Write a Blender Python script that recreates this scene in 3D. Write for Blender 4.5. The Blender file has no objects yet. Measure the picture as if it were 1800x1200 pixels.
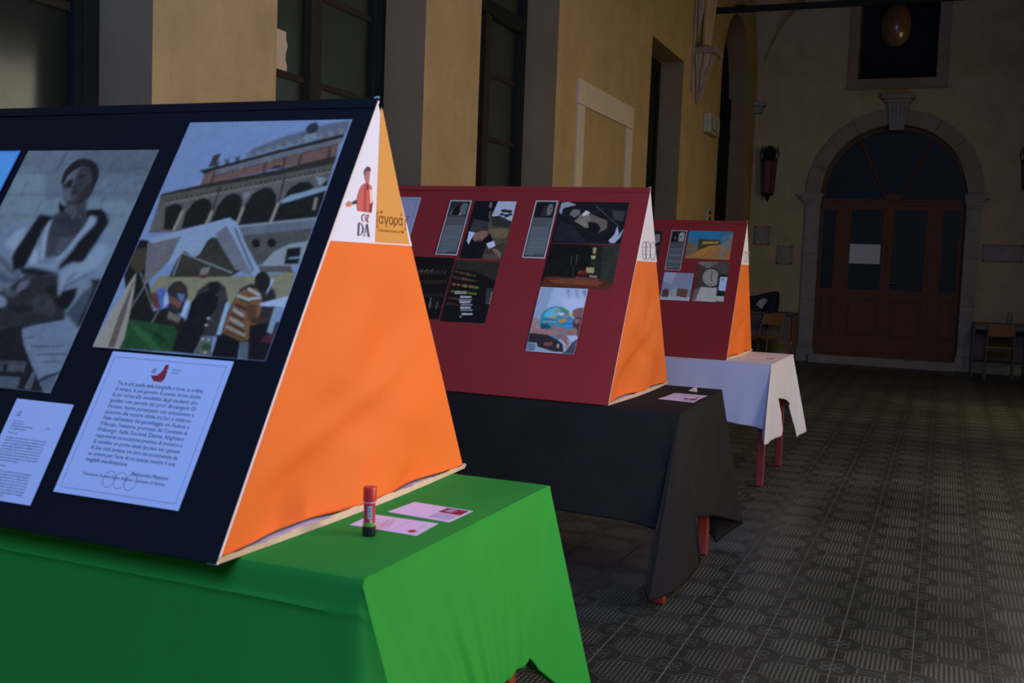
import bpy, bmesh, math, random
import numpy as np
from mathutils import Vector, Matrix
random.seed(7)
PI = math.pi
C = bpy.context.scene.collection
sc = bpy.context.scene

# ------------------------------------------------------------------ camera
cam_d = bpy.data.cameras.new('camera')
cam = bpy.data.objects.new('camera', cam_d)
C.objects.link(cam)
sc.camera = cam
YAW, PITCH, ROLL = .389751, .073458, -.038261
fw = Vector((-math.sin(YAW)*math.cos(PITCH), math.cos(YAW)*math.cos(PITCH), -math.sin(PITCH)))
rt = Vector((math.cos(YAW), math.sin(YAW), 0))
dn = fw.cross(rt)
cr, sr = math.cos(ROLL), math.sin(ROLL)
r2 = rt*cr + dn*sr
d2 = dn*cr - rt*sr
M = Matrix(((r2.x, -d2.x, -fw.x, 0), (r2.y, -d2.y, -fw.y, 0), (r2.z, -d2.z, -fw.z, 0), (0, 0, 0, 1)))
cam.matrix_world = Matrix.Translation((0, 0, 1.315)) @ M
cam_d.sensor_width = 36
cam_d.lens = 1837.57/1800*36
cam_d.clip_start = .05
cam_d.dof.use_dof = True
cam_d.dof.focus_distance = 4.7
cam_d.dof.aperture_fstop = 6.5

# ------------------------------------------------------------------ world, lights, exposure
w = bpy.data.worlds.new('world')
sc.world = w
w.use_nodes = True
w.node_tree.nodes['Background'].inputs[0].default_value = (.50, .66, 1, 1)
w.node_tree.nodes['Background'].inputs[1].default_value = .08


def area(name, loc, target, sx, sy, power, col):
    l = bpy.data.lights.new(name, 'AREA')
    l.shape = 'RECTANGLE'
    l.size, l.size_y = sx, sy
    l.energy = power
    l.color = col
    o = bpy.data.objects.new(name, l)
    C.objects.link(o)
    o.location = loc
    o.rotation_euler = (Vector(target)-Vector(loc)).to_track_quat('-Z', 'Y').to_euler()
    return o


# daylight through the open arches on the courtyard side: a sunlit bay ahead, blue sky behind
area('daylight_second_arch', (1.75, 7.3, 2.0), (-1.6, 6.2, 1.2), 2.6, 2.0, 78, (1, .84, .66))
area('daylight_near_arch', (1.45, 2.5, 1.35), (-1.4, 2.2, 1.1), 1.5, 1.3, 60, (1, .84, .74))
area('daylight_far_arch', (1.75, 11.6, 2.5), (-1.0, 13.6, .6), 2.4, 2.0, 60, (1, .82, .50))
area('skylight_near_arch', (1.2, 1.6, 3.7), (-1.6, 5.4, 1.0), 2.2, 1.2, 45, (.26, .44, 1))
area('skylight_behind', (.3, -2.4, 4.3), (-1.6, 2.2, 1.0), 2.6, 2.0, 270, (.19, .36, 1))
sc.view_settings.view_transform = 'Standard'
sc.view_settings.look = 'None'
sc.view_settings.exposure = 0
sc.view_settings.gamma = 1
sc.view_settings.use_curve_mapping = False

# ------------------------------------------------------------------ helpers


def lin(c):
    return tuple((v/255/12.92 if v/255 <= .04045 else ((v/255+.055)/1.055)**2.4) for v in c)


def tag(o, label=None, cat=None, group=None, kind=None):
    if label: o['label'] = label
    if cat: o['category'] = cat
    if group: o['group'] = group
    if kind: o['kind'] = kind
    return o


def empty(name, loc, label=None, cat=None, group=None, kind=None):
    o = bpy.data.objects.new(name, None)
    C.objects.link(o)
    o.location = loc
    o.empty_display_size = .05
    return tag(o, label, cat, group, kind)


def wloc(o):
    v = Vector(o.location)
    while o.parent:
        o = o.parent
        v += Vector(o.location)
    return v


class MB:
    """collects geometry in world coordinates and links it as one mesh object"""
    def __init__(s):
        s.bm = bmesh.new()

    def face(s, pts, mi=0):
        vs = [s.bm.verts.new(p) for p in pts]
        f = s.bm.faces.new(vs)
        f.material_index = mi
        return f

    def box(s, x0, x1, y0, y1, z0, z1, mi=0, bev=0):
        P = [Vector((x, y, z)) for x in (x0, x1) for y in (y0, y1) for z in (z0, z1)]
        vs = [s.bm.verts.new(p) for p in P]
        fs = [s.bm.faces.new([vs[i] for i in q]) for q in ((0, 1, 3, 2), (4, 6, 7, 5), (0, 4, 5, 1), (2, 3, 7, 6), (0, 2, 6, 4), (1, 5, 7, 3))]
        for f in fs:
            f.material_index = mi
        if bev:
            es = list({e for f in fs for e in f.edges})
            bmesh.ops.bevel(s.bm, geom=es, offset=bev, segments=2, affect='EDGES', profile=.5)
        return s

    def prism(s, pts, d, mi=0):
        """extrude polygon pts (3D) by vector d"""
        d = Vector(d)
        a = [s.bm.verts.new(p) for p in pts]
        b = [s.bm.verts.new(Vector(p)+d) for p in pts]
        n = len(pts)
        fs = [s.bm.faces.new(a), s.bm.faces.new(b[::-1])]
        for i in range(n):
            fs.append(s.bm.faces.new((a[i], b[i], b[(i+1) % n], a[(i+1) % n])))
        for f in fs:
            f.material_index = mi
        return s

    def tube(s, pts, r, n=10, mi=0, r2=None):
        pts = [Vector(p) for p in pts]
        rings = []
        for i, p in enumerate(pts):
            a = pts[max(i-1, 0)]
            b = pts[min(i+1, len(pts)-1)]
            t = (b-a).normalized()
            u = t.cross(Vector((0, 0, 1)))
            if u.length < 1e-3:
                u = t.cross(Vector((0, 1, 0)))
            u.normalize()
            v = t.cross(u)
            rr = r if r2 is None else r+(r2-r)*i/(len(pts)-1)
            rings.append([s.bm.verts.new(p+u*math.cos(k*2*PI/n)*rr+v*math.sin(k*2*PI/n)*rr) for k in range(n)])
        for A, B in zip(rings, rings[1:]):
            for k in range(n):
                f = s.bm.faces.new((A[k], A[(k+1) % n], B[(k+1) % n], B[k]))
                f.material_index = mi
        for R in (rings[0], rings[-1]):
            f = s.bm.faces.new(R)
            f.material_index = mi
        return s

    def lathe(s, c, prof, n=24, mi=0):
        """prof: list of (radius, z) about the vertical axis through c"""
        c = Vector(c)
        rings = [[s.bm.verts.new(c+Vector((r*math.cos(k*2*PI/n), r*math.sin(k*2*PI/n), z))) for k in range(n)] for r, z in prof]
        for A, B in zip(rings, rings[1:]):
            for k in range(n):
                f = s.bm.faces.new((A[k], A[(k+1) % n], B[(k+1) % n], B[k]))
                f.material_index = mi
        for R in (rings[0], rings[-1]):
            if (R[0].co-R[1].co).length > 1e-5:
                s.bm.faces.new(R).material_index = mi
        return s

    def grid(s, rows, mi=0):
        V = [[s.bm.verts.new(p) for p in r] for r in rows]
        for a, b in zip(V, V[1:]):
            for k in range(len(a)-1):
                s.bm.faces.new((a[k], a[k+1], b[k+1], b[k])).material_index = mi
        return V

    def build(s, name, mats, parent=None, smooth=None, recalc=True):
        bm = s.bm
        if recalc:
            bmesh.ops.remove_doubles(bm, verts=bm.verts, dist=1e-6)
            bmesh.ops.recalc_face_normals(bm, faces=bm.faces)
        if parent:
            o = wloc(parent)
            bmesh.ops.translate(bm, verts=bm.verts, vec=-o)
        me = bpy.data.meshes.new(name)
        bm.to_mesh(me)
        bm.free()
        if not isinstance(mats, (list, tuple)):
            mats = [mats]
        for m in mats:
            me.materials.append(m)
        if smooth is not None:
            me.shade_smooth()
            me.set_sharp_from_angle(angle=math.radians(smooth))
        ob = bpy.data.objects.new(name, me)
        C.objects.link(ob)
        if parent:
            ob.parent = parent
        return ob


def rebase(ob, loc):
    """move a top-level mesh's origin to loc"""
    ob.data.transform(Matrix.Translation(-Vector(loc)))
    ob.location = loc
    return ob


# ------------------------------------------------------------------ materials
class X:
    """tiny expression builder for math nodes"""
    def __init__(s, nt, sock): s.nt, s.s = nt, sock

    def op(s, o, *a):
        n = s.nt.nodes.new('ShaderNodeMath')
        n.operation = o
        for i, v in enumerate((s,)+a):
            if isinstance(v, X): s.nt.links.new(v.s, n.inputs[i])
            else: n.inputs[i].default_value = v
        return X(s.nt, n.outputs[0])
    def __add__(s, b): return s.op('ADD', b)
    def __sub__(s, b): return s.op('SUBTRACT', b)
    def __mul__(s, b): return s.op('MULTIPLY', b)
    def abs(s): return s.op('ABSOLUTE')
    def max(s, b): return s.op('MAXIMUM', b)
    def min(s, b): return s.op('MINIMUM', b)
    def lt(s, b): return s.op('LESS_THAN', b)
    def gt(s, b): return s.op('GREATER_THAN', b)
    def fract(s): return s.op('FRACT')
    def sqrt(s): return s.op('SQRT')
    def clamp(s): return s.op('MAXIMUM', 0.).op('MINIMUM', 1.)


def pmat(name, col, rough=.8, spec=.3, noise=0, nscale=5, dark=.75, bump=0, bscale=60, metal=0, col2=None, stretch=(1, 1, 1), **kw):
    m = bpy.data.materials.new(name)
    m.use_nodes = True
    nt = m.node_tree
    b = nt.nodes['Principled BSDF']
    b.inputs['Roughness'].default_value = rough
    b.inputs['Specular IOR Level'].default_value = spec
    b.inputs['Metallic'].default_value = metal
    b.inputs['Base Color'].default_value = (*col, 1)
    for k, v in kw.items():
        b.inputs[k].default_value = v
    tc = nt.nodes.new('ShaderNodeNewGeometry')
    mp = nt.nodes.new('ShaderNodeMapping')
    mp.inputs['Scale'].default_value = stretch
    nt.links.new(tc.outputs['Position'], mp.inputs[0])
    n = nt.nodes.new('ShaderNodeTexNoise')
    n.inputs['Scale'].default_value = nscale
    n.inputs['Detail'].default_value = 6
    n.inputs['Roughness'].default_value = .62
    nt.links.new(mp.outputs[0], n.inputs['Vector'])
    r = nt.nodes.new('ShaderNodeValToRGB')
    c2 = col2 or tuple(v*dark for v in col)
    r.color_ramp.elements[0].position = .5-.5*max(.05, 1-noise)*.6
    r.color_ramp.elements[1].position = .5+.5*max(.05, 1-noise)*.6
    r.color_ramp.elements[0].color = (*c2, 1)
    r.color_ramp.elements[1].color = (*col, 1)
    nt.links.new(n.outputs[0], r.inputs[0])
    nt.links.new(r.outputs[0], b.inputs['Base Color'])
    if bump:
        n2 = nt.nodes.new('ShaderNodeTexNoise')
        n2.inputs['Scale'].default_value = bscale
        n2.inputs['Detail'].default_value = 4
        nt.links.new(mp.outputs[0], n2.inputs['Vector'])
        bp = nt.nodes.new('ShaderNodeBump')
        bp.inputs['Strength'].default_value = bump
        bp.inputs['Distance'].default_value = .01
        nt.links.new(n2.outputs[0], bp.inputs['Height'])
        nt.links.new(bp.outputs[0], b.inputs['Normal'])
    return m


def plaster_mat(name, col, stain):
    m = pmat(name, col, .9, .15, .42, 3.2, .80, .4, 70)
    nt = m.node_tree
    b = nt.nodes['Principled BSDF']
    src = b.inputs['Base Color'].links[0].from_socket
    g = nt.nodes.new('ShaderNodeNewGeometry')
    mp = nt.nodes.new('ShaderNodeMapping')
    mp.inputs['Scale'].default_value = (1, 1.0, .55)
    nt.links.new(g.outputs['Position'], mp.inputs[0])
    n = nt.nodes.new('ShaderNodeTexNoise')
    n.inputs['Scale'].default_value = 4.5
    n.inputs['Detail'].default_value = 8
    n.inputs['Roughness'].default_value = .7
    nt.links.new(mp.outputs[0], n.inputs['Vector'])
    r = nt.nodes.new('ShaderNodeMapRange')
    r.inputs[1].default_value, r.inputs[2].default_value = .55, .72
    r.inputs[4].default_value = .75
    nt.links.new(n.outputs[0], r.inputs[0])
    mx = nt.nodes.new('ShaderNodeMix')
    mx.data_type = 'RGBA'
    nt.links.new(r.outputs[0], mx.inputs['Factor'])
    nt.links.new(src, mx.inputs[6])
    mx.inputs[7].default_value = (*stain, 1)
    nt.links.new(mx.outputs[2], b.inputs['Base Color'])
    return m


def floor_mat():
    m = pmat('cement_tile', (.032, .034, .023), .42, .5, .3, 3.0, .55)
    nt = m.node_tree
    b = nt.nodes['Principled BSDF']
    base = b.inputs['Base Color'].links[0].from_socket
    g = nt.nodes.new('ShaderNodeTexCoord')
    s = nt.nodes.new('ShaderNodeSeparateXYZ')
    nt.links.new(g.outputs['Object'], s.inputs[0])
    px = (X(nt, s.outputs[0])*4.0+100.5).fract()-.5
    py = (X(nt, s.outputs[1])*4.0+100.5).fract()-.5
    ax, ay = px.abs(), py.abs()
    oct_ = (ax-.37).max(ay-.36).max((ax+ay-.545)*.7071)
    outline = oct_.abs().lt(.0085)
    inside = oct_.lt(-.032)
    gx = ((px*15.6+100.5).fract()-.5).abs().lt(.27)
    gy = ((py*12.4+100.5).fract()-.5).abs().lt(.31)
    stud = inside*gx*gy
    cx, cy = ax*-1.0+.5, ay*-1.0+.5
    q1 = cx-.085
    q2 = cy-.085
    ring = ((q1*q1+q2*q2).sqrt()-.060).abs().lt(.0095)
    out = oct_.gt(.0)
    l1 = (ax-.178).abs().lt(.009)*ay.gt(.36)
    l2 = (ay-.178).abs().lt(.009)*ax.gt(.37)
    l3 = (ay-.455).abs().lt(.008)*ax.lt(.178)
    lines = outline.max(ring*out).max(l1).max(l2).max(l3)
    h = lines*.6+stud*1.0
    # worn tops are paler than the ground of the tile
    n = nt.nodes.new('ShaderNodeTexNoise')
    n.inputs['Scale'].default_value = 1.3
    n.inputs['Detail'].default_value = 3
    geo = nt.nodes.new('ShaderNodeNewGeometry')
    nt.links.new(geo.outputs['Position'], n.inputs['Vector'])
    wear = ((X(nt, n.outputs[0])-.38)*4.0).clamp()
    mx = nt.nodes.new('ShaderNodeMix')
    mx.data_type = 'RGBA'
    nt.links.new((h*(wear*.4+.6)*.85).s, mx.inputs['Factor'])
    nt.links.new(base, mx.inputs[6])
    mx.inputs[7].default_value = (.175, .18, .135, 1)
    nt.links.new(mx.outputs[2], b.inputs['Base Color'])
    bp = nt.nodes.new('ShaderNodeBump')
    bp.inputs['Strength'].default_value = .4
    bp.inputs['Distance'].default_value = .0015
    nt.links.new(h.s, bp.inputs['Height'])
    nt.links.new(bp.outputs[0], b.inputs['Normal'])
    nt.links.new((wear*.16+.36).s, b.inputs['Roughness'])
    return m


def print_mat():
    m = pmat('printed_paper', (1, 1, 1), .6, .15)
    nt = m.node_tree
    b = nt.nodes['Principled BSDF']
    a = nt.nodes.new('ShaderNodeAttribute')
    a.attribute_name = 'ink'
    n = nt.nodes.new('ShaderNodeTexNoise')
    n.inputs['Scale'].default_value = 160
    mr = nt.nodes.new('ShaderNodeMapRange')
    mr.inputs[3].default_value, mr.inputs[4].default_value = .82, 1.18
    nt.links.new(n.outputs[0], mr.inputs[0])
    mx = nt.nodes.new('ShaderNodeMix')
    mx.data_type = 'RGBA'
    mx.blend_type = 'MULTIPLY'
    mx.inputs['Factor'].default_value = 1
    nt.links.new(a.outputs['Color'], mx.inputs[6])
    nt.links.new(mr.outputs[0], mx.inputs[7])
    nt.links.new(mx.outputs[2], b.inputs['Base Color'])
    return m


def glass_mat(name, tint, rough=.02, fac=.35):
    m = bpy.data.materials.new(name)
    m.use_nodes = True
    nt = m.node_tree
    nt.nodes.remove(nt.nodes['Principled BSDF'])
    t = nt.nodes.new('ShaderNodeBsdfTransparent')
    t.inputs[0].default_value = (*tint, 1)
    g = nt.nodes.new('ShaderNodeBsdfGlossy')
    g.inputs['Roughness'].default_value = rough
    g.inputs[0].default_value = (.8, .85, .85, 1)
    f = nt.nodes.new('ShaderNodeFresnel')
    f.inputs[0].default_value = 1.25
    mx = nt.nodes.new('ShaderNodeMixShader')
    nt.links.new(f.outputs[0], mx.inputs[0])
    nt.links.new(t.outputs[0], mx.inputs[1])
    nt.links.new(g.outputs[0], mx.inputs[2])
    df = nt.nodes.new('ShaderNodeBsdfDiffuse')
    df.inputs[0].default_value = (.32, .33, .24, 1)
    m2 = nt.nodes.new('ShaderNodeMixShader')
    m2.inputs[0].default_value = fac if fac < .2 else 0
    nt.links.new(mx.outputs[0], m2.inputs[1])
    nt.links.new(df.outputs[0], m2.inputs[2])
    nt.links.new(m2.outputs[0], nt.nodes['Material Output'].inputs[0])
    return m


MT = {}
MT['plaster'] = plaster_mat('ochre_plaster', (.44, .30, .12), (.33, .22, .085))
MT['plaster_far'] = plaster_mat('dull_ochre_plaster', (.44, .35, .17), (.34, .26, .12))
MT['vault'] = plaster_mat('vault_plaster', (.42, .33, .2), (.36, .28, .17))
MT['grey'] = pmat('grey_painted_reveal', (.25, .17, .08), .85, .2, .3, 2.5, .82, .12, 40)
MT['dado'] = pmat('tablet_stone', (.60, .47, .30), .85, .2, .3, 6, .85, .2, 40)
MT['stone'] = pmat('weathered_stone', (.30, .27, .21), .85, .2, .3, 6, .72, .3, 50)
MT['stone_warm'] = pmat('brownish_stone', (.30, .22, .15), .9, .2, .3, 5, .8, .25, 50)
MT['tile'] = floor_mat()
MT['grout'] = pmat('dusty_grout', (.13, .125, .10), .9, .2, .3, 9, .7)
MT['frame'] = pmat('dark_green_frame', (.008, .012, .009), .7, .15, .3, 12, .6)
MT['bar'] = pmat('brown_glazing_bar', (.028, .021, .012), .75, .15, .3, 12, .7)
MT['pane'] = glass_mat('window_glass', (.8, .85, .82), .14, .02)
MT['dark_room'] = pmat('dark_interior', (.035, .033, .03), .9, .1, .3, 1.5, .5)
MT['wood'] = pmat('dark_door_wood', (.15, .062, .028), .7, .2, .3, 6, .7, .1, 30, stretch=(8, 1, 1))
MT['door_glass'] = pmat('dusty_door_glass', (.022, .032, .030), .45, .12, .3, 3, .8)
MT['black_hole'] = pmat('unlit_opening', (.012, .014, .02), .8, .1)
MT['navy'] = pmat('navy_board_paper', (.008, .010, .011), .75, .15, .3, 3, .8, .04, 8)
MT['burgundy'] = pmat('burgundy_board_paper', (.33, .026, .022), .6, .3, .3, 3, .9, .05, 8)
MT['foam'] = pmat('white_foam_core', (.82, .72, .66), .8, .3, .3, 20, .9)
MT['cream'] = pmat('cream_paper_strip', (.85, .62, .42), .8, .3, .3, 30, .85, .2, 80)
MT['white_paper'] = pmat('white_paper', (.80, .78, .78), .7, .3, .3, 10, .97)
MT['cool_paper'] = pmat('white_certificate_paper', (.78, .80, .82), .7, .3, .3, 10, .97)
MT['card'] = pmat('glossy_card', (.78, .70, .80), .45, .4, .3, 10, .97)
MT['orange'] = pmat('orange_paper', (.92, .19, .022), .7, .25, .3, 3, .93, .06, 12)
MT['mustard'] = pmat('mustard_paper', (.74, .33, .055), .6, .3, .3, 4, .93)
MT['ink'] = pmat('dark_ink', (.06, .05, .07), .8, .2)
MT['grey_ink'] = pmat('grey_ink', (.16, .17, .22), .8, .2)
MT['brown_ink'] = pmat('brown_ink', (.16, .06, .012), .8, .2)
MT['red_ink'] = pmat('red_ink', (.62, .08, .02), .8, .2)
MT['pink_ink'] = pmat('pale_red_ink', (.50, .36, .42), .8, .2)
MT['tape'] = pmat('clear_tape', (.5, .46, .42), .25, .5)
MT['print'] = print_mat()
MT['green_cloth'] = pmat('green_cotton', (.028, .31, .032), .82, .15, .3, 5, .9, .1, 500, **{'Sheen Weight': .0})
MT['black_cloth'] = pmat('black_cotton', (.020, .019, .0175), .9, .12, .3, 6, .75, .15, 500)
MT['white_cloth'] = pmat('white_cotton', (.72, .70, .72), .9, .1, .3, 6, .95, .1, 500)
MT['red_leg'] = pmat('red_brown_painted_steel', (.26, .035, .022), .5, .4, .3, 12, .8)
MT['table_wood'] = pmat('table_board', (.25, .13, .07), .6, .3, .3, 6, .7)
MT['glue_red'] = pmat('red_plastic', (.62, .035, .025), .35, .5)
MT['glue_label'] = pmat('red_label', (.52, .03, .04), .4, .5)
MT['glue_black'] = pmat('black_plastic', (.012, .014, .014), .4, .5)
MT['glue_green'] = pmat('green_print', (.12, .42, .03), .4, .5)
MT['glue_white'] = pmat('white_print', (.6, .62, .62), .4, .5)
MT['iron'] = pmat('dark_painted_iron', (.010, .014, .010), .7, .15, .3, 20, .7)
MT['amber'] = pmat('amber_glass', (.085, .045, .018), .2, .4, .3, 14, .7)
MT['lantern_glass'] = pmat('dull_red_glass', (.16, .045, .03), .25, .5, .3, 9, .7)
MT['plastic_box'] = pmat('beige_plastic', (.40, .34, .24), .5, .4)
MT['steel_tube'] = pmat('grey_steel_tube', (.13, .135, .11), .5, .3, .3, 20, .8)
MT['ply'] = pmat('orange_plywood', (.36, .15, .05), .5, .4, .3, 9, .75, stretch=(1, 1, 6))
MT['desk_wood'] = pmat('brown_desk_wood', (.17, .105, .07), .6, .3, .3, 9, .7, stretch=(1, 1, 8))
MT['bag'] = pmat('black_nylon', (.012, .018, .026), .7, .3, .3, 20, .7, .3, 30)
MT['light_cloth'] = pmat('pale_cloth', (.5, .46, .42), .8, .2)
MT['clear'] = glass_mat('clear_plastic', (.85, .9, .88), .1)

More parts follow.
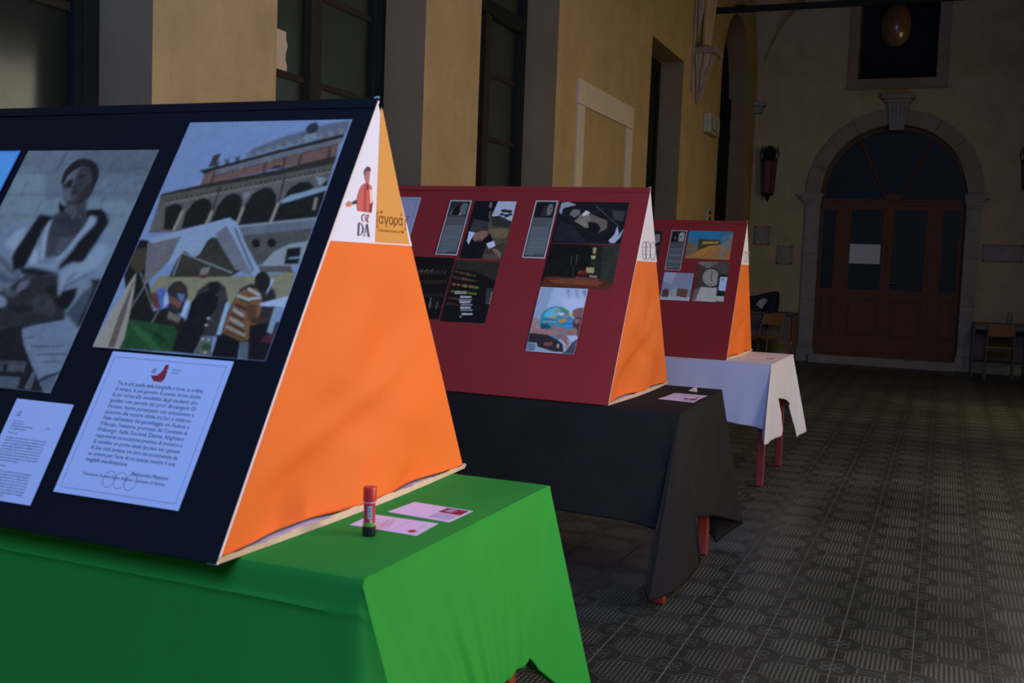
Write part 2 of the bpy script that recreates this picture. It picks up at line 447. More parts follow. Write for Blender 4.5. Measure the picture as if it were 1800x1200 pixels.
PRINTS = {
 'palace': ((-1.6332, -1.2009, 0.3989, 0.9811), '''112 124 172, 0.3 0.3, 432.0 0.3, 432.0 581.9, 0.3 581.9
90 88 110, 190.1 490.0, 206.2 505.5, 229.0 518.0, 276.0 538.7, 321.9 553.6, 372.2 569.7, 426.5 579.9, 430.9 543.6, 384.9 533.1, 261.9 503.6, 203.5 484.3
-1 3 0
48 46 58, 322.6 559.3, 328.8 571.9, 343.2 576.5, 354.2 564.4, 353.5 547.5, 331.4 542.2
110 120 150, 323.7 533.9, 328.7 542.3, 353.5 547.5, 362.1 530.6, 333.1 522.6
70 68 82, 123.0 449.2, 118.8 463.3, 112.3 473.3, 124.9 467.0, 126.2 477.5, 131.3 461.9, 140.2 454.0
70 68 82, 147.9 456.8, 143.8 470.9, 137.4 480.8, 149.9 474.5, 151.2 485.0, 156.2 469.4, 165.0 461.5
70 68 82, 172.6 464.2, 168.6 478.3, 162.3 488.3, 174.7 482.0, 176.1 492.4, 180.9 476.9, 189.7 469.0
110 110 128, 197.2 471.7, 193.3 485.8, 187.1 495.7, 199.4 489.4, 200.8 499.8, 205.5 484.3, 214.2 476.4
110 110 128, 221.7 479.1, 217.9 493.2, 211.8 503.1, 223.9 496.8, 225.4 507.2, 230.0 491.7, 238.6 483.8
110 110 128, 246.1 486.5, 242.3 500.5, 236.3 510.4, 248.3 504.1, 249.8 514.5, 254.4 499.0, 262.8 491.1
110 110 128, 270.3 493.8, 266.6 507.8, 260.7 517.7, 272.6 511.4, 274.1 521.8, 278.6 506.3, 287.0 498.4
110 110 128, 294.4 501.1, 290.8 515.1, 285.0 525.0, 296.8 518.7, 298.3 529.0, 302.7 513.6, 311.0 505.7
110 110 128, 318.3 508.3, 314.8 522.3, 309.1 532.2, 320.8 525.9, 322.4 536.2, 326.6 520.8, 334.8 512.9
110 110 128, 342.2 515.5, 338.7 529.5, 333.1 539.4, 344.7 533.1, 346.3 543.4, 350.5 528.0, 358.6 520.1
110 110 128, 365.9 522.7, 362.5 536.7, 356.9 546.5, 368.4 540.2, 370.1 550.5, 374.2 535.1, 382.2 527.2
110 110 128, 389.4 529.8, 386.2 543.8, 380.7 553.6, 392.0 547.3, 393.7 557.6, 397.7 542.2, 405.6 534.3
110 110 128, 412.9 536.9, 409.7 550.8, 404.3 560.7, 415.5 554.4, 417.3 564.7, 421.2 549.3, 429.0 541.4
55 52 60, 105.2 456.3, 105.8 489.0, 124.0 493.2, 124.0 459.1
38 34 35, 84.5 447.7, 122.3 456.3, 263.5 499.4, 424.4 543.7, 426.8 532.6, 267.3 489.6, 125.8 447.8, 102.2 436.5
98 94 112, 125.6 448.4, 267.0 490.2, 426.6 533.2, 426.3 518.8, 273.6 472.9, 129.4 432.4
104 74 74, 102.4 435.9, 126.1 447.3, 129.4 432.4, 273.1 474.3, 420.6 520.3, 425.9 482.0, 281.9 450.9, 103.3 407.1
52 42 46, 132.9 431.6, 133.8 438.9, 140.1 433.3
52 42 46, 142.8 434.5, 143.8 441.8, 150.0 436.2
52 42 46, 152.8 437.4, 153.7 444.7, 159.9 439.1
52 42 46, 162.7 440.3, 163.6 447.5, 169.8 442.0
52 42 46, 172.6 443.2, 173.5 450.4, 179.7 444.8
52 42 46, 182.5 446.0, 183.4 453.3, 189.6 447.7
52 42 46, 202.1 451.8, 203.1 459.0, 209.2 453.4
52 42 46, 211.9 454.6, 212.9 461.9, 219.0 456.3
52 42 46, 221.7 457.5, 222.7 464.7, 228.8 459.2
52 42 46, 231.5 460.3, 232.5 467.6, 238.5 462.0
52 42 46, 241.2 463.2, 242.3 470.4, 248.2 464.8
52 42 46, 251.0 466.0, 252.0 473.2, 257.9 467.7
52 42 46, 270.3 471.6, 271.4 478.9, 277.3 473.3
52 42 46, 280.0 474.5, 281.0 481.7, 286.9 476.1
52 42 46, 289.6 477.3, 290.7 484.5, 296.5 478.9
52 42 46, 299.2 480.1, 300.3 487.3, 306.1 481.7
52 42 46, 308.8 482.9, 309.9 490.1, 315.7 484.5
52 42 46, 318.4 485.7, 319.5 492.8, 325.3 487.3
52 42 46, 337.5 491.2, 338.6 498.4, 344.3 492.8
52 42 46, 347.0 494.0, 348.1 501.2, 353.8 495.6
52 42 46, 356.4 496.8, 357.6 503.9, 363.3 498.4
52 42 46, 365.9 499.5, 367.1 506.7, 372.7 501.1
52 42 46, 375.4 502.3, 376.5 509.4, 382.1 503.9
52 42 46, 384.8 505.0, 385.9 512.2, 391.5 506.6
52 42 46, 394.2 507.7, 395.4 514.9, 400.9 509.3
52 42 46, 403.6 510.5, 404.7 517.6, 410.3 512.1
52 42 46, 412.9 513.2, 414.1 520.3, 419.6 514.8
60 40 40, 273.0 449.5, 278.3 460.5, 293.9 461.9, 299.7 453.6
60 45 48, 331.8 489.3, 337.7 491.5, 343.2 461.8, 337.0 460.5
60 45 48, 398.8 508.1, 404.6 510.3, 409.6 480.7, 403.6 479.4
60 45 48, 294.8 481.2, 300.6 483.4, 306.4 453.6, 300.2 452.3
60 45 48, 249.6 464.6, 255.6 466.9, 261.6 437.1, 255.4 435.7
44 38 38, 6.9 383.8, 102.7 408.5, 283.0 448.1, 426.0 485.6, 426.8 464.5, 289.2 431.8, 7.1 376.8
78 72 74, 6.5 378.2, 288.2 434.5, 426.8 465.8, 427.1 452.4, 292.8 422.3, 10.5 362.9
88 80 86, 9.9 364.2, 292.3 423.6, 427.9 453.8, 431.0 328.2, 431.8 255.4, 265.3 254.3, 183.2 290.8, 19.1 280.8
40 32 34, 29.9 359.8, 28.2 367.6, 32.4 369.9, 38.7 362.2, 34.0 364.9
128 112 112, 30.8 356.5, 29.9 359.8, 38.7 362.2, 39.6 358.9
40 32 34, 42.3 362.5, 40.5 370.2, 44.7 372.5, 51.0 364.9, 46.4 367.6
128 112 112, 43.2 359.2, 42.3 362.5, 51.0 364.9, 51.9 361.6
40 32 34, 54.6 365.2, 52.9 372.9, 57.0 375.2, 63.3 367.5, 58.6 370.2
128 112 112, 55.4 361.9, 54.6 365.2, 63.3 367.5, 64.2 364.2
40 32 34, 66.8 367.8, 65.1 375.6, 69.3 377.8, 75.5 370.2, 70.9 372.9
128 112 112, 67.7 364.5, 66.8 367.8, 75.5 370.2, 76.4 366.9
40 32 34, 79.0 370.5, 77.4 378.2, 81.5 380.5, 87.7 372.8, 83.1 375.5
128 112 112, 79.9 367.2, 79.0 370.5, 87.7 372.8, 88.6 369.5
40 32 34, 91.2 373.1, 89.6 380.9, 93.7 383.1, 99.9 375.5, 95.3 378.2
128 112 112, 92.1 369.9, 91.2 373.1, 99.9 375.5, 100.7 372.2
40 32 34, 103.4 375.8, 101.7 383.5, 105.9 385.7, 112.0 378.1, 107.4 380.8
128 112 112, 104.2 372.5, 103.4 375.8, 112.0 378.1, 112.8 374.8
40 32 34, 115.5 378.4, 113.9 386.1, 118.0 388.4, 124.1 380.7, 119.5 383.4
128 112 112, 116.3 375.1, 115.5 378.4, 124.1 380.7, 124.9 377.4
40 32 34, 127.5 381.0, 126.0 388.7, 130.1 391.0, 136.1 383.3, 131.6 386.0
128 112 112, 128.4 377.8, 127.5 381.0, 136.1 383.3, 136.9 380.1
40 32 34, 139.6 383.7, 138.0 391.3, 142.1 393.6, 148.1 386.0, 143.6 388.6
128 112 112, 140.4 380.4, 139.6 383.7, 148.1 386.0, 148.9 382.7
40 32 34, 151.6 386.3, 150.0 393.9, 154.1 396.2, 160.1 388.6, 155.6 391.2
128 112 112, 152.4 383.0, 151.6 386.3, 160.1 388.6, 160.9 385.3
40 32 34, 163.5 388.9, 162.0 396.5, 166.1 398.8, 172.0 391.1, 167.6 393.8
128 112 112, 164.3 385.6, 163.5 388.9, 172.0 391.1, 172.8 387.9
40 32 34, 175.4 391.5, 173.9 399.1, 178.0 401.3, 183.9 393.7, 179.5 396.4
128 112 112, 176.2 388.2, 175.4 391.5, 183.9 393.7, 184.7 390.5
40 32 34, 187.3 394.0, 185.9 401.7, 189.9 403.9, 195.8 396.3, 191.4 399.0
128 112 112, 188.1 390.8, 187.3 394.0, 195.8 396.3, 196.5 393.0
40 32 34, 199.2 396.6, 197.7 404.3, 201.8 406.5, 207.6 398.9, 203.2 401.6
128 112 112, 199.9 393.3, 199.2 396.6, 207.6 398.9, 208.3 395.6
40 32 34, 211.0 399.2, 209.6 406.8, 213.6 409.0, 219.4 401.4, 215.0 404.1
128 112 112, 211.7 395.9, 211.0 399.2, 219.4 401.4, 220.1 398.2
40 32 34, 222.8 401.7, 221.4 409.4, 225.4 411.6, 231.1 404.0, 226.8 406.7
128 112 112, 223.5 398.5, 222.8 401.7, 231.1 404.0, 231.9 400.7
40 32 34, 234.5 404.3, 233.1 411.9, 237.1 414.1, 242.8 406.5, 238.5 409.2
128 112 112, 235.2 401.0, 234.5 404.3, 242.8 406.5, 243.6 403.3
40 32 34, 246.2 406.8, 244.8 414.4, 248.9 416.7, 254.5 409.1, 250.2 411.8
128 112 112, 246.9 403.6, 246.2 406.8, 254.5 409.1, 255.3 405.8
40 32 34, 257.9 409.4, 256.5 417.0, 260.5 419.2, 266.2 411.6, 261.9 414.3
128 112 112, 258.6 406.1, 257.9 409.4, 266.2 411.6, 266.9 408.4
40 32 34, 269.5 411.9, 268.2 419.5, 272.2 421.7, 277.8 414.1, 273.5 416.8
128 112 112, 270.2 408.7, 269.5 411.9, 277.8 414.1, 278.5 410.9
40 32 34, 281.1 414.4, 279.8 422.0, 283.8 424.2, 289.4 416.6, 285.1 419.3
128 112 112, 281.8 411.2, 281.1 414.4, 289.4 416.6, 290.1 413.4
40 32 34, 292.7 416.9, 291.4 424.5, 295.4 426.7, 300.9 419.2, 296.7 421.8
128 112 112, 293.4 413.7, 292.7 416.9, 300.9 419.2, 301.6 415.9
40 32 34, 304.2 419.4, 303.0 427.0, 306.9 429.2, 312.4 421.7, 308.2 424.3
128 112 112, 304.9 416.2, 304.2 419.4, 312.4 421.7, 313.1 418.4
40 32 34, 315.7 421.9, 314.5 429.5, 318.4 431.7, 323.9 424.1, 319.7 426.8
128 112 112, 316.4 418.7, 315.7 421.9, 323.9 424.1, 324.6 420.9
40 32 34, 327.2 424.4, 326.0 432.0, 329.9 434.2, 335.3 426.6, 331.2 429.3
128 112 112, 327.8 421.2, 327.2 424.4, 335.3 426.6, 336.0 423.4
40 32 34, 338.6 426.9, 337.4 434.5, 341.3 436.6, 346.7 429.1, 342.6 431.8
128 112 112, 339.3 423.7, 338.6 426.9, 346.7 429.1, 347.4 425.9
40 32 34, 350.0 429.4, 348.8 436.9, 352.7 439.1, 358.1 431.6, 354.0 434.3
128 112 112, 350.6 426.2, 350.0 429.4, 358.1 431.6, 358.7 428.4
40 32 34, 361.3 431.9, 360.2 439.4, 364.1 441.6, 369.4 434.0, 365.3 436.7
128 112 112, 362.0 428.6, 361.3 431.9, 369.4 434.0, 370.1 430.8
40 32 34, 372.7 434.3, 371.5 441.8, 375.5 444.0, 380.7 436.5, 376.7 439.2
128 112 112, 373.3 431.1, 372.7 434.3, 380.7 436.5, 381.4 433.3
40 32 34, 384.0 436.8, 382.8 444.3, 386.8 446.5, 392.0 439.0, 387.9 441.6
128 112 112, 384.6 433.6, 384.0 436.8, 392.0 439.0, 392.6 435.7
40 32 34, 395.2 439.2, 394.1 446.7, 398.0 448.9, 403.2 441.4, 399.2 444.1
128 112 112, 395.8 436.0, 395.2 439.2, 403.2 441.4, 403.8 438.2
40 32 34, 406.4 441.7, 405.4 449.2, 409.3 451.3, 414.4 443.8, 410.4 446.5
128 112 112, 407.1 438.5, 406.4 441.7, 414.4 443.8, 415.0 440.6
40 32 34, 417.6 444.1, 416.6 451.6, 420.5 453.7, 425.6 446.3, 421.6 448.9
128 112 112, 418.2 440.9, 417.6 444.1, 425.6 446.3, 426.2 443.0
26 26 28, 34.7 348.0, 58.3 359.5, 75.0 354.2, 84.6 342.1, 83.2 290.6, 55.1 289.9
26 26 28, 101.5 293.8, 95.1 334.1, 104.6 364.3, 125.8 374.2, 144.2 370.4, 156.8 357.0, 160.8 340.8, 161.9 308.7
26 26 28, 171.4 309.0, 171.4 351.8, 182.2 379.1, 200.3 388.8, 218.2 385.0, 231.4 369.0, 235.9 347.6, 237.3 310.6
26 26 28, 247.1 303.0, 242.4 358.4, 252.3 388.1, 273.3 403.2, 292.5 402.0, 310.5 386.1, 319.8 365.0, 321.3 312.7
26 26 28, 333.8 373.1, 336.7 397.1, 355.4 417.3, 380.9 418.8, 399.8 405.7, 380.1 392.3
26 26 28, 327.6 365.1, 430.9 400.7, 431.8 328.2, 328.1 315.4
26 26 28, 415.5 408.5, 421.1 421.7, 427.1 419.1, 428.2 408.6
132 122 120, 81.7 343.4, 79.3 289.2, 86.6 286.7, 89.1 340.8
132 122 120, 159.7 344.8, 158.3 309.9, 165.4 307.5, 166.8 342.3
132 122 120, 237.0 354.2, 236.3 309.1, 243.1 306.9, 244.0 351.9
132 122 120, 321.6 366.3, 319.3 313.8, 325.9 311.6, 328.3 363.9
132 122 120, 409.7 380.1, 414.3 349.0, 420.7 347.9, 416.1 378.9
112 108 122, 225.3 387.8, 246.9 394.8, 239.8 371.8, 237.1 366.4
120 122 140, 392.9 432.2, 421.8 427.0, 410.4 408.4
38 30 32, 125.4 445.6, 128.8 409.3, 133.0 408.2, 129.7 444.4
38 30 32, 155.6 406.7, 162.8 341.4, 167.0 340.4, 159.8 405.7
38 30 32, 313.8 432.3, 322.1 368.1, 325.9 367.3, 317.8 431.4
38 30 32, 316.8 313.0, 322.1 272.0, 326.0 271.2, 320.6 312.2
120 134 162, 326.6 367.8, 346.8 383.9, 428.2 408.6, 429.5 397.5, 336.0 363.7
30 28 34, 245.3 304.2, 431.8 329.5, 431.8 300.3, 265.6 280.1
122 122 146, 251.4 305.7, 255.1 306.3, 262.0 280.5, 258.3 279.9
122 122 146, 258.3 306.6, 262.1 307.2, 268.9 281.4, 265.2 280.8
122 122 146, 265.2 307.5, 269.0 308.1, 275.7 282.3, 272.0 281.7
122 122 146, 272.1 308.3, 275.9 309.0, 282.6 283.2, 278.9 282.6
122 122 146, 279.0 309.2, 282.8 309.8, 289.4 284.1, 285.7 283.5
122 122 146, 285.9 310.1, 289.6 310.7, 296.3 285.0, 292.6 284.4
122 122 146, 292.8 311.0, 296.5 311.6, 303.1 285.9, 299.4 285.3
122 122 146, 299.6 311.8, 303.4 312.5, 309.9 286.8, 306.2 286.1
122 122 146, 306.5 312.7, 310.2 313.3, 316.7 287.7, 313.0 287.0
122 122 146, 313.3 313.6, 317.0 314.2, 323.5 288.5, 319.8 287.9
122 122 146, 320.1 314.4, 323.8 315.1, 330.2 289.4, 326.6 288.8
122 122 146, 326.9 315.3, 330.6 315.9, 337.0 290.3, 333.3 289.7
122 122 146, 333.7 316.2, 337.4 316.8, 343.7 291.2, 340.0 290.6
122 122 146, 340.5 317.0, 344.1 317.6, 350.4 292.1, 346.8 291.5
122 122 146, 347.2 317.9, 350.9 318.5, 357.1 293.0, 353.5 292.3
122 122 146, 354.0 318.8, 357.6 319.4, 363.8 293.8, 360.2 293.2
122 122 146, 360.7 319.6, 364.4 320.2, 370.5 294.7, 366.9 294.1
122 122 146, 367.4 320.5, 371.1 321.1, 377.2 295.6, 373.5 295.0
122 122 146, 374.1 321.3, 377.8 321.9, 383.8 296.5, 380.2 295.8
122 122 146, 380.8 322.2, 384.4 322.8, 390.4 297.3, 386.8 296.7
122 122 146, 387.5 323.0, 391.1 323.6, 397.1 298.2, 393.5 297.6
122 122 146, 394.2 323.9, 397.8 324.5, 403.7 299.1, 400.1 298.4
122 122 146, 400.8 324.7, 404.4 325.3, 410.3 299.9, 406.7 299.3
122 122 146, 407.5 325.5, 411.0 326.1, 416.9 300.8, 413.3 300.2
122 122 146, 414.1 326.4, 417.7 327.0, 423.4 301.6, 419.9 301.0
122 122 146, 420.7 327.2, 424.3 327.8, 430.0 302.5, 426.4 301.9
122 122 146, 427.3 328.1, 430.9 328.7, 431.8 303.4, 431.8 302.8
132 130 150, 244.5 306.1, 431.8 330.8, 431.8 326.8, 246.7 301.9
74 70 74, 256.0 280.3, 430.3 304.3, 425.0 258.1, 431.2 225.9, 323.7 210.7
22 20 22, 317.4 264.3, 318.2 259.5, 316.8 255.6, 313.3 253.4, 308.6 253.2, 303.5 255.2, 299.0 258.9, 296.1 263.6, 295.3 268.5, 296.7 272.4, 300.2 274.7, 305.0 274.8, 310.1 272.8, 314.5 269.1
22 20 22, 356.0 266.7, 356.7 261.9, 355.0 258.1, 351.4 255.8, 346.5 255.6, 341.2 257.6, 336.7 261.3, 333.8 266.0, 333.1 270.8, 334.7 274.7, 338.4 277.0, 343.3 277.1, 348.6 275.1, 353.1 271.4
128 126 144, 339.8 212.4, 358.1 244.8, 389.4 265.1, 431.8 273.6, 430.6 212.5
20 22 24, 386.9 254.0, 419.2 259.0, 428.1 219.3, 393.6 216.8
120 130 150, 400.1 229.3, 426.1 233.0, 424.4 236.6, 398.4 232.9
122 112 98, 95.3 177.5, 330.3 186.6, 429.1 201.8, 431.7 136.3, 431.8 121.4, 77.4 111.1
78 72 78, 326.9 209.7, 410.9 214.3, 422.1 198.8, 340.5 196.2
-1 1 0
42 38 46, 131.1 125.0, 131.9 149.8, 140.5 164.0, 156.8 167.5, 177.1 154.8, 189.8 133.7, 190.5 90.7, 133.4 87.2
52 46 52, 206.9 113.1, 209.2 148.2, 229.7 168.3, 251.7 170.7, 274.5 157.0, 291.8 128.5, 298.1 45.4, 224.2 40.2
42 38 44, 304.3 118.6, 311.6 156.2, 329.3 167.8, 372.8 169.9, 394.9 155.2, 409.5 127.3, 431.8 1.4, 295.4 45.2
26 24 26, 2.6 171.5, 0.8 234.7, 2.8 264.0, 28.9 261.9, 60.9 182.6, 119.4 91.8, 173.7 63.1, 233.9 4.8, 70.3 0.5, 63.7 69.4
60 50 42, 0.5 199.9, 1.2 240.5, 30.7 244.4, 54.3 193.7, 36.5 178.7
30 26 28, 119.4 91.8, 137.8 103.7, 199.6 83.3, 218.7 66.0, 251.4 3.6, 199.7 4.8
34 64 40, 63.7 69.4, 131.4 65.6, 186.1 61.2, 200.2 49.0, 204.7 6.5, 69.4 0.8
44 82 50, 66.4 66.9, 117.9 43.4, 181.9 6.1, 159.4 4.4, 108.3 32.2
24 44 30, 96.2 58.0, 168.2 36.3, 204.2 7.7, 172.8 26.2
144 130 132, 0.5 0.5, 10.1 85.2, 19.8 135.7, 31.6 181.3, 47.9 131.6, 59.3 88.2, 73.1 24.4, 71.3 0.5
94 80 82, 40.9 3.5, 34.5 73.0, 33.1 172.9, 49.0 87.5, 58.2 2.1
92 94 104, 41.3 181.2, 118.0 91.2, 120.8 92.4, 44.3 182.4
92 94 104, 66.8 150.1, 55.1 97.0, 58.9 95.5, 70.6 148.6
92 94 104, 130.1 104.0, 125.2 66.0, 128.9 64.7, 133.8 102.7
72 88 158, 102.1 142.7, 120.2 149.2, 141.8 131.1, 152.2 104.5, 135.0 96.8
150 160 190, 131.1 125.0, 131.1 141.5, 148.9 115.1, 141.8 101.2
92 50 50, 92.5 133.9, 107.5 137.5, 134.4 98.1, 115.8 99.7
108 66 62, 143.2 131.2, 181.9 117.0, 179.1 103.4, 153.0 112.7
88 92 146, 159.6 137.5, 179.5 135.8, 184.7 117.2, 169.8 124.4
60 38 36, 145.3 153.2, 159.1 162.1, 170.8 149.0, 166.8 137.9, 154.1 139.9
104 92 92, 156.9 94.0, 193.9 82.9, 194.0 69.7, 161.0 78.2
58 36 32, 161.0 78.2, 196.8 69.9, 193.4 64.4, 163.4 73.0
152 160 200, 189.3 121.5, 200.7 122.1, 201.6 82.1, 192.2 85.5
140 150 188, 289.8 123.1, 298.9 123.6, 306.5 48.5, 296.0 50.4
-1 2 0
20 21 27, 215.1 137.7, 235.8 146.9, 267.5 132.5, 272.8 106.2, 261.5 79.3, 262.4 40.3, 258.8 2.9, 206.7 5.4, 205.5 33.7, 209.2 81.2, 204.6 118.3
24 22 28, 261.3 155.8, 262.5 149.4, 260.5 144.2, 255.9 141.1, 249.4 140.7, 242.4 143.2, 236.2 148.1, 232.1 154.3, 230.9 160.7, 232.8 166.0, 237.5 169.1, 244.1 169.4, 251.1 166.9, 257.3 162.0
84 80 82, 261.4 42.8, 291.0 42.3, 295.0 19.6, 305.4 1.4, 260.1 3.0
36 62 40, 271.8 28.1, 294.6 27.2, 297.0 14.7, 274.4 15.5
150 148 158, 272.0 38.4, 271.1 36.3, 267.7 35.6, 264.1 36.7, 263.2 38.9, 265.6 40.5, 269.5 40.3
150 148 158, 286.6 36.9, 285.8 34.8, 282.3 34.1, 278.8 35.2, 277.9 37.4, 280.3 38.9, 284.2 38.7
150 148 158, 267.4 69.2, 266.6 67.1, 263.1 66.4, 259.5 67.5, 258.6 69.7, 261.0 71.3, 264.9 71.1
150 148 158, 266.5 84.8, 265.6 82.7, 262.1 82.0, 258.5 83.2, 257.6 85.4, 260.0 87.0, 264.0 86.7
150 148 158, 290.0 9.1, 289.1 7.0, 285.7 6.3, 282.2 7.4, 281.3 9.5, 283.7 11.1, 287.5 10.9
112 72 52, 327.0 159.6, 352.5 158.3, 371.3 138.2, 380.5 107.4, 380.1 46.0, 361.0 39.6, 309.9 53.9, 303.8 92.4, 307.7 124.1, 310.3 145.5
150 145 150, 328.8 154.1, 363.4 140.0, 364.6 146.0, 330.0 160.1
152 150 158, 309.7 136.9, 343.7 128.2, 343.7 134.6, 309.5 143.4
150 150 160, 344.0 131.4, 369.9 135.5, 367.4 140.6, 341.4 136.5
36 28 32, 312.4 116.7, 343.6 108.0, 343.8 112.9, 312.5 121.6
140 136 142, 311.8 105.7, 343.6 92.0, 345.1 97.8, 313.3 111.5
40 30 32, 310.9 95.9, 348.1 82.7, 348.7 86.9, 311.6 100.2
132 128 134, 312.1 84.5, 352.8 69.1, 354.0 75.4, 313.3 90.9
38 30 32, 312.4 75.2, 360.7 57.9, 361.4 62.0, 313.1 79.4
128 120 122, 310.2 66.6, 363.7 49.7, 364.3 55.3, 310.7 72.2
40 30 34, 314.2 133.4, 346.5 122.0, 347.0 125.3, 314.6 136.7
70 44 36, 313.1 57.1, 364.2 42.8, 364.4 47.0, 313.3 61.4
60 42 38, 359.8 90.7, 411.3 97.7, 413.4 85.1, 370.1 78.4
86 52 40, 339.7 120.7, 367.6 119.7, 373.1 91.5, 356.4 85.3
140 150 190, 377.4 143.8, 376.0 183.4, 385.0 181.1, 379.8 151.8
34 28 31, 376.8 175.4, 378.9 164.9, 376.8 156.4, 371.1 151.4, 362.7 151.0, 353.3 155.2, 344.8 163.2, 338.8 173.6, 336.6 184.2, 338.6 192.9, 344.4 197.9, 353.0 198.3, 362.4 194.0, 370.9 185.8
16 17 24, 299.8 48.1, 311.7 52.7, 355.7 39.2, 368.0 0.5, 303.7 0.5
80 82 98, 356.7 36.8, 382.5 39.9, 391.9 0.5, 370.6 0.5
22 20 26, 365.7 75.6, 431.2 87.5, 431.8 18.1, 431.8 0.5, 390.2 0.5
152 160 196, 368.5 124.4, 431.8 145.6, 431.8 120.6, 375.8 119.6
118 128 158, 407.6 118.1, 422.0 117.6, 424.6 59.2, 411.0 63.3
74 32 42, 407.0 53.0, 431.8 62.5, 431.8 42.6, 406.5 40.4
52 46 44, 124.8 233.4, 181.7 275.3, 220.8 273.6, 297.8 197.6, 275.5 182.5, 122.1 174.2
104 98 116, 198.1 278.6, 215.6 307.7, 252.5 274.6, 332.0 189.4, 317.6 190.3, 279.5 200.6
100 92 104, 27.3 256.0, 109.1 282.9, 104.9 212.8, 67.4 148.2
130 136 172, 21.4 264.5, 102.8 290.3, 175.0 312.5, 214.5 325.0, 237.9 315.2, 279.8 264.2, 343.7 198.0, 332.9 183.0, 246.8 274.4, 215.1 304.9, 182.3 266.7, 176.1 232.5, 164.8 224.2, 134.2 239.5, 112.1 200.7, 104.3 206.0, 113.3 276.1, 41.3 255.3
88 92 122, 231.4 305.3, 245.2 297.1, 327.9 200.0, 324.0 195.5
112 114 132, 126.5 232.4, 129.6 177.9, 133.4 177.0, 130.4 231.4
104 106 120, 130.5 232.1, 277.6 189.2, 277.6 193.3, 130.4 236.3
108 104 112, 195.9 199.8, 217.8 203.5, 216.0 186.8, 197.1 183.2
90 40 45, 197.1 183.2, 216.0 186.8, 217.7 175.9, 202.3 175.2'''),
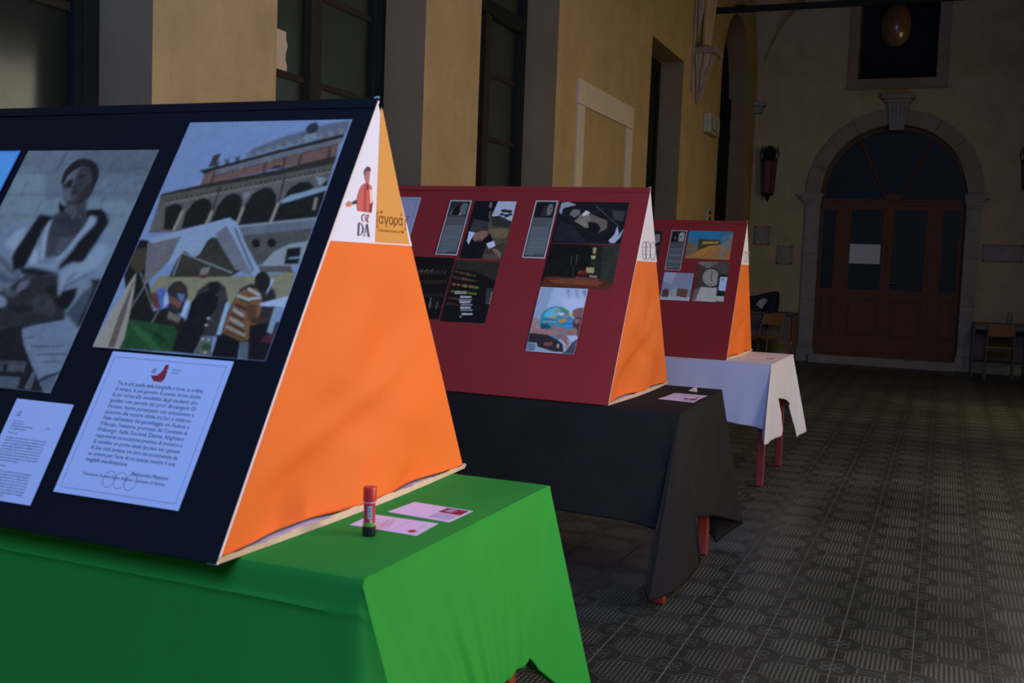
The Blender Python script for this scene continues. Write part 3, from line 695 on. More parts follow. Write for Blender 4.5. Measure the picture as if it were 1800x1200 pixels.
 'portrait': ((-2.0906, -1.6896, 0.2868, 0.9042), '''82 94 114, 0.3 0.3, 400.7 0.3, 400.7 617.1, 0.3 617.1
92 106 128, 0.5 444.7, 205.8 485.5, 400.5 471.8, 400.5 35.5, 220.5 0.5
74 82 100, 157.6 616.9, 400.5 616.5, 400.5 542.9, 232.7 551.2
96 112 132, 0.5 560.1, 88.9 550.7, 154.3 429.3, 9.9 426.1
-1 14 0
58 66 82, 0.5 548.8, 126.8 550.3, 125.1 553.4, 0.5 552.0
58 66 82, 0.5 486.9, 175.9 488.3, 174.4 491.2, 0.5 490.0
58 66 82, 261.9 493.1, 400.5 494.0, 400.5 496.9, 260.5 496.0
58 66 82, 8.6 428.3, 133.3 430.1, 131.8 433.0, 6.9 431.3
58 66 82, 257.9 561.1, 400.5 562.2, 400.5 565.2, 256.3 564.1
58 66 82, 271.6 434.9, 400.5 436.8, 400.5 439.5, 270.2 437.7
46 52 64, 121.6 611.0, 120.1 591.5, 125.2 589.4, 126.8 608.9
46 52 64, 123.0 592.5, 121.5 573.1, 126.6 571.0, 128.1 590.4
46 52 64, 122.8 576.9, 121.3 557.6, 126.4 555.6, 127.9 574.9
58 64 80, 282.7 580.4, 281.6 563.1, 284.9 561.8, 286.0 579.1
58 64 80, 270.2 551.2, 269.2 534.0, 272.4 532.7, 273.5 549.9
58 64 80, 271.3 528.8, 270.3 511.7, 273.6 510.4, 274.6 527.5
58 64 80, 304.1 488.5, 303.0 471.7, 306.2 470.5, 307.3 487.3
58 64 80, 306.2 470.3, 305.1 453.7, 308.3 452.5, 309.4 469.1
58 64 80, 371.1 536.8, 369.8 519.9, 373.0 518.7, 374.2 535.5
58 64 80, 48.2 527.3, 47.8 509.6, 51.3 508.3, 51.8 526.0
58 64 80, 48.2 504.3, 47.8 486.7, 51.3 485.5, 51.7 503.0
58 64 80, 120.9 474.9, 120.3 457.7, 123.7 456.5, 124.3 473.6
58 64 80, 119.7 461.8, 119.1 444.7, 122.5 443.4, 123.1 460.6
58 64 80, 33.4 473.6, 33.1 456.2, 36.6 454.9, 37.0 472.3
58 64 80, 400.5 475.8, 400.5 459.5, 400.5 458.3, 400.5 474.6
-1 1 0
92 106 134, 41.1 330.2, 51.7 386.8, 99.5 416.5, 128.4 421.9, 173.0 446.4, 289.9 448.7, 342.9 422.2, 374.8 382.3, 389.2 342.8, 397.2 277.8, 340.6 251.4, 302.0 240.8, 271.2 285.2, 159.6 289.2, 111.6 319.0, 43.8 325.7
108 122 152, 287.2 259.6, 286.0 290.2, 311.0 308.9, 334.8 329.8, 348.4 361.4, 374.9 362.2, 387.9 340.6, 377.5 302.9, 347.7 275.5, 302.4 249.5
116 130 158, 71.5 352.2, 90.0 385.5, 115.1 402.7, 125.0 360.9, 109.1 332.7
100 114 142, 164.8 293.9, 168.4 348.5, 190.2 356.1, 213.1 318.4, 257.5 311.2, 271.2 285.2
-1 5 0
62 72 96, 302.4 249.5, 349.2 282.1, 373.6 296.2, 369.7 289.6, 345.1 271.1, 314.1 245.8
74 84 108, 304.2 264.8, 320.9 289.6, 327.4 286.6, 312.3 258.7
72 82 106, 187.7 303.9, 222.9 314.3, 245.1 310.7, 225.9 308.8
-1 2 0
46 50 62, 175.1 422.9, 193.6 446.8, 279.9 448.5, 291.2 421.0, 283.9 391.0, 266.1 347.4, 253.0 324.4, 213.1 318.4, 196.5 356.3, 185.9 390.6
58 62 76, 224.8 377.8, 263.7 381.3, 275.6 368.0, 260.9 338.2, 239.6 330.6
38 42 52, 184.1 425.5, 249.1 429.3, 278.8 420.7, 267.8 392.8, 216.4 393.7
-1 4 0
24 26 34, 191.5 386.2, 208.6 383.2, 207.4 387.6, 190.4 390.6
24 26 34, 208.5 383.2, 228.5 379.2, 227.6 383.6, 207.5 387.6
24 26 34, 228.9 379.1, 250.1 377.5, 248.4 382.0, 227.2 383.6
24 26 34, 251.3 377.6, 267.7 385.0, 263.8 389.1, 247.3 381.8
24 26 34, 268.1 385.2, 280.2 395.8, 275.6 399.5, 263.4 388.9
128 144 176, 175.1 422.9, 181.5 420.7, 184.5 385.9, 202.4 340.6, 213.1 318.4, 204.4 320.3, 184.1 367.4, 174.7 404.2
112 126 156, 289.1 430.1, 306.5 430.5, 310.8 416.8, 289.6 379.8, 280.0 354.6, 257.5 311.2, 247.7 315.3, 266.0 342.9, 275.9 377.1, 286.9 404.8
120 136 166, 167.6 307.5, 170.9 344.0, 183.4 335.4, 197.7 304.3
-1 1 0
17 19 25, 132.3 419.6, 133.8 436.2, 181.7 430.1, 177.6 418.3, 169.4 394.7, 169.8 355.5, 170.0 303.1, 164.6 284.9, 136.7 283.7, 114.1 319.1, 115.7 344.4, 125.3 384.2
17 19 25, 284.9 448.6, 326.9 444.8, 350.3 422.3, 350.9 411.0, 342.7 367.9, 334.0 336.4, 331.8 316.4, 318.2 309.2, 299.6 311.8, 286.5 303.5, 271.4 289.6, 264.3 298.1, 283.0 339.0, 289.0 366.2, 311.6 405.4, 314.7 421.5, 302.9 432.7
22 24 30, 160.9 291.5, 193.1 294.0, 225.9 289.8, 274.2 284.2, 257.5 277.9, 230.9 271.2, 179.4 272.2, 159.5 280.2
-1 1 0
62 70 90, 45.1 323.4, 81.8 320.2, 113.9 300.8, 131.7 288.0, 169.4 271.7, 169.1 258.3, 146.3 248.3, 85.2 254.3
84 92 116, 59.5 307.8, 88.1 304.3, 131.5 279.0, 161.7 266.9, 146.5 261.7, 103.4 277.7
32 35 42, 180.6 270.0, 235.8 271.4, 273.5 280.9, 296.1 242.7, 309.3 217.6, 343.3 189.9, 357.7 153.2, 230.8 134.3, 154.2 135.5, 102.9 223.9, 140.9 230.3, 161.5 253.5
22 24 29, 252.8 249.2, 284.7 259.5, 306.0 223.9, 313.3 200.8, 280.6 216.0
42 46 54, 247.3 231.5, 266.8 232.5, 320.2 196.9, 312.1 175.3, 243.3 183.9, 232.1 213.3
-1 5 0
78 82 98, 173.7 240.8, 174.0 254.1, 194.2 264.0, 202.2 263.2, 202.4 244.5, 188.4 232.8, 182.0 221.5
96 108 136, 105.4 219.6, 139.5 219.2, 161.8 207.3, 167.7 192.3, 126.4 183.4
64 68 84, 117.1 244.7, 152.4 237.5, 178.4 227.9, 180.6 214.9, 154.5 220.0
24 26 32, 178.9 195.2, 245.0 199.0, 254.3 186.7, 218.9 178.1, 182.4 184.5
100 112 140, 277.0 278.8, 283.0 276.9, 302.5 251.7, 307.1 221.8, 292.6 244.7
16 18 24, 307.9 239.0, 346.4 249.6, 352.1 224.2, 345.9 194.2, 317.8 196.8, 304.5 217.3
52 60 78, 346.5 183.8, 358.7 216.1, 369.5 242.2, 397.0 273.5, 395.0 239.3, 396.1 180.5, 390.0 155.3
26 28 38, 368.8 272.2, 399.8 272.6, 400.5 248.2, 400.5 156.2, 390.0 155.3, 391.4 217.9, 389.7 249.6
-1 2 0
44 48 58, 162.1 526.3, 174.0 554.8, 195.7 568.2, 227.2 570.1, 259.4 541.9, 262.5 515.8, 263.5 489.9, 259.1 475.2, 268.0 449.8, 277.3 439.1, 269.9 422.8, 246.5 422.2, 216.4 437.9, 202.1 461.4, 179.6 485.2, 169.9 503.7
74 80 98, 162.2 528.2, 170.8 552.9, 190.5 562.5, 191.0 541.6, 192.6 522.7, 193.3 509.6, 198.0 496.6, 207.5 474.4, 195.5 474.2, 177.7 488.9, 168.0 511.2
60 66 82, 207.9 454.2, 217.2 463.5, 234.0 462.0, 244.1 438.5, 242.6 422.1, 224.4 438.0
36 38 44, 230.2 500.6, 234.8 523.0, 256.9 526.9, 263.5 489.9, 249.3 478.7, 229.3 471.1
-1 6 0
24 26 33, 170.3 526.3, 181.7 535.9, 188.7 528.3, 192.3 511.5, 178.5 506.6, 172.1 513.1
28 30 37, 197.1 541.6, 212.4 547.4, 220.3 539.8, 205.0 534.1
30 32 38, 194.3 511.5, 206.5 515.3, 213.4 509.8, 198.3 507.8
32 33 40, 200.0 496.6, 212.3 504.2, 223.2 502.4, 214.0 493.0, 203.9 489.2
66 72 86, 186.8 534.0, 191.8 534.0, 198.5 515.3, 194.3 511.5
62 64 70, 208.8 487.4, 217.9 489.4, 217.6 478.3, 211.5 474.5
20 22 28, 207.3 467.0, 231.2 467.4, 247.5 482.4, 246.1 469.5, 226.0 461.8
-1 3 0
26 28 34, 153.9 526.2, 149.1 541.4, 148.3 560.5, 156.9 579.7, 171.6 591.3, 188.6 594.1, 213.6 589.2, 235.5 577.7, 252.0 560.7, 260.4 541.9, 261.9 528.8, 260.3 512.1, 263.6 493.6, 250.6 515.7, 241.4 541.8, 220.1 568.2, 195.2 569.2, 176.1 558.6, 165.5 543.4, 164.2 526.3, 176.9 500.1, 166.9 511.2
20 22 28, 177.3 472.1, 189.2 463.0, 207.0 456.0, 205.6 439.5, 190.7 444.7, 181.0 457.4
17 19 25, 270.7 444.4, 279.2 450.9, 313.7 452.5, 331.3 440.2, 324.2 431.2, 308.0 432.6, 289.3 434.9, 282.7 428.4
-1 2 0
22 24 30, 158.6 132.9, 241.0 146.0, 271.1 103.5, 320.8 56.5, 361.4 20.9, 383.4 0.5, 219.1 0.5
88 100 128, 245.1 140.6, 277.3 152.1, 329.1 164.7, 354.2 170.1, 389.5 142.9, 400.5 127.4, 400.5 95.1, 400.5 3.8, 370.8 11.3, 344.2 37.1, 287.4 93.7, 257.1 120.9
70 80 104, 400.5 3.8, 396.9 48.5, 361.8 28.0, 370.8 11.3
-1 3 0
52 60 80, 262.6 119.1, 289.0 122.8, 287.4 125.3, 261.0 121.6
52 60 80, 292.7 99.9, 340.5 103.1, 338.6 106.6, 290.8 103.5
52 60 80, 340.1 103.8, 382.6 107.8, 381.4 109.9, 339.0 105.9
52 60 80, 322.2 81.6, 395.9 90.3, 394.2 93.4, 320.3 84.7
52 60 80, 343.0 66.9, 388.9 71.8, 387.5 74.2, 341.6 69.3
40 46 62, 353.7 27.3, 364.4 38.8, 400.0 50.6, 400.5 45.3, 376.1 32.7, 361.4 20.9
50 56 70, 177.6 61.5, 298.7 65.5, 305.8 41.0, 192.0 37.0
62 70 88, 199.1 24.9, 303.7 29.2, 307.1 3.9, 213.1 0.9
64 72 90, 327.4 44.6, 340.3 40.3, 345.0 4.6, 325.9 4.7
84 90 102, 262.3 42.4, 264.8 53.5, 263.2 54.0, 260.7 43.0
84 90 102, 271.7 43.2, 274.2 54.2, 272.6 54.8, 270.1 43.8
84 90 102, 281.0 44.0, 283.5 55.0, 281.9 55.5, 279.4 44.5
84 90 102, 290.3 44.7, 292.9 55.7, 291.3 56.3, 288.7 45.3
84 90 102, 299.6 45.5, 302.1 56.5, 300.6 57.0, 298.0 46.1
20 22 28, 239.0 55.4, 250.5 54.5, 256.1 36.9, 246.8 37.9
-1 2 0'''),
 'blue_view': ((-2.525, -2.116, 0.4484, 0.9052), '''38 96 190, 0.3 0.3, 408.7 0.3, 408.7 456.5, 0.3 456.5
70 130 205, 0.0 330.0, 405.0 300.0, 405.0 452.0, 0.0 452.0
30 84 176, 0.0 250.0, 405.0 220.0, 405.0 320.0, 0.0 360.0
26 28 40, 0.0 150.0, 100.0 190.0, 200.0 170.0, 300.0 215.0, 330.0 190.0, 360.0 240.0, 405.0 215.0, 405.0 0.0, 0.0 0.0
70 36 36, 300.0 150.0, 405.0 190.0, 405.0 120.0, 300.0 90.0
30 60 120, 0.0 60.0, 405.0 80.0, 405.0 0.0, 0.0 0.0'''),
 'lab1': ((-2.1626, -2.0525, 0.6615, 0.955), '''150 142 158, 0.3 0.3, 109.8 0.3, 109.8 293.2, 0.3 293.2
48 54 68, 5.0 5.0, 105.1 5.0, 105.1 288.5, 5.0 288.5
28 28 34, 10.0 205.4, 100.1 205.4, 100.1 283.5, 10.0 283.5
70 74 80, 15.0 223.1, 35.0 264.2, 50.0 270.0, 45.0 234.8, 80.0 211.3, 90.0 211.3, 60.0 246.5, 70.0 278.8, 95.0 273.0, 96.0 234.8, 70.0 208.4, 20.0 208.4
16 16 20, 25.0 211.3, 30.0 252.4, 48.0 275.9, 60.0 252.4, 62.0 211.3
110 114 124, 64.0 211.3, 70.0 240.7, 76.0 217.2
90 92 100, 84.0 223.1, 92.0 234.8, 94.0 211.3
60 62 70, 10.0 162.9, 100.1 162.9, 100.1 202.5, 10.0 202.5
98 104 116, 12.0 155.6, 98.1 155.6, 98.1 157.7, 12.0 157.7
98 104 116, 12.0 149.5, 98.1 149.5, 98.1 151.6, 12.0 151.6
98 104 116, 12.0 143.4, 98.1 143.4, 98.1 145.5, 12.0 145.5
98 104 116, 12.0 137.3, 98.1 137.3, 98.1 139.4, 12.0 139.4
98 104 116, 12.0 131.2, 98.1 131.2, 98.1 133.3, 12.0 133.3
98 104 116, 12.0 125.1, 98.1 125.1, 98.1 127.2, 12.0 127.2
98 104 116, 12.0 119.0, 98.1 119.0, 98.1 121.1, 12.0 121.1
98 104 116, 12.0 112.9, 98.1 112.9, 98.1 115.0, 12.0 115.0
98 104 116, 12.0 106.8, 98.1 106.8, 98.1 108.9, 12.0 108.9
98 104 116, 12.0 100.7, 98.1 100.7, 98.1 102.8, 12.0 102.8
98 104 116, 12.0 94.6, 98.1 94.6, 98.1 96.7, 12.0 96.7
98 104 116, 12.0 88.5, 98.1 88.5, 98.1 90.6, 12.0 90.6
98 104 116, 12.0 82.4, 98.1 82.4, 98.1 84.5, 12.0 84.5
98 104 116, 12.0 76.3, 98.1 76.3, 98.1 78.4, 12.0 78.4
98 104 116, 12.0 70.2, 98.1 70.2, 98.1 72.3, 12.0 72.3
98 104 116, 12.0 64.1, 98.1 64.1, 98.1 66.2, 12.0 66.2
98 104 116, 12.0 58.0, 98.1 58.0, 98.1 60.1, 12.0 60.1
98 104 116, 12.0 51.9, 98.1 51.9, 98.1 54.0, 12.0 54.0
98 104 116, 12.0 45.8, 98.1 45.8, 98.1 47.9, 12.0 47.9
98 104 116, 12.0 39.7, 98.1 39.7, 98.1 41.8, 12.0 41.8
98 104 116, 12.0 33.6, 98.1 33.6, 98.1 35.7, 12.0 35.7
98 104 116, 12.0 27.5, 98.1 27.5, 98.1 29.6, 12.0 29.6
98 104 116, 12.0 21.4, 98.1 21.4, 98.1 23.5, 12.0 23.5
98 104 116, 12.0 15.3, 55.0 15.3, 55.0 17.4, 12.0 17.4'''),
 'lab2': ((-1.7343, -1.6263, 0.6615, 0.9591), '''150 142 158, 0.3 0.3, 107.7 0.3, 107.7 297.3, 0.3 297.3
48 54 68, 5.0 5.0, 103.0 5.0, 103.0 292.6, 5.0 292.6
28 28 34, 10.0 208.3, 98.0 208.3, 98.0 287.6, 10.0 287.6
16 16 20, 10.0 208.3, 98.0 208.3, 98.0 287.6, 10.0 287.6
80 80 88, 70.0 217.2, 64.0 250.0, 68.0 276.8, 84.0 279.7, 92.0 255.9, 86.0 223.2
34 34 40, 40.0 214.3, 48.0 267.8, 68.0 276.8, 64.0 250.0, 70.0 217.2
20 20 24, 76.0 253.0, 86.0 253.0, 85.0 257.4, 76.0 257.4
60 62 70, 10.0 165.2, 98.0 165.2, 98.0 205.3, 10.0 205.3
98 104 116, 12.0 157.7, 96.0 157.7, 96.0 159.8, 12.0 159.8
98 104 116, 12.0 151.6, 96.0 151.6, 96.0 153.7, 12.0 153.7
98 104 116, 12.0 145.5, 96.0 145.5, 96.0 147.6, 12.0 147.6
98 104 116, 12.0 139.4, 96.0 139.4, 96.0 141.5, 12.0 141.5
98 104 116, 12.0 133.3, 96.0 133.3, 96.0 135.4, 12.0 135.4
98 104 116, 12.0 127.2, 96.0 127.2, 96.0 129.3, 12.0 129.3
98 104 116, 12.0 121.1, 96.0 121.1, 96.0 123.2, 12.0 123.2
98 104 116, 12.0 115.0, 96.0 115.0, 96.0 117.1, 12.0 117.1
98 104 116, 12.0 108.9, 96.0 108.9, 96.0 111.0, 12.0 111.0
98 104 116, 12.0 102.8, 96.0 102.8, 96.0 104.9, 12.0 104.9
98 104 116, 12.0 96.7, 96.0 96.7, 96.0 98.8, 12.0 98.8
98 104 116, 12.0 90.6, 96.0 90.6, 96.0 92.7, 12.0 92.7
98 104 116, 12.0 84.5, 96.0 84.5, 96.0 86.6, 12.0 86.6
98 104 116, 12.0 78.4, 96.0 78.4, 96.0 80.5, 12.0 80.5
98 104 116, 12.0 72.3, 96.0 72.3, 96.0 74.4, 12.0 74.4
98 104 116, 12.0 66.2, 96.0 66.2, 96.0 68.3, 12.0 68.3
98 104 116, 12.0 60.1, 96.0 60.1, 96.0 62.2, 12.0 62.2
98 104 116, 12.0 54.0, 96.0 54.0, 96.0 56.1, 12.0 56.1
98 104 116, 12.0 47.9, 96.0 47.9, 96.0 50.0, 12.0 50.0
98 104 116, 12.0 41.8, 96.0 41.8, 96.0 43.9, 12.0 43.9
98 104 116, 12.0 35.7, 96.0 35.7, 96.0 37.8, 12.0 37.8
98 104 116, 12.0 29.6, 96.0 29.6, 96.0 31.7, 12.0 31.7
98 104 116, 12.0 23.5, 96.0 23.5, 96.0 25.6, 12.0 25.6
98 104 116, 12.0 17.4, 54.0 17.4, 54.0 19.5, 12.0 19.5'''),
 'lab3': ((-1.7425, -1.6349, 0.6308, 0.9413), '''150 142 158, 0.3 0.3, 107.3 0.3, 107.3 310.2, 0.3 310.2
48 54 68, 5.0 5.0, 102.6 5.0, 102.6 305.5, 5.0 305.5
28 28 34, 10.0 217.4, 97.6 217.4, 97.6 300.5, 10.0 300.5
120 124 138, 60.0 223.6, 56.0 279.4, 70.0 295.0, 92.0 288.8, 94.0 223.6
14 14 18, 10.0 223.6, 16.0 285.7, 40.0 295.0, 50.0 263.9, 45.0 223.6
130 134 146, 30.0 248.4, 38.0 263.9, 36.0 236.0
50 52 60, 62.0 260.8, 78.0 267.0, 80.0 254.6, 64.0 248.4
60 62 70, 10.0 172.3, 97.6 172.3, 97.6 214.2, 10.0 214.2
98 104 116, 12.0 164.6, 95.6 164.6, 95.6 166.7, 12.0 166.7
98 104 116, 12.0 158.5, 95.6 158.5, 95.6 160.6, 12.0 160.6
98 104 116, 12.0 152.4, 95.6 152.4, 95.6 154.5, 12.0 154.5
98 104 116, 12.0 146.3, 95.6 146.3, 95.6 148.4, 12.0 148.4
98 104 116, 12.0 140.2, 95.6 140.2, 95.6 142.3, 12.0 142.3
98 104 116, 12.0 134.1, 95.6 134.1, 95.6 136.2, 12.0 136.2
98 104 116, 12.0 128.0, 95.6 128.0, 95.6 130.1, 12.0 130.1
98 104 116, 12.0 121.9, 95.6 121.9, 95.6 124.0, 12.0 124.0
98 104 116, 12.0 115.8, 95.6 115.8, 95.6 117.9, 12.0 117.9
98 104 116, 12.0 109.7, 95.6 109.7, 95.6 111.8, 12.0 111.8
98 104 116, 12.0 103.6, 95.6 103.6, 95.6 105.7, 12.0 105.7
98 104 116, 12.0 97.5, 95.6 97.5, 95.6 99.6, 12.0 99.6
98 104 116, 12.0 91.4, 95.6 91.4, 95.6 93.5, 12.0 93.5
98 104 116, 12.0 85.3, 95.6 85.3, 95.6 87.4, 12.0 87.4
98 104 116, 12.0 79.2, 95.6 79.2, 95.6 81.3, 12.0 81.3
98 104 116, 12.0 73.1, 95.6 73.1, 95.6 75.2, 12.0 75.2
98 104 116, 12.0 67.0, 95.6 67.0, 95.6 69.1, 12.0 69.1
98 104 116, 12.0 60.9, 95.6 60.9, 95.6 63.0, 12.0 63.0
98 104 116, 12.0 54.8, 95.6 54.8, 95.6 56.9, 12.0 56.9
98 104 116, 12.0 48.7, 95.6 48.7, 95.6 50.8, 12.0 50.8
98 104 116, 12.0 42.6, 95.6 42.6, 95.6 44.7, 12.0 44.7
98 104 116, 12.0 36.5, 95.6 36.5, 95.6 38.6, 12.0 38.6
98 104 116, 12.0 30.4, 95.6 30.4, 95.6 32.5, 12.0 32.5
98 104 116, 12.0 24.3, 95.6 24.3, 95.6 26.4, 12.0 26.4
98 104 116, 12.0 18.2, 53.8 18.2, 53.8 20.3, 12.0 20.3'''),
 'field': ((-2.0354, -1.8263, 0.6494, 0.953), '''13 14 19, 0.3 0.3, 208.8 0.3, 208.8 303.3, 0.3 303.3
130 136 164, 116.9 303.1, 208.6 303.1, 208.6 196.0, 101.9 218.8
62 54 48, 100.4 225.1, 208.6 197.2, 203.5 0.5, 110.3 0.5, 118.1 81.4, 92.7 136.7
36 34 32, 101.9 218.8, 141.5 225.9, 207.1 195.9, 205.7 164.7, 120.1 168.7
30 32 30, 176.3 252.0, 173.7 245.8, 164.1 242.4, 152.0 243.3, 143.1 248.1, 141.5 254.6, 148.1 259.7, 159.6 261.0, 170.8 258.0
30 32 30, 199.2 249.2, 196.7 243.5, 187.8 240.3, 176.6 241.1, 168.3 245.6, 166.9 251.6, 172.9 256.4, 183.7 257.7, 194.1 254.8
30 32 30, 164.5 232.7, 162.6 228.2, 155.5 225.7, 146.7 226.4, 140.1 229.9, 139.0 234.6, 143.8 238.4, 152.3 239.4, 160.4 237.1
30 32 30, 191.6 227.0, 189.3 221.7, 181.0 218.7, 170.6 219.5, 162.9 223.6, 161.6 229.2, 167.2 233.6, 177.2 234.8, 186.8 232.2
30 32 30, 204.0 233.5, 202.3 229.5, 195.9 227.2, 187.9 227.8, 182.0 230.9, 181.0 235.2, 185.3 238.6, 193.0 239.5, 200.4 237.5
30 30 30, 171.2 227.3, 169.9 195.8, 174.7 194.5, 176.0 225.9
84 72 56, 105.6 155.8, 204.3 158.4, 204.5 108.8, 122.1 112.5
46 40 36, 116.8 62.8, 198.9 84.0, 199.1 35.0, 121.6 19.9
78 80 90, 76.5 298.1, 89.2 295.1, 91.1 263.1, 78.8 269.3
60 62 70, 85.3 250.2, 94.2 250.4, 99.1 206.1, 90.5 212.2
42 42 47, 19.3 204.3, 95.2 193.3, 100.7 140.0, 14.9 134.5
102 76 72, 39.6 100.7, 46.4 132.2, 78.5 146.3, 107.8 142.1, 101.7 111.9, 86.2 91.6, 57.9 86.9
70 50 48, 55.1 98.1, 83.6 102.1, 80.7 90.1, 58.8 88.2
158 164 190, 11.9 139.5, 45.1 132.8, 31.6 97.4, 26.4 71.0, 14.3 90.6
11 11 16, 101.1 102.6, 116.8 134.2, 143.6 91.5, 118.2 69.0
150 156 184, 111.9 78.1, 145.2 94.6, 159.4 67.3, 131.1 52.2
98 74 70, 142.7 52.6, 167.2 52.2, 194.5 34.8, 199.5 4.5, 181.7 16.0, 164.7 33.7'''),
 'dark_books': ((-2.2681, -2.057, 0.3366, 0.6474), '''12 11 13, 0.3 0.3, 210.8 0.3, 210.8 310.5, 0.3 310.5
44 34 30, 39.3 240.0, 50.4 239.2, 52.3 219.5, 41.2 220.3
44 34 30, 56.1 240.7, 67.2 240.0, 69.1 220.3, 58.0 221.0
44 34 30, 72.9 241.4, 84.0 240.7, 85.8 221.0, 74.8 221.8
44 34 30, 89.7 242.2, 100.7 241.4, 102.5 221.8, 91.5 222.5
44 34 30, 106.4 242.9, 117.4 242.1, 119.2 222.5, 108.2 223.2
44 34 30, 123.0 243.6, 134.1 242.8, 135.8 223.3, 124.8 224.0
44 34 30, 139.7 244.3, 150.6 243.6, 152.4 224.0, 141.4 224.7
44 34 30, 156.2 245.0, 167.2 244.3, 168.9 224.7, 157.9 225.5
44 34 30, 172.8 245.7, 183.7 245.0, 185.4 225.5, 174.4 226.2
38 28 24, 53.0 191.2, 64.1 190.5, 66.0 171.0, 54.9 171.7
38 28 24, 69.8 192.0, 80.9 191.3, 82.7 171.8, 71.6 172.5
38 28 24, 86.5 192.8, 97.5 192.1, 99.3 172.6, 88.3 173.3
38 28 24, 103.1 193.6, 114.1 192.9, 115.9 173.4, 104.9 174.1
38 28 24, 119.7 194.4, 130.7 193.6, 132.5 174.2, 121.5 174.9
38 28 24, 136.3 195.1, 147.3 194.4, 149.0 175.0, 138.0 175.7
38 28 24, 152.8 195.9, 163.8 195.2, 165.4 175.8, 154.5 176.5
38 28 24, 169.3 196.7, 180.2 196.0, 181.9 176.6, 171.0 177.3
38 28 24, 185.8 197.4, 196.6 196.7, 198.2 177.4, 187.4 178.1
30 24 24, 71.8 125.0, 82.8 124.3, 84.6 105.1, 73.6 105.7
30 24 24, 88.4 125.8, 99.3 125.2, 101.1 105.9, 90.2 106.6
30 24 24, 104.9 126.7, 115.9 126.0, 117.6 106.8, 106.7 107.4
30 24 24, 121.4 127.5, 132.4 126.9, 134.1 107.7, 123.2 108.3
30 24 24, 137.9 128.4, 148.8 127.8, 150.5 108.6, 139.6 109.2
30 24 24, 154.3 129.3, 165.2 128.6, 166.9 109.4, 156.0 110.1
30 24 24, 170.7 130.1, 181.6 129.5, 183.2 110.3, 172.4 110.9
30 24 24, 187.1 131.0, 197.9 130.3, 199.5 111.2, 188.7 111.8
30 24 24, 203.4 131.8, 210.6 131.2, 210.6 112.1, 205.0 112.7
26 24 26, 86.9 71.4, 97.8 70.8, 99.6 51.8, 88.7 52.3
26 24 26, 103.4 72.3, 114.3 71.8, 116.0 52.7, 105.1 53.3
26 24 26, 119.8 73.3, 130.7 72.7, 132.4 53.6, 121.6 54.2
26 24 26, 136.2 74.2, 147.1 73.6, 148.8 54.6, 137.9 55.2
26 24 26, 152.6 75.1, 163.4 74.5, 165.1 55.5, 154.3 56.1
26 24 26, 168.9 76.0, 179.7 75.4, 181.4 56.5, 170.6 57.0
26 24 26, 185.2 76.9, 196.0 76.3, 197.6 57.4, 186.8 58.0
26 24 26, 201.4 77.8, 210.6 77.2, 210.6 58.3, 203.0 58.9
26 24 26, 210.6 78.7, 210.6 78.2, 210.6 59.2, 210.6 59.8
110 114 130, 141.8 104.7, 150.6 51.3, 153.6 51.1, 144.8 104.5
80 84 96, 179.1 88.8, 181.9 50.2, 184.3 49.9, 181.5 88.4
70 72 80, 183.1 85.9, 185.7 50.3, 187.5 50.1, 184.9 85.7
80 74 70, 54.3 247.2, 54.5 233.5, 57.0 233.0, 56.8 246.6
80 74 70, 65.0 244.0, 64.1 234.1, 66.6 233.3, 67.5 243.2
80 74 70, 75.6 241.0, 73.7 234.7, 76.1 233.5, 78.0 239.8
80 74 70, 83.1 248.4, 83.3 234.8, 85.8 234.3, 85.6 247.8
80 74 70, 93.7 245.2, 92.8 235.3, 95.3 234.6, 96.2 244.5
80 74 70, 104.3 242.2, 102.4 235.9, 104.8 234.8, 106.7 241.0
80 74 70, 111.8 249.6, 111.9 236.0, 114.4 235.5, 114.3 249.1'''),
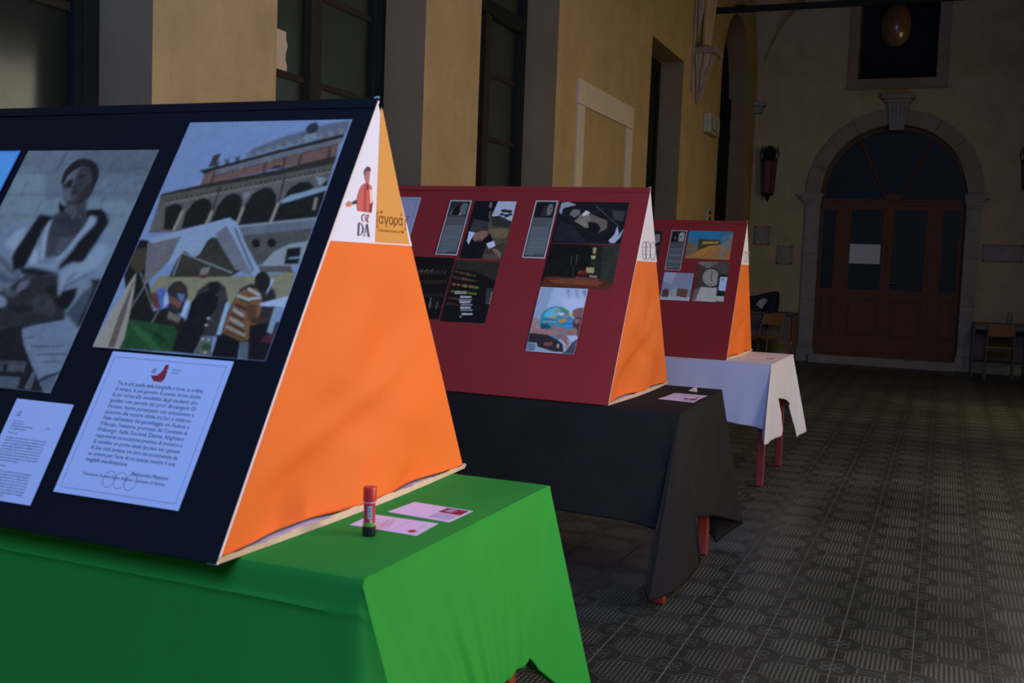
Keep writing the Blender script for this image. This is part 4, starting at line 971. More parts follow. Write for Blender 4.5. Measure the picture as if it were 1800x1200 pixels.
 'bookshelf': ((-2.0469, -1.8317, 0.3295, 0.6373), '''13 12 14, 0.3 0.3, 214.9 0.3, 214.9 307.5, 0.3 307.5
34 30 28, 0.5 307.3, 214.7 305.2, 214.7 210.4, 160.0 231.7, 108.2 253.5, 6.4 261.3
36 38 20, 2.4 254.0, 9.7 253.1, 10.3 244.1, 3.3 243.8
52 59 37, 10.5 252.0, 17.8 251.1, 18.1 243.3, 11.1 243.0
43 44 23, 17.8 253.2, 25.1 252.3, 26.7 239.4, 19.7 239.1
37 31 41, 26.3 249.6, 33.6 248.7, 34.1 240.2, 27.1 239.9
73 54 21, 33.6 250.6, 40.9 249.7, 42.6 236.4, 35.6 236.1
64 51 39, 42.1 247.3, 49.3 246.4, 50.0 236.9, 43.1 236.6
36 47 34, 49.4 248.0, 56.7 247.1, 58.5 233.5, 51.5 233.2
40 41 18, 57.7 245.3, 65.0 244.4, 66.0 233.4, 59.1 233.1
76 44 24, 65.2 245.4, 72.4 244.5, 74.3 230.5, 67.3 230.2
61 57 39, 73.1 243.9, 80.3 243.0, 82.1 229.2, 75.2 228.9
53 46 27, 81.3 241.1, 88.6 240.2, 89.6 229.3, 82.7 229.0
47 55 17, 89.5 238.5, 96.7 237.6, 97.1 229.2, 90.2 228.9
64 34 30, 97.5 236.7, 104.7 235.8, 104.8 228.2, 97.9 227.9
49 62 21, 104.9 236.8, 112.1 235.9, 113.0 225.3, 106.2 225.0
50 57 26, 4.3 224.3, 11.6 223.4, 12.6 213.2, 5.6 212.8
84 42 34, 13.5 223.0, 20.8 222.1, 21.6 212.3, 14.6 211.9
44 30 24, 22.1 223.9, 29.4 223.0, 31.3 209.2, 24.3 208.9
76 38 27, 31.4 222.3, 38.6 221.4, 40.2 208.6, 33.3 208.3
66 29 38, 41.0 219.0, 48.3 218.2, 48.7 209.6, 41.8 209.3
97 62 46, 49.4 220.5, 56.7 219.6, 58.5 206.0, 51.5 205.7
56 72 41, 59.3 216.3, 66.6 215.4, 66.7 208.0, 59.8 207.7
97 56 42, 68.0 216.6, 75.2 215.7, 76.1 205.5, 69.2 205.2
49 48 22, 77.2 215.1, 84.4 214.2, 85.0 204.9, 78.1 204.6
98 43 18, 86.1 214.3, 93.3 213.4, 94.1 203.5, 87.2 203.2
48 64 28, 95.4 212.0, 102.6 211.1, 102.8 203.6, 95.9 203.3
43 73 30, 104.2 211.8, 111.4 210.9, 112.0 201.7, 105.1 201.3
41 30 23, 113.3 210.4, 120.4 209.6, 120.9 200.9, 114.0 200.6
47 29 32, 121.8 211.0, 129.0 210.2, 130.3 198.1, 123.4 197.8
131 44 42, 7.3 190.5, 14.6 189.6, 15.3 180.6, 8.3 180.3
83 97 40, 16.8 191.3, 24.1 190.5, 25.7 177.7, 18.7 177.4
83 39 38, 27.2 188.4, 34.5 187.5, 35.1 178.6, 28.1 178.2
122 88 41, 37.1 187.4, 44.4 186.5, 45.0 177.5, 38.0 177.2
70 51 30, 47.2 185.6, 54.5 184.7, 54.6 177.3, 47.7 177.0
121 45 24, 56.9 185.3, 64.1 184.4, 64.7 175.6, 57.8 175.2
96 97 37, 66.1 186.7, 73.4 185.9, 75.2 172.1, 68.3 171.7
103 85 50, 76.0 185.6, 83.2 184.8, 85.0 171.2, 78.1 170.8
57 49 55, 86.2 183.1, 93.4 182.3, 94.4 171.6, 87.5 171.3
125 57 47, 95.6 183.6, 102.8 182.7, 104.5 169.2, 97.7 168.8
102 87 42, 105.5 182.2, 112.7 181.3, 114.2 168.5, 107.4 168.2
106 53 57, 115.4 180.7, 122.6 179.8, 123.8 168.0, 117.0 167.7
55 96 58, 124.9 180.7, 132.1 179.9, 133.8 165.9, 127.0 165.6
53 92 27, 134.9 178.7, 142.0 177.8, 143.3 166.0, 136.5 165.6
87 38 35, 10.3 157.1, 17.6 156.2, 19.6 142.1, 12.6 141.8
80 78 71, 20.0 155.3, 27.3 154.4, 28.6 142.7, 21.7 142.4
41 89 28, 29.8 153.2, 37.0 152.4, 37.6 143.6, 30.6 143.3
49 82 64, 38.5 154.9, 45.8 154.1, 47.5 140.7, 40.6 140.4
79 86 37, 47.9 154.3, 55.1 153.5, 56.8 140.1, 49.9 139.8
64 87 63, 57.4 153.0, 64.6 152.2, 65.9 140.3, 59.1 139.9
77 36 29, 66.9 151.7, 74.1 150.9, 75.1 140.4, 68.2 140.0
75 85 56, 76.1 151.6, 83.3 150.7, 84.4 139.4, 77.6 139.0
66 80 52, 85.8 149.4, 92.9 148.5, 93.3 140.4, 86.4 140.1
99 83 31, 95.1 148.3, 102.3 147.5, 102.4 140.3, 95.6 139.9
67 81 42, 103.9 149.6, 111.1 148.8, 112.1 137.8, 105.3 137.5
74 91 32, 113.4 147.9, 120.6 147.1, 121.1 138.3, 114.2 138.0
84 86 51, 122.8 146.9, 129.9 146.1, 130.2 138.2, 123.3 137.8
100 80 31, 131.7 147.5, 138.8 146.6, 139.6 136.5, 132.8 136.1
32 27 32, 7.5 123.6, 14.7 122.8, 16.5 109.4, 9.6 109.0
56 23 33, 12.2 121.6, 19.4 120.8, 20.4 110.6, 13.5 110.3
30 32 21, 16.7 120.3, 24.0 119.5, 24.4 111.1, 17.5 110.7
60 39 13, 20.7 121.2, 27.9 120.4, 29.1 109.4, 22.1 109.0
46 32 29, 25.2 119.9, 32.4 119.1, 33.1 109.8, 26.2 109.4
27 25 32, 29.3 120.1, 36.5 119.3, 37.6 108.8, 30.7 108.4
55 47 27, 33.7 119.3, 40.9 118.5, 41.7 108.8, 34.8 108.5
48 27 34, 37.7 120.0, 44.9 119.2, 46.3 107.3, 39.4 106.9
61 27 33, 42.2 118.9, 49.4 118.1, 50.4 107.6, 43.5 107.3
49 31 16, 46.1 119.6, 53.3 118.8, 54.9 106.1, 48.0 105.7
38 37 16, 50.4 119.1, 57.6 118.3, 59.2 105.8, 52.3 105.4
30 42 17, 55.3 116.3, 62.5 115.5, 62.8 107.8, 55.9 107.4
39 35 21, 58.8 118.8, 66.0 117.9, 67.8 104.5, 60.9 104.1
28 30 34, 63.4 117.4, 70.5 116.6, 71.8 105.1, 64.9 104.7
41 22 17, 4.4 91.1, 11.7 90.3, 12.1 81.9, 5.2 81.5
20 37 27, 9.2 90.4, 16.5 89.6, 16.6 82.3, 9.7 81.9
46 37 14, 13.1 92.9, 20.4 92.2, 22.0 79.4, 15.1 79.0
36 28 29, 18.0 92.0, 25.2 91.2, 26.4 80.0, 19.5 79.6
51 17 24, 22.5 92.5, 29.7 91.7, 31.2 79.2, 24.3 78.8
44 29 27, 27.2 92.0, 34.4 91.2, 35.8 79.4, 28.9 79.0
50 24 23, 32.1 90.5, 39.3 89.7, 40.0 80.5, 33.1 80.1
43 21 16, 36.2 92.4, 43.4 91.7, 45.2 78.3, 38.3 77.9
40 38 29, 41.4 90.3, 48.6 89.5, 49.3 80.1, 42.4 79.7
33 34 17, 45.9 90.4, 53.1 89.6, 54.0 79.7, 47.1 79.3
20 18 22, 50.5 90.2, 57.7 89.5, 58.6 79.5, 51.7 79.1
40 23 30, 54.9 91.1, 62.1 90.3, 63.4 78.3, 56.6 78.0
24 16 30, 59.6 90.7, 66.7 89.9, 68.0 78.4, 61.1 78.0
50 28 17, 63.8 91.8, 71.0 91.0, 72.9 77.0, 66.1 76.6
130 134 150, 64.8 127.7, 119.4 129.4, 119.2 121.1, 68.6 117.8
88 92 106, 60.0 112.5, 126.0 114.9, 125.8 106.6, 63.8 102.6
130 134 150, 68.5 102.3, 120.1 104.0, 119.9 95.7, 72.3 92.5
88 92 106, 77.6 89.8, 134.7 91.8, 134.5 83.6, 81.3 80.0
130 134 150, 78.5 75.1, 129.9 76.8, 129.7 68.6, 82.2 65.3
88 92 106, 82.7 63.5, 141.3 65.8, 141.1 57.6, 86.4 53.8
130 134 150, 92.2 44.7, 146.2 46.8, 146.0 38.6, 95.9 35.0
88 92 106, 85.3 31.4, 98.6 31.0, 98.5 22.9, 89.0 21.7
120 118 122, 35.5 150.6, 40.8 150.3, 41.4 134.8, 35.9 135.7
120 118 122, 43.6 151.1, 48.9 150.7, 49.5 135.2, 44.0 136.1
120 118 122, 51.6 151.5, 57.0 151.1, 57.5 135.6, 52.0 136.5
120 118 122, 59.7 151.9, 65.0 151.6, 65.5 136.1, 60.1 137.0
120 118 122, 67.7 152.3, 73.1 152.0, 73.6 136.5, 68.1 137.4
120 118 122, 75.8 152.7, 81.1 152.4, 81.6 136.9, 76.1 137.8
120 118 122, 83.8 153.1, 89.1 152.8, 89.6 137.3, 84.2 138.2
110 116 130, 207.9 156.9, 210.0 95.3, 214.0 94.7, 212.0 156.3
40 42 46, 180.3 172.9, 208.5 174.3, 211.6 92.0, 193.4 96.9'''),
 'writing': ((-1.6161, -1.2959, 0.7432, 0.955), '''15 16 21, 0.3 0.3, 319.9 0.3, 319.9 211.5, 0.3 211.5
104 110 128, 7.1 159.1, 7.8 204.0, 39.5 211.3, 76.4 197.6, 73.5 179.0, 32.7 182.0, 17.0 144.5
18 18 24, 20.8 174.3, 64.3 191.5, 97.9 190.5, 90.6 160.7, 63.5 130.6, 21.9 137.2
84 80 88, 57.1 145.3, 68.4 171.4, 102.1 169.8, 105.5 146.3, 83.7 129.6
96 88 88, 87.1 112.8, 118.6 153.9, 159.5 147.4, 169.2 81.9, 147.1 77.7
74 66 66, 152.2 150.9, 187.8 137.0, 238.7 116.3, 241.8 76.6, 204.3 52.5, 172.4 82.0
150 148 160, 116.8 146.5, 129.1 167.4, 150.8 158.2, 147.9 139.8, 125.6 135.7
12 12 18, 150.4 110.6, 194.2 104.3, 216.0 75.9, 204.7 50.4, 161.6 70.9
50 48 54, 94.0 114.9, 207.1 176.0, 205.2 179.3, 92.0 118.2
60 60 70, 169.9 190.6, 300.6 84.2, 301.9 86.4, 171.2 192.9
124 130 160, 262.2 19.9, 282.4 49.0, 287.4 90.7, 301.4 56.7, 296.5 35.1, 318.4 78.6, 310.4 35.6, 290.3 6.5, 271.0 7.3
40 42 50, 246.5 171.0, 312.2 165.0, 308.7 114.3, 268.9 120.6
24 24 32, 8.4 12.0, 21.4 107.6, 85.8 87.1, 159.3 16.7, 135.5 5.2'''),
 'still_life': ((-1.6163, -1.2941, 0.5243, 0.7382), '''13 13 13, 0.3 0.3, 321.9 0.3, 321.9 213.6, 0.3 213.6
34 35 33, 215.6 213.4, 321.7 211.0, 321.7 0.5, 255.9 7.9
24 24 23, 189.9 213.4, 241.7 212.5, 265.8 22.1, 228.1 20.3
64 32 24, 2.0 2.4, 9.7 48.4, 119.4 49.9, 260.5 49.4, 321.7 25.3, 321.7 0.5
92 48 32, 31.8 31.8, 133.6 43.6, 276.3 33.0, 254.6 14.7, 61.0 17.8
24 28 22, 197.6 201.1, 216.2 201.7, 221.2 159.4, 233.0 135.2, 239.6 58.8, 199.0 63.9, 201.7 137.5, 202.7 158.7
124 114 84, 189.5 101.9, 225.2 99.9, 227.0 74.2, 190.0 76.8
120 112 80, 200.8 197.6, 214.9 198.1, 216.6 169.8, 205.1 169.4
130 126 100, 198.2 158.5, 219.9 159.4, 219.1 143.8, 203.8 143.2
72 26 28, 198.9 74.4, 196.1 66.1, 185.7 60.5, 171.5 59.9, 159.0 64.4, 152.9 72.4, 155.7 80.7, 166.2 86.2, 180.4 86.8, 192.9 82.3
96 40 36, 171.6 78.8, 170.1 74.3, 164.9 73.0, 160.0 75.8, 159.0 80.6, 162.7 83.8, 168.3 83.0
50 18 20, 203.7 66.2, 201.2 59.6, 192.9 57.6, 185.1 61.8, 183.6 69.0, 189.6 73.8, 198.6 72.5
84 44 40, 149.4 54.7, 250.8 50.4, 254.6 34.0, 149.1 37.3
110 96 84, 209.8 64.4, 245.5 61.2, 244.6 52.8, 211.6 55.5
52 52 54, 108.9 155.4, 114.4 113.0, 117.7 112.9, 112.2 155.2
64 64 64, 134.4 159.9, 138.6 114.0, 141.2 113.8, 137.0 159.6
40 40 40, 127.8 106.4, 138.7 43.8, 141.3 43.9, 130.4 106.4
50 44 42, 115.1 23.2, 144.3 22.5, 143.7 26.6, 114.5 27.3'''),
 'globe': ((-1.6156, -1.3984, 0.2134, 0.5213), '''128 142 182, 0.3 0.3, 216.9 0.3, 216.9 307.6, 0.3 307.6
112 124 160, 0.5 307.4, 61.8 307.4, 49.5 173.2, 0.5 140.7
140 148 190, 99.8 265.1, 212.6 256.3, 213.6 183.2, 142.7 193.5
100 108 140, 117.3 301.9, 134.5 299.7, 142.3 255.5
100 108 140, 156.5 300.9, 170.6 300.1, 183.2 251.8
90 98 130, 189.8 301.0, 211.9 300.7, 211.4 262.2
-1 5 0
44 104 138, 184.1 144.1, 185.8 127.9, 184.2 112.2, 179.3 97.6, 171.4 85.0, 160.8 74.6, 147.9 67.1, 133.4 62.7, 117.7 61.6, 101.7 63.9, 85.9 69.5, 71.0 78.1, 57.8 89.5, 46.7 103.1, 38.4 118.3, 33.1 134.6, 31.1 151.1, 32.6 167.1, 37.4 181.9, 45.4 194.9, 56.2 205.4, 69.4 213.1, 84.3 217.4, 100.2 218.3, 116.5 215.8, 132.4 209.8, 147.2 200.9, 160.3 189.3, 171.1 175.5, 179.1 160.2
70 140 178, 58.3 197.4, 93.9 214.3, 117.8 206.8, 108.7 170.9, 71.4 162.8, 45.3 167.1
46 104 168, 154.8 162.1, 176.6 163.4, 184.2 126.2, 169.2 119.4, 144.2 120.7
30 62 74, 37.7 131.3, 72.2 133.5, 99.1 111.9, 50.3 105.8
-1 2 0
52 112 78, 100.0 211.6, 121.4 215.8, 152.5 200.0, 163.6 186.0, 144.0 187.7, 119.0 200.9
150 140 96, 153.1 197.1, 171.8 186.5, 172.7 169.0, 156.7 179.7
150 120 70, 72.9 168.8, 91.0 175.7, 103.2 170.6, 99.6 161.6, 80.3 160.4
162 108 40, 114.5 156.7, 143.9 161.4, 151.8 150.2, 137.3 140.6, 122.4 145.5
150 150 180, 105.6 185.4, 126.3 192.6, 139.7 181.6, 119.6 171.6
120 96 130, 129.4 178.1, 156.7 179.7, 159.1 168.2, 137.9 163.9
140 110 60, 86.6 196.1, 101.2 205.8, 113.5 200.6, 100.1 185.1
24 50 76, 47.9 154.3, 102.1 148.9, 102.0 151.2, 47.7 156.6
20 40 66, 138.2 136.3, 181.7 138.5, 181.1 141.3, 137.6 139.1
150 170 200, 50.5 143.0, 109.0 143.2, 108.7 144.9, 50.2 144.7
-1 1 0
120 100 108, 0.5 152.4, 9.1 164.9, 28.4 154.3, 40.2 113.9, 14.6 115.2, 0.5 128.8
96 70 76, 168.8 200.9, 187.9 215.2, 216.7 218.4, 216.7 177.7, 192.8 164.4, 174.2 174.9
60 40 46, 179.3 163.6, 216.7 177.6, 216.7 125.6, 215.6 79.4, 184.8 123.3
112 80 88, 182.6 160.9, 203.6 165.1, 210.6 151.0, 195.4 138.5
122 90 98, 0.5 128.6, 20.8 112.7, 66.9 106.9, 111.3 106.9, 127.9 93.6, 122.2 81.6, 78.6 78.7, 27.2 83.9, 0.5 90.7
34 30 36, 0.5 87.6, 83.4 81.9, 131.9 62.2, 157.1 46.7, 170.7 7.9, 121.7 7.1, 48.8 24.6, 42.3 41.5, 1.7 41.5
118 84 92, 86.3 119.8, 106.4 129.9, 130.6 119.8, 171.0 110.9, 198.3 124.2, 209.9 107.7, 205.9 87.3, 176.3 85.3, 135.5 97.0, 118.0 101.6
104 76 84, 105.9 80.5, 136.7 91.3, 162.8 84.4, 192.9 57.9, 191.4 52.0, 174.4 42.3, 148.1 63.3
140 116 122, 170.3 62.0, 179.8 68.4, 192.9 57.9, 186.3 50.3
92 62 70, 69.7 43.4, 109.3 52.0, 115.1 38.0, 83.7 30.0
128 104 106, 164.2 38.7, 186.6 48.8, 186.9 34.6, 174.3 16.7
130 122 110, 132.0 42.1, 140.9 45.6, 145.1 25.9, 137.0 25.3
-1 2 0
80 92 118, 0.5 41.2, 37.5 38.2, 50.5 4.7, 0.5 0.8
110 122 156, 40.6 24.1, 84.7 12.9, 155.2 3.9, 152.2 0.5, 40.8 0.5
56 54 76, 196.2 55.2, 216.7 74.2, 216.7 0.5, 155.5 0.5, 175.5 11.1
-1 1 0'''),
 'coast': ((-1.6201, -1.3206, 0.7246, 0.9413), '''46 82 118, 0.3 0.3, 299.2 0.3, 299.2 216.4, 0.3 216.4
30 92 140, 0.5 216.2, 204.0 216.2, 212.9 155.7, 62.1 164.5, 0.5 169.3
124 84 54, 6.9 0.5, 3.0 95.9, 77.2 65.3, 235.6 116.8, 299.0 92.7, 298.3 0.5
88 76 66, 6.7 16.5, 3.6 129.3, 71.2 104.8, 73.5 51.9
52 48 36, 72.6 152.8, 214.1 147.8, 227.5 113.3, 152.3 100.9, 77.7 62.0
134 92 44, 77.7 62.0, 152.3 100.9, 202.5 109.1, 166.6 81.6, 112.7 20.5, 70.7 13.6
96 92 96, 221.3 18.0, 238.4 136.7, 297.1 204.6, 297.5 118.8, 260.8 58.6, 247.5 0.5
60 92 116, 222.4 169.3, 290.5 211.0, 270.5 150.9, 235.6 116.8
120 112 56, 101.6 132.4, 210.1 135.8, 206.3 122.5, 104.6 112.6'''),
 'clock': ((-1.5226, -1.3148, 0.4075, 0.707), '''56 55 60, 0.3 0.3, 207.5 0.3, 207.5 299.2, 0.3 299.2
86 84 92, 1.7 294.5, 140.6 296.8, 75.0 242.2, 1.3 278.1
58 40 38, 1.3 278.1, 78.0 241.1, 48.9 150.8, 34.1 98.9, 0.5 90.6
40 38 42, 167.5 178.8, 167.6 155.5, 161.3 134.3, 149.1 117.1, 132.4 105.6, 112.7 100.9, 91.8 103.6, 71.9 113.3, 54.8 129.1, 42.2 149.6, 35.5 172.7, 35.2 196.2, 41.5 217.7, 53.7 235.1, 70.7 246.7, 90.7 251.3, 111.7 248.5, 131.7 238.5, 148.7 222.4, 161.0 201.8
116 112 118, 156.1 180.2, 156.3 160.4, 151.0 142.4, 141.0 127.8, 127.1 118.1, 110.7 114.2, 93.4 116.5, 76.8 124.7, 62.5 138.2, 52.1 155.5, 46.4 175.1, 46.2 195.0, 51.3 213.3, 61.4 228.0, 75.5 237.8, 92.1 241.7, 109.5 239.2, 126.2 230.8, 140.3 217.2, 150.6 199.7
24 24 28, 104.3 177.1, 106.0 223.5, 100.3 224.6, 98.6 178.2
24 24 28, 98.9 176.6, 111.7 146.5, 116.8 148.6, 104.0 178.7
40 38 42, 149.4 179.9, 147.1 174.9, 141.8 176.5, 140.9 182.5, 145.7 184.6
40 38 42, 147.3 154.2, 144.9 149.2, 139.6 150.9, 138.8 156.8, 143.5 158.9
40 38 42, 134.1 134.9, 131.7 129.9, 126.4 131.5, 125.6 137.5, 130.3 139.6
40 38 42, 113.3 127.1, 111.0 122.1, 105.7 123.7, 104.8 129.7, 109.5 131.7
40 38 42, 90.6 132.8, 88.2 127.8, 82.9 129.4, 82.0 135.4, 86.8 137.5
40 38 42, 71.8 150.6, 69.5 145.7, 64.2 147.3, 63.3 153.3, 68.0 155.3
40 38 42, 62.2 175.9, 59.8 170.9, 54.5 172.5, 53.6 178.5, 58.3 180.6
40 38 42, 64.2 201.7, 61.9 196.7, 56.6 198.3, 55.7 204.4, 60.4 206.4
40 38 42, 77.5 221.2, 75.1 216.2, 69.8 217.8, 68.9 223.8, 73.7 225.9
40 38 42, 98.4 229.0, 96.0 224.0, 90.8 225.6, 89.9 231.7, 94.6 233.8
40 38 42, 121.3 223.1, 118.9 218.1, 113.6 219.7, 112.8 225.8, 117.5 227.8
40 38 42, 140.0 205.1, 137.6 200.1, 132.3 201.7, 131.4 207.7, 136.2 209.8
138 134 148, 38.8 105.5, 151.5 103.5, 155.6 0.5, 10.3 0.5
84 78 82, 12.6 91.5, 44.4 105.8, 25.6 6.4, 0.5 4.8
24 24 28, 143.2 200.1, 153.4 207.0, 207.3 203.1, 206.7 47.6, 153.9 48.0
128 160 216, 159.1 186.7, 207.3 186.4, 207.3 83.6, 162.1 87.6
136 134 146, 148.8 44.6, 204.3 44.4, 206.9 6.9, 151.0 10.1
60 90 170, 184.6 168.7, 183.1 163.2, 177.9 160.8, 172.1 162.7, 169.0 168.0, 170.6 173.5, 175.7 176.0, 181.5 174.0'''),
 'cups': ((-1.7382, -1.5385, 0.4054, 0.6133), '''100 106 140, 0.3 0.3, 199.4 0.3, 199.4 207.6, 0.3 207.6
120 126 162, 0.5 207.4, 84.1 207.4, 58.5 117.3, 0.5 140.0
132 134 160, 0.5 0.5, 6.3 30.9, 199.2 28.6, 199.2 0.5
60 44 44, 13.7 21.6, 11.4 69.7, 28.9 86.8, 54.4 71.9, 56.6 23.9
128 126 138, 56.0 27.1, 61.2 65.9, 97.0 93.4, 103.4 36.0
78 56 46, 109.1 36.3, 108.9 90.8, 178.5 84.7, 174.3 20.7
60 60 72, 74.2 60.4, 76.0 31.6, 80.6 31.3, 78.8 60.1'''),
 'dark_view': ((-2.091, -1.7997, 0.7173, 0.9341), '''24 24 28, 0.3 0.3, 291.0 0.3, 291.0 216.5, 0.3 216.5
96 96 108, 180.0 120.0, 220.0 180.0, 270.0 190.0, 280.0 130.0, 240.0 110.0
60 62 72, 0.0 140.0, 120.0 190.0, 120.0 205.0, 0.0 205.0
58 34 34, 240.0 90.0, 286.0 110.0, 286.0 60.0, 250.0 50.0'''),
 'figure': ((1.78, 2.2, 1.3, 1.68), '''196 92 84, 179.4 176.8, 190.6 176.9, 203.9 169.9, 206.6 150.6, 210.1 134.5, 205.3 114.6, 146.7 115.6, 142.7 133.1, 145.1 146.0, 155.0 164.3, 167.0 173.3
168 66 66, 170.3 170.4, 179.6 174.3, 182.8 114.9, 170.2 115.0
130 48 56, 196.9 149.9, 208.9 137.7, 206.0 114.7, 194.0 114.8
60 30 40, 181.2 174.5, 189.3 171.9, 187.3 160.5, 181.8 163.3
176 108 96, 170.4 197.6, 178.0 202.3, 193.9 203.9, 193.8 193.3, 191.4 180.2, 177.7 179.8, 173.1 188.2
98 58 58, 168.9 195.8, 171.6 204.1, 183.8 212.5, 195.1 210.4, 197.8 202.6, 192.4 202.1, 178.1 201.2, 172.2 193.0
150 84 76, 177.7 179.0, 190.4 179.8, 189.1 175.2, 179.6 174.7
228 196 180, 194.6 162.7, 205.7 165.2, 210.0 147.6, 204.1 135.8, 197.8 133.7
236 214 196, 205.8 164.4, 214.9 164.3, 214.4 138.1, 208.9 137.7
44 52 52, 122.9 131.8, 142.4 138.7, 144.4 130.9, 126.2 127.0
206 120 92, 100.0 122.4, 104.4 130.5, 113.8 133.5, 124.4 131.9, 125.6 127.2, 114.4 121.8
74 52 72, 178.9 109.4, 171.7 110.2, 170.8 108.6, 177.9 107.8
74 52 72, 169.9 109.8, 164.7 105.4, 167.3 104.7, 172.6 109.0
74 52 72, 164.4 105.0, 164.7 98.6, 167.9 98.7, 167.5 105.1
74 52 72, 165.0 98.2, 170.7 93.7, 173.4 94.6, 167.6 99.1
150 40 70, 191.1 110.1, 184.7 109.8, 184.8 108.2, 191.2 108.5
150 40 70, 183.2 109.1, 180.3 104.5, 183.3 104.2, 186.3 108.8
150 40 70, 180.2 104.3, 179.8 97.8, 183.0 97.9, 183.4 104.4
150 40 70, 180.5 97.2, 186.9 95.1, 188.8 96.5, 182.3 98.5
150 40 70, 191.1 110.2, 190.6 104.9, 193.8 105.0, 194.3 110.3
150 40 70, 190.6 105.1, 186.2 98.4, 189.2 98.0, 193.7 104.7
150 40 70, 186.2 97.8, 190.5 92.4, 193.5 93.1, 189.2 98.5
74 52 72, 151.6 90.0, 149.9 64.7, 155.1 64.7, 156.9 90.0
74 52 72, 151.1 89.6, 162.0 89.8, 162.1 91.0, 151.2 90.9
74 52 72, 161.0 90.0, 170.0 84.0, 172.0 84.8, 163.1 90.8
74 52 72, 169.8 84.3, 171.7 77.1, 174.2 77.4, 172.3 84.5
74 52 72, 171.8 77.4, 166.7 68.3, 169.2 68.0, 174.2 77.1
74 52 72, 167.2 68.6, 158.0 64.6, 159.5 63.7, 168.7 67.7
74 52 72, 158.8 64.8, 149.5 64.8, 149.4 63.5, 158.7 63.5
74 52 72, 167.0 85.7, 170.0 77.0, 173.7 77.4, 170.7 86.1
74 52 72, 170.1 77.4, 165.8 69.1, 169.4 68.7, 173.7 77.0
74 52 72, 185.3 90.1, 175.6 64.2, 178.1 64.0, 187.8 89.9
74 52 72, 184.5 89.7, 193.5 63.7, 198.6 64.3, 189.6 90.4
74 52 72, 179.5 72.5, 193.1 72.7, 193.1 73.8, 179.6 73.6
74 52 72, 191.2 62.6, 200.8 62.5, 201.0 63.8, 191.3 63.9
74 52 72, 173.7 62.8, 181.6 62.8, 181.7 63.9, 173.8 63.9'''),
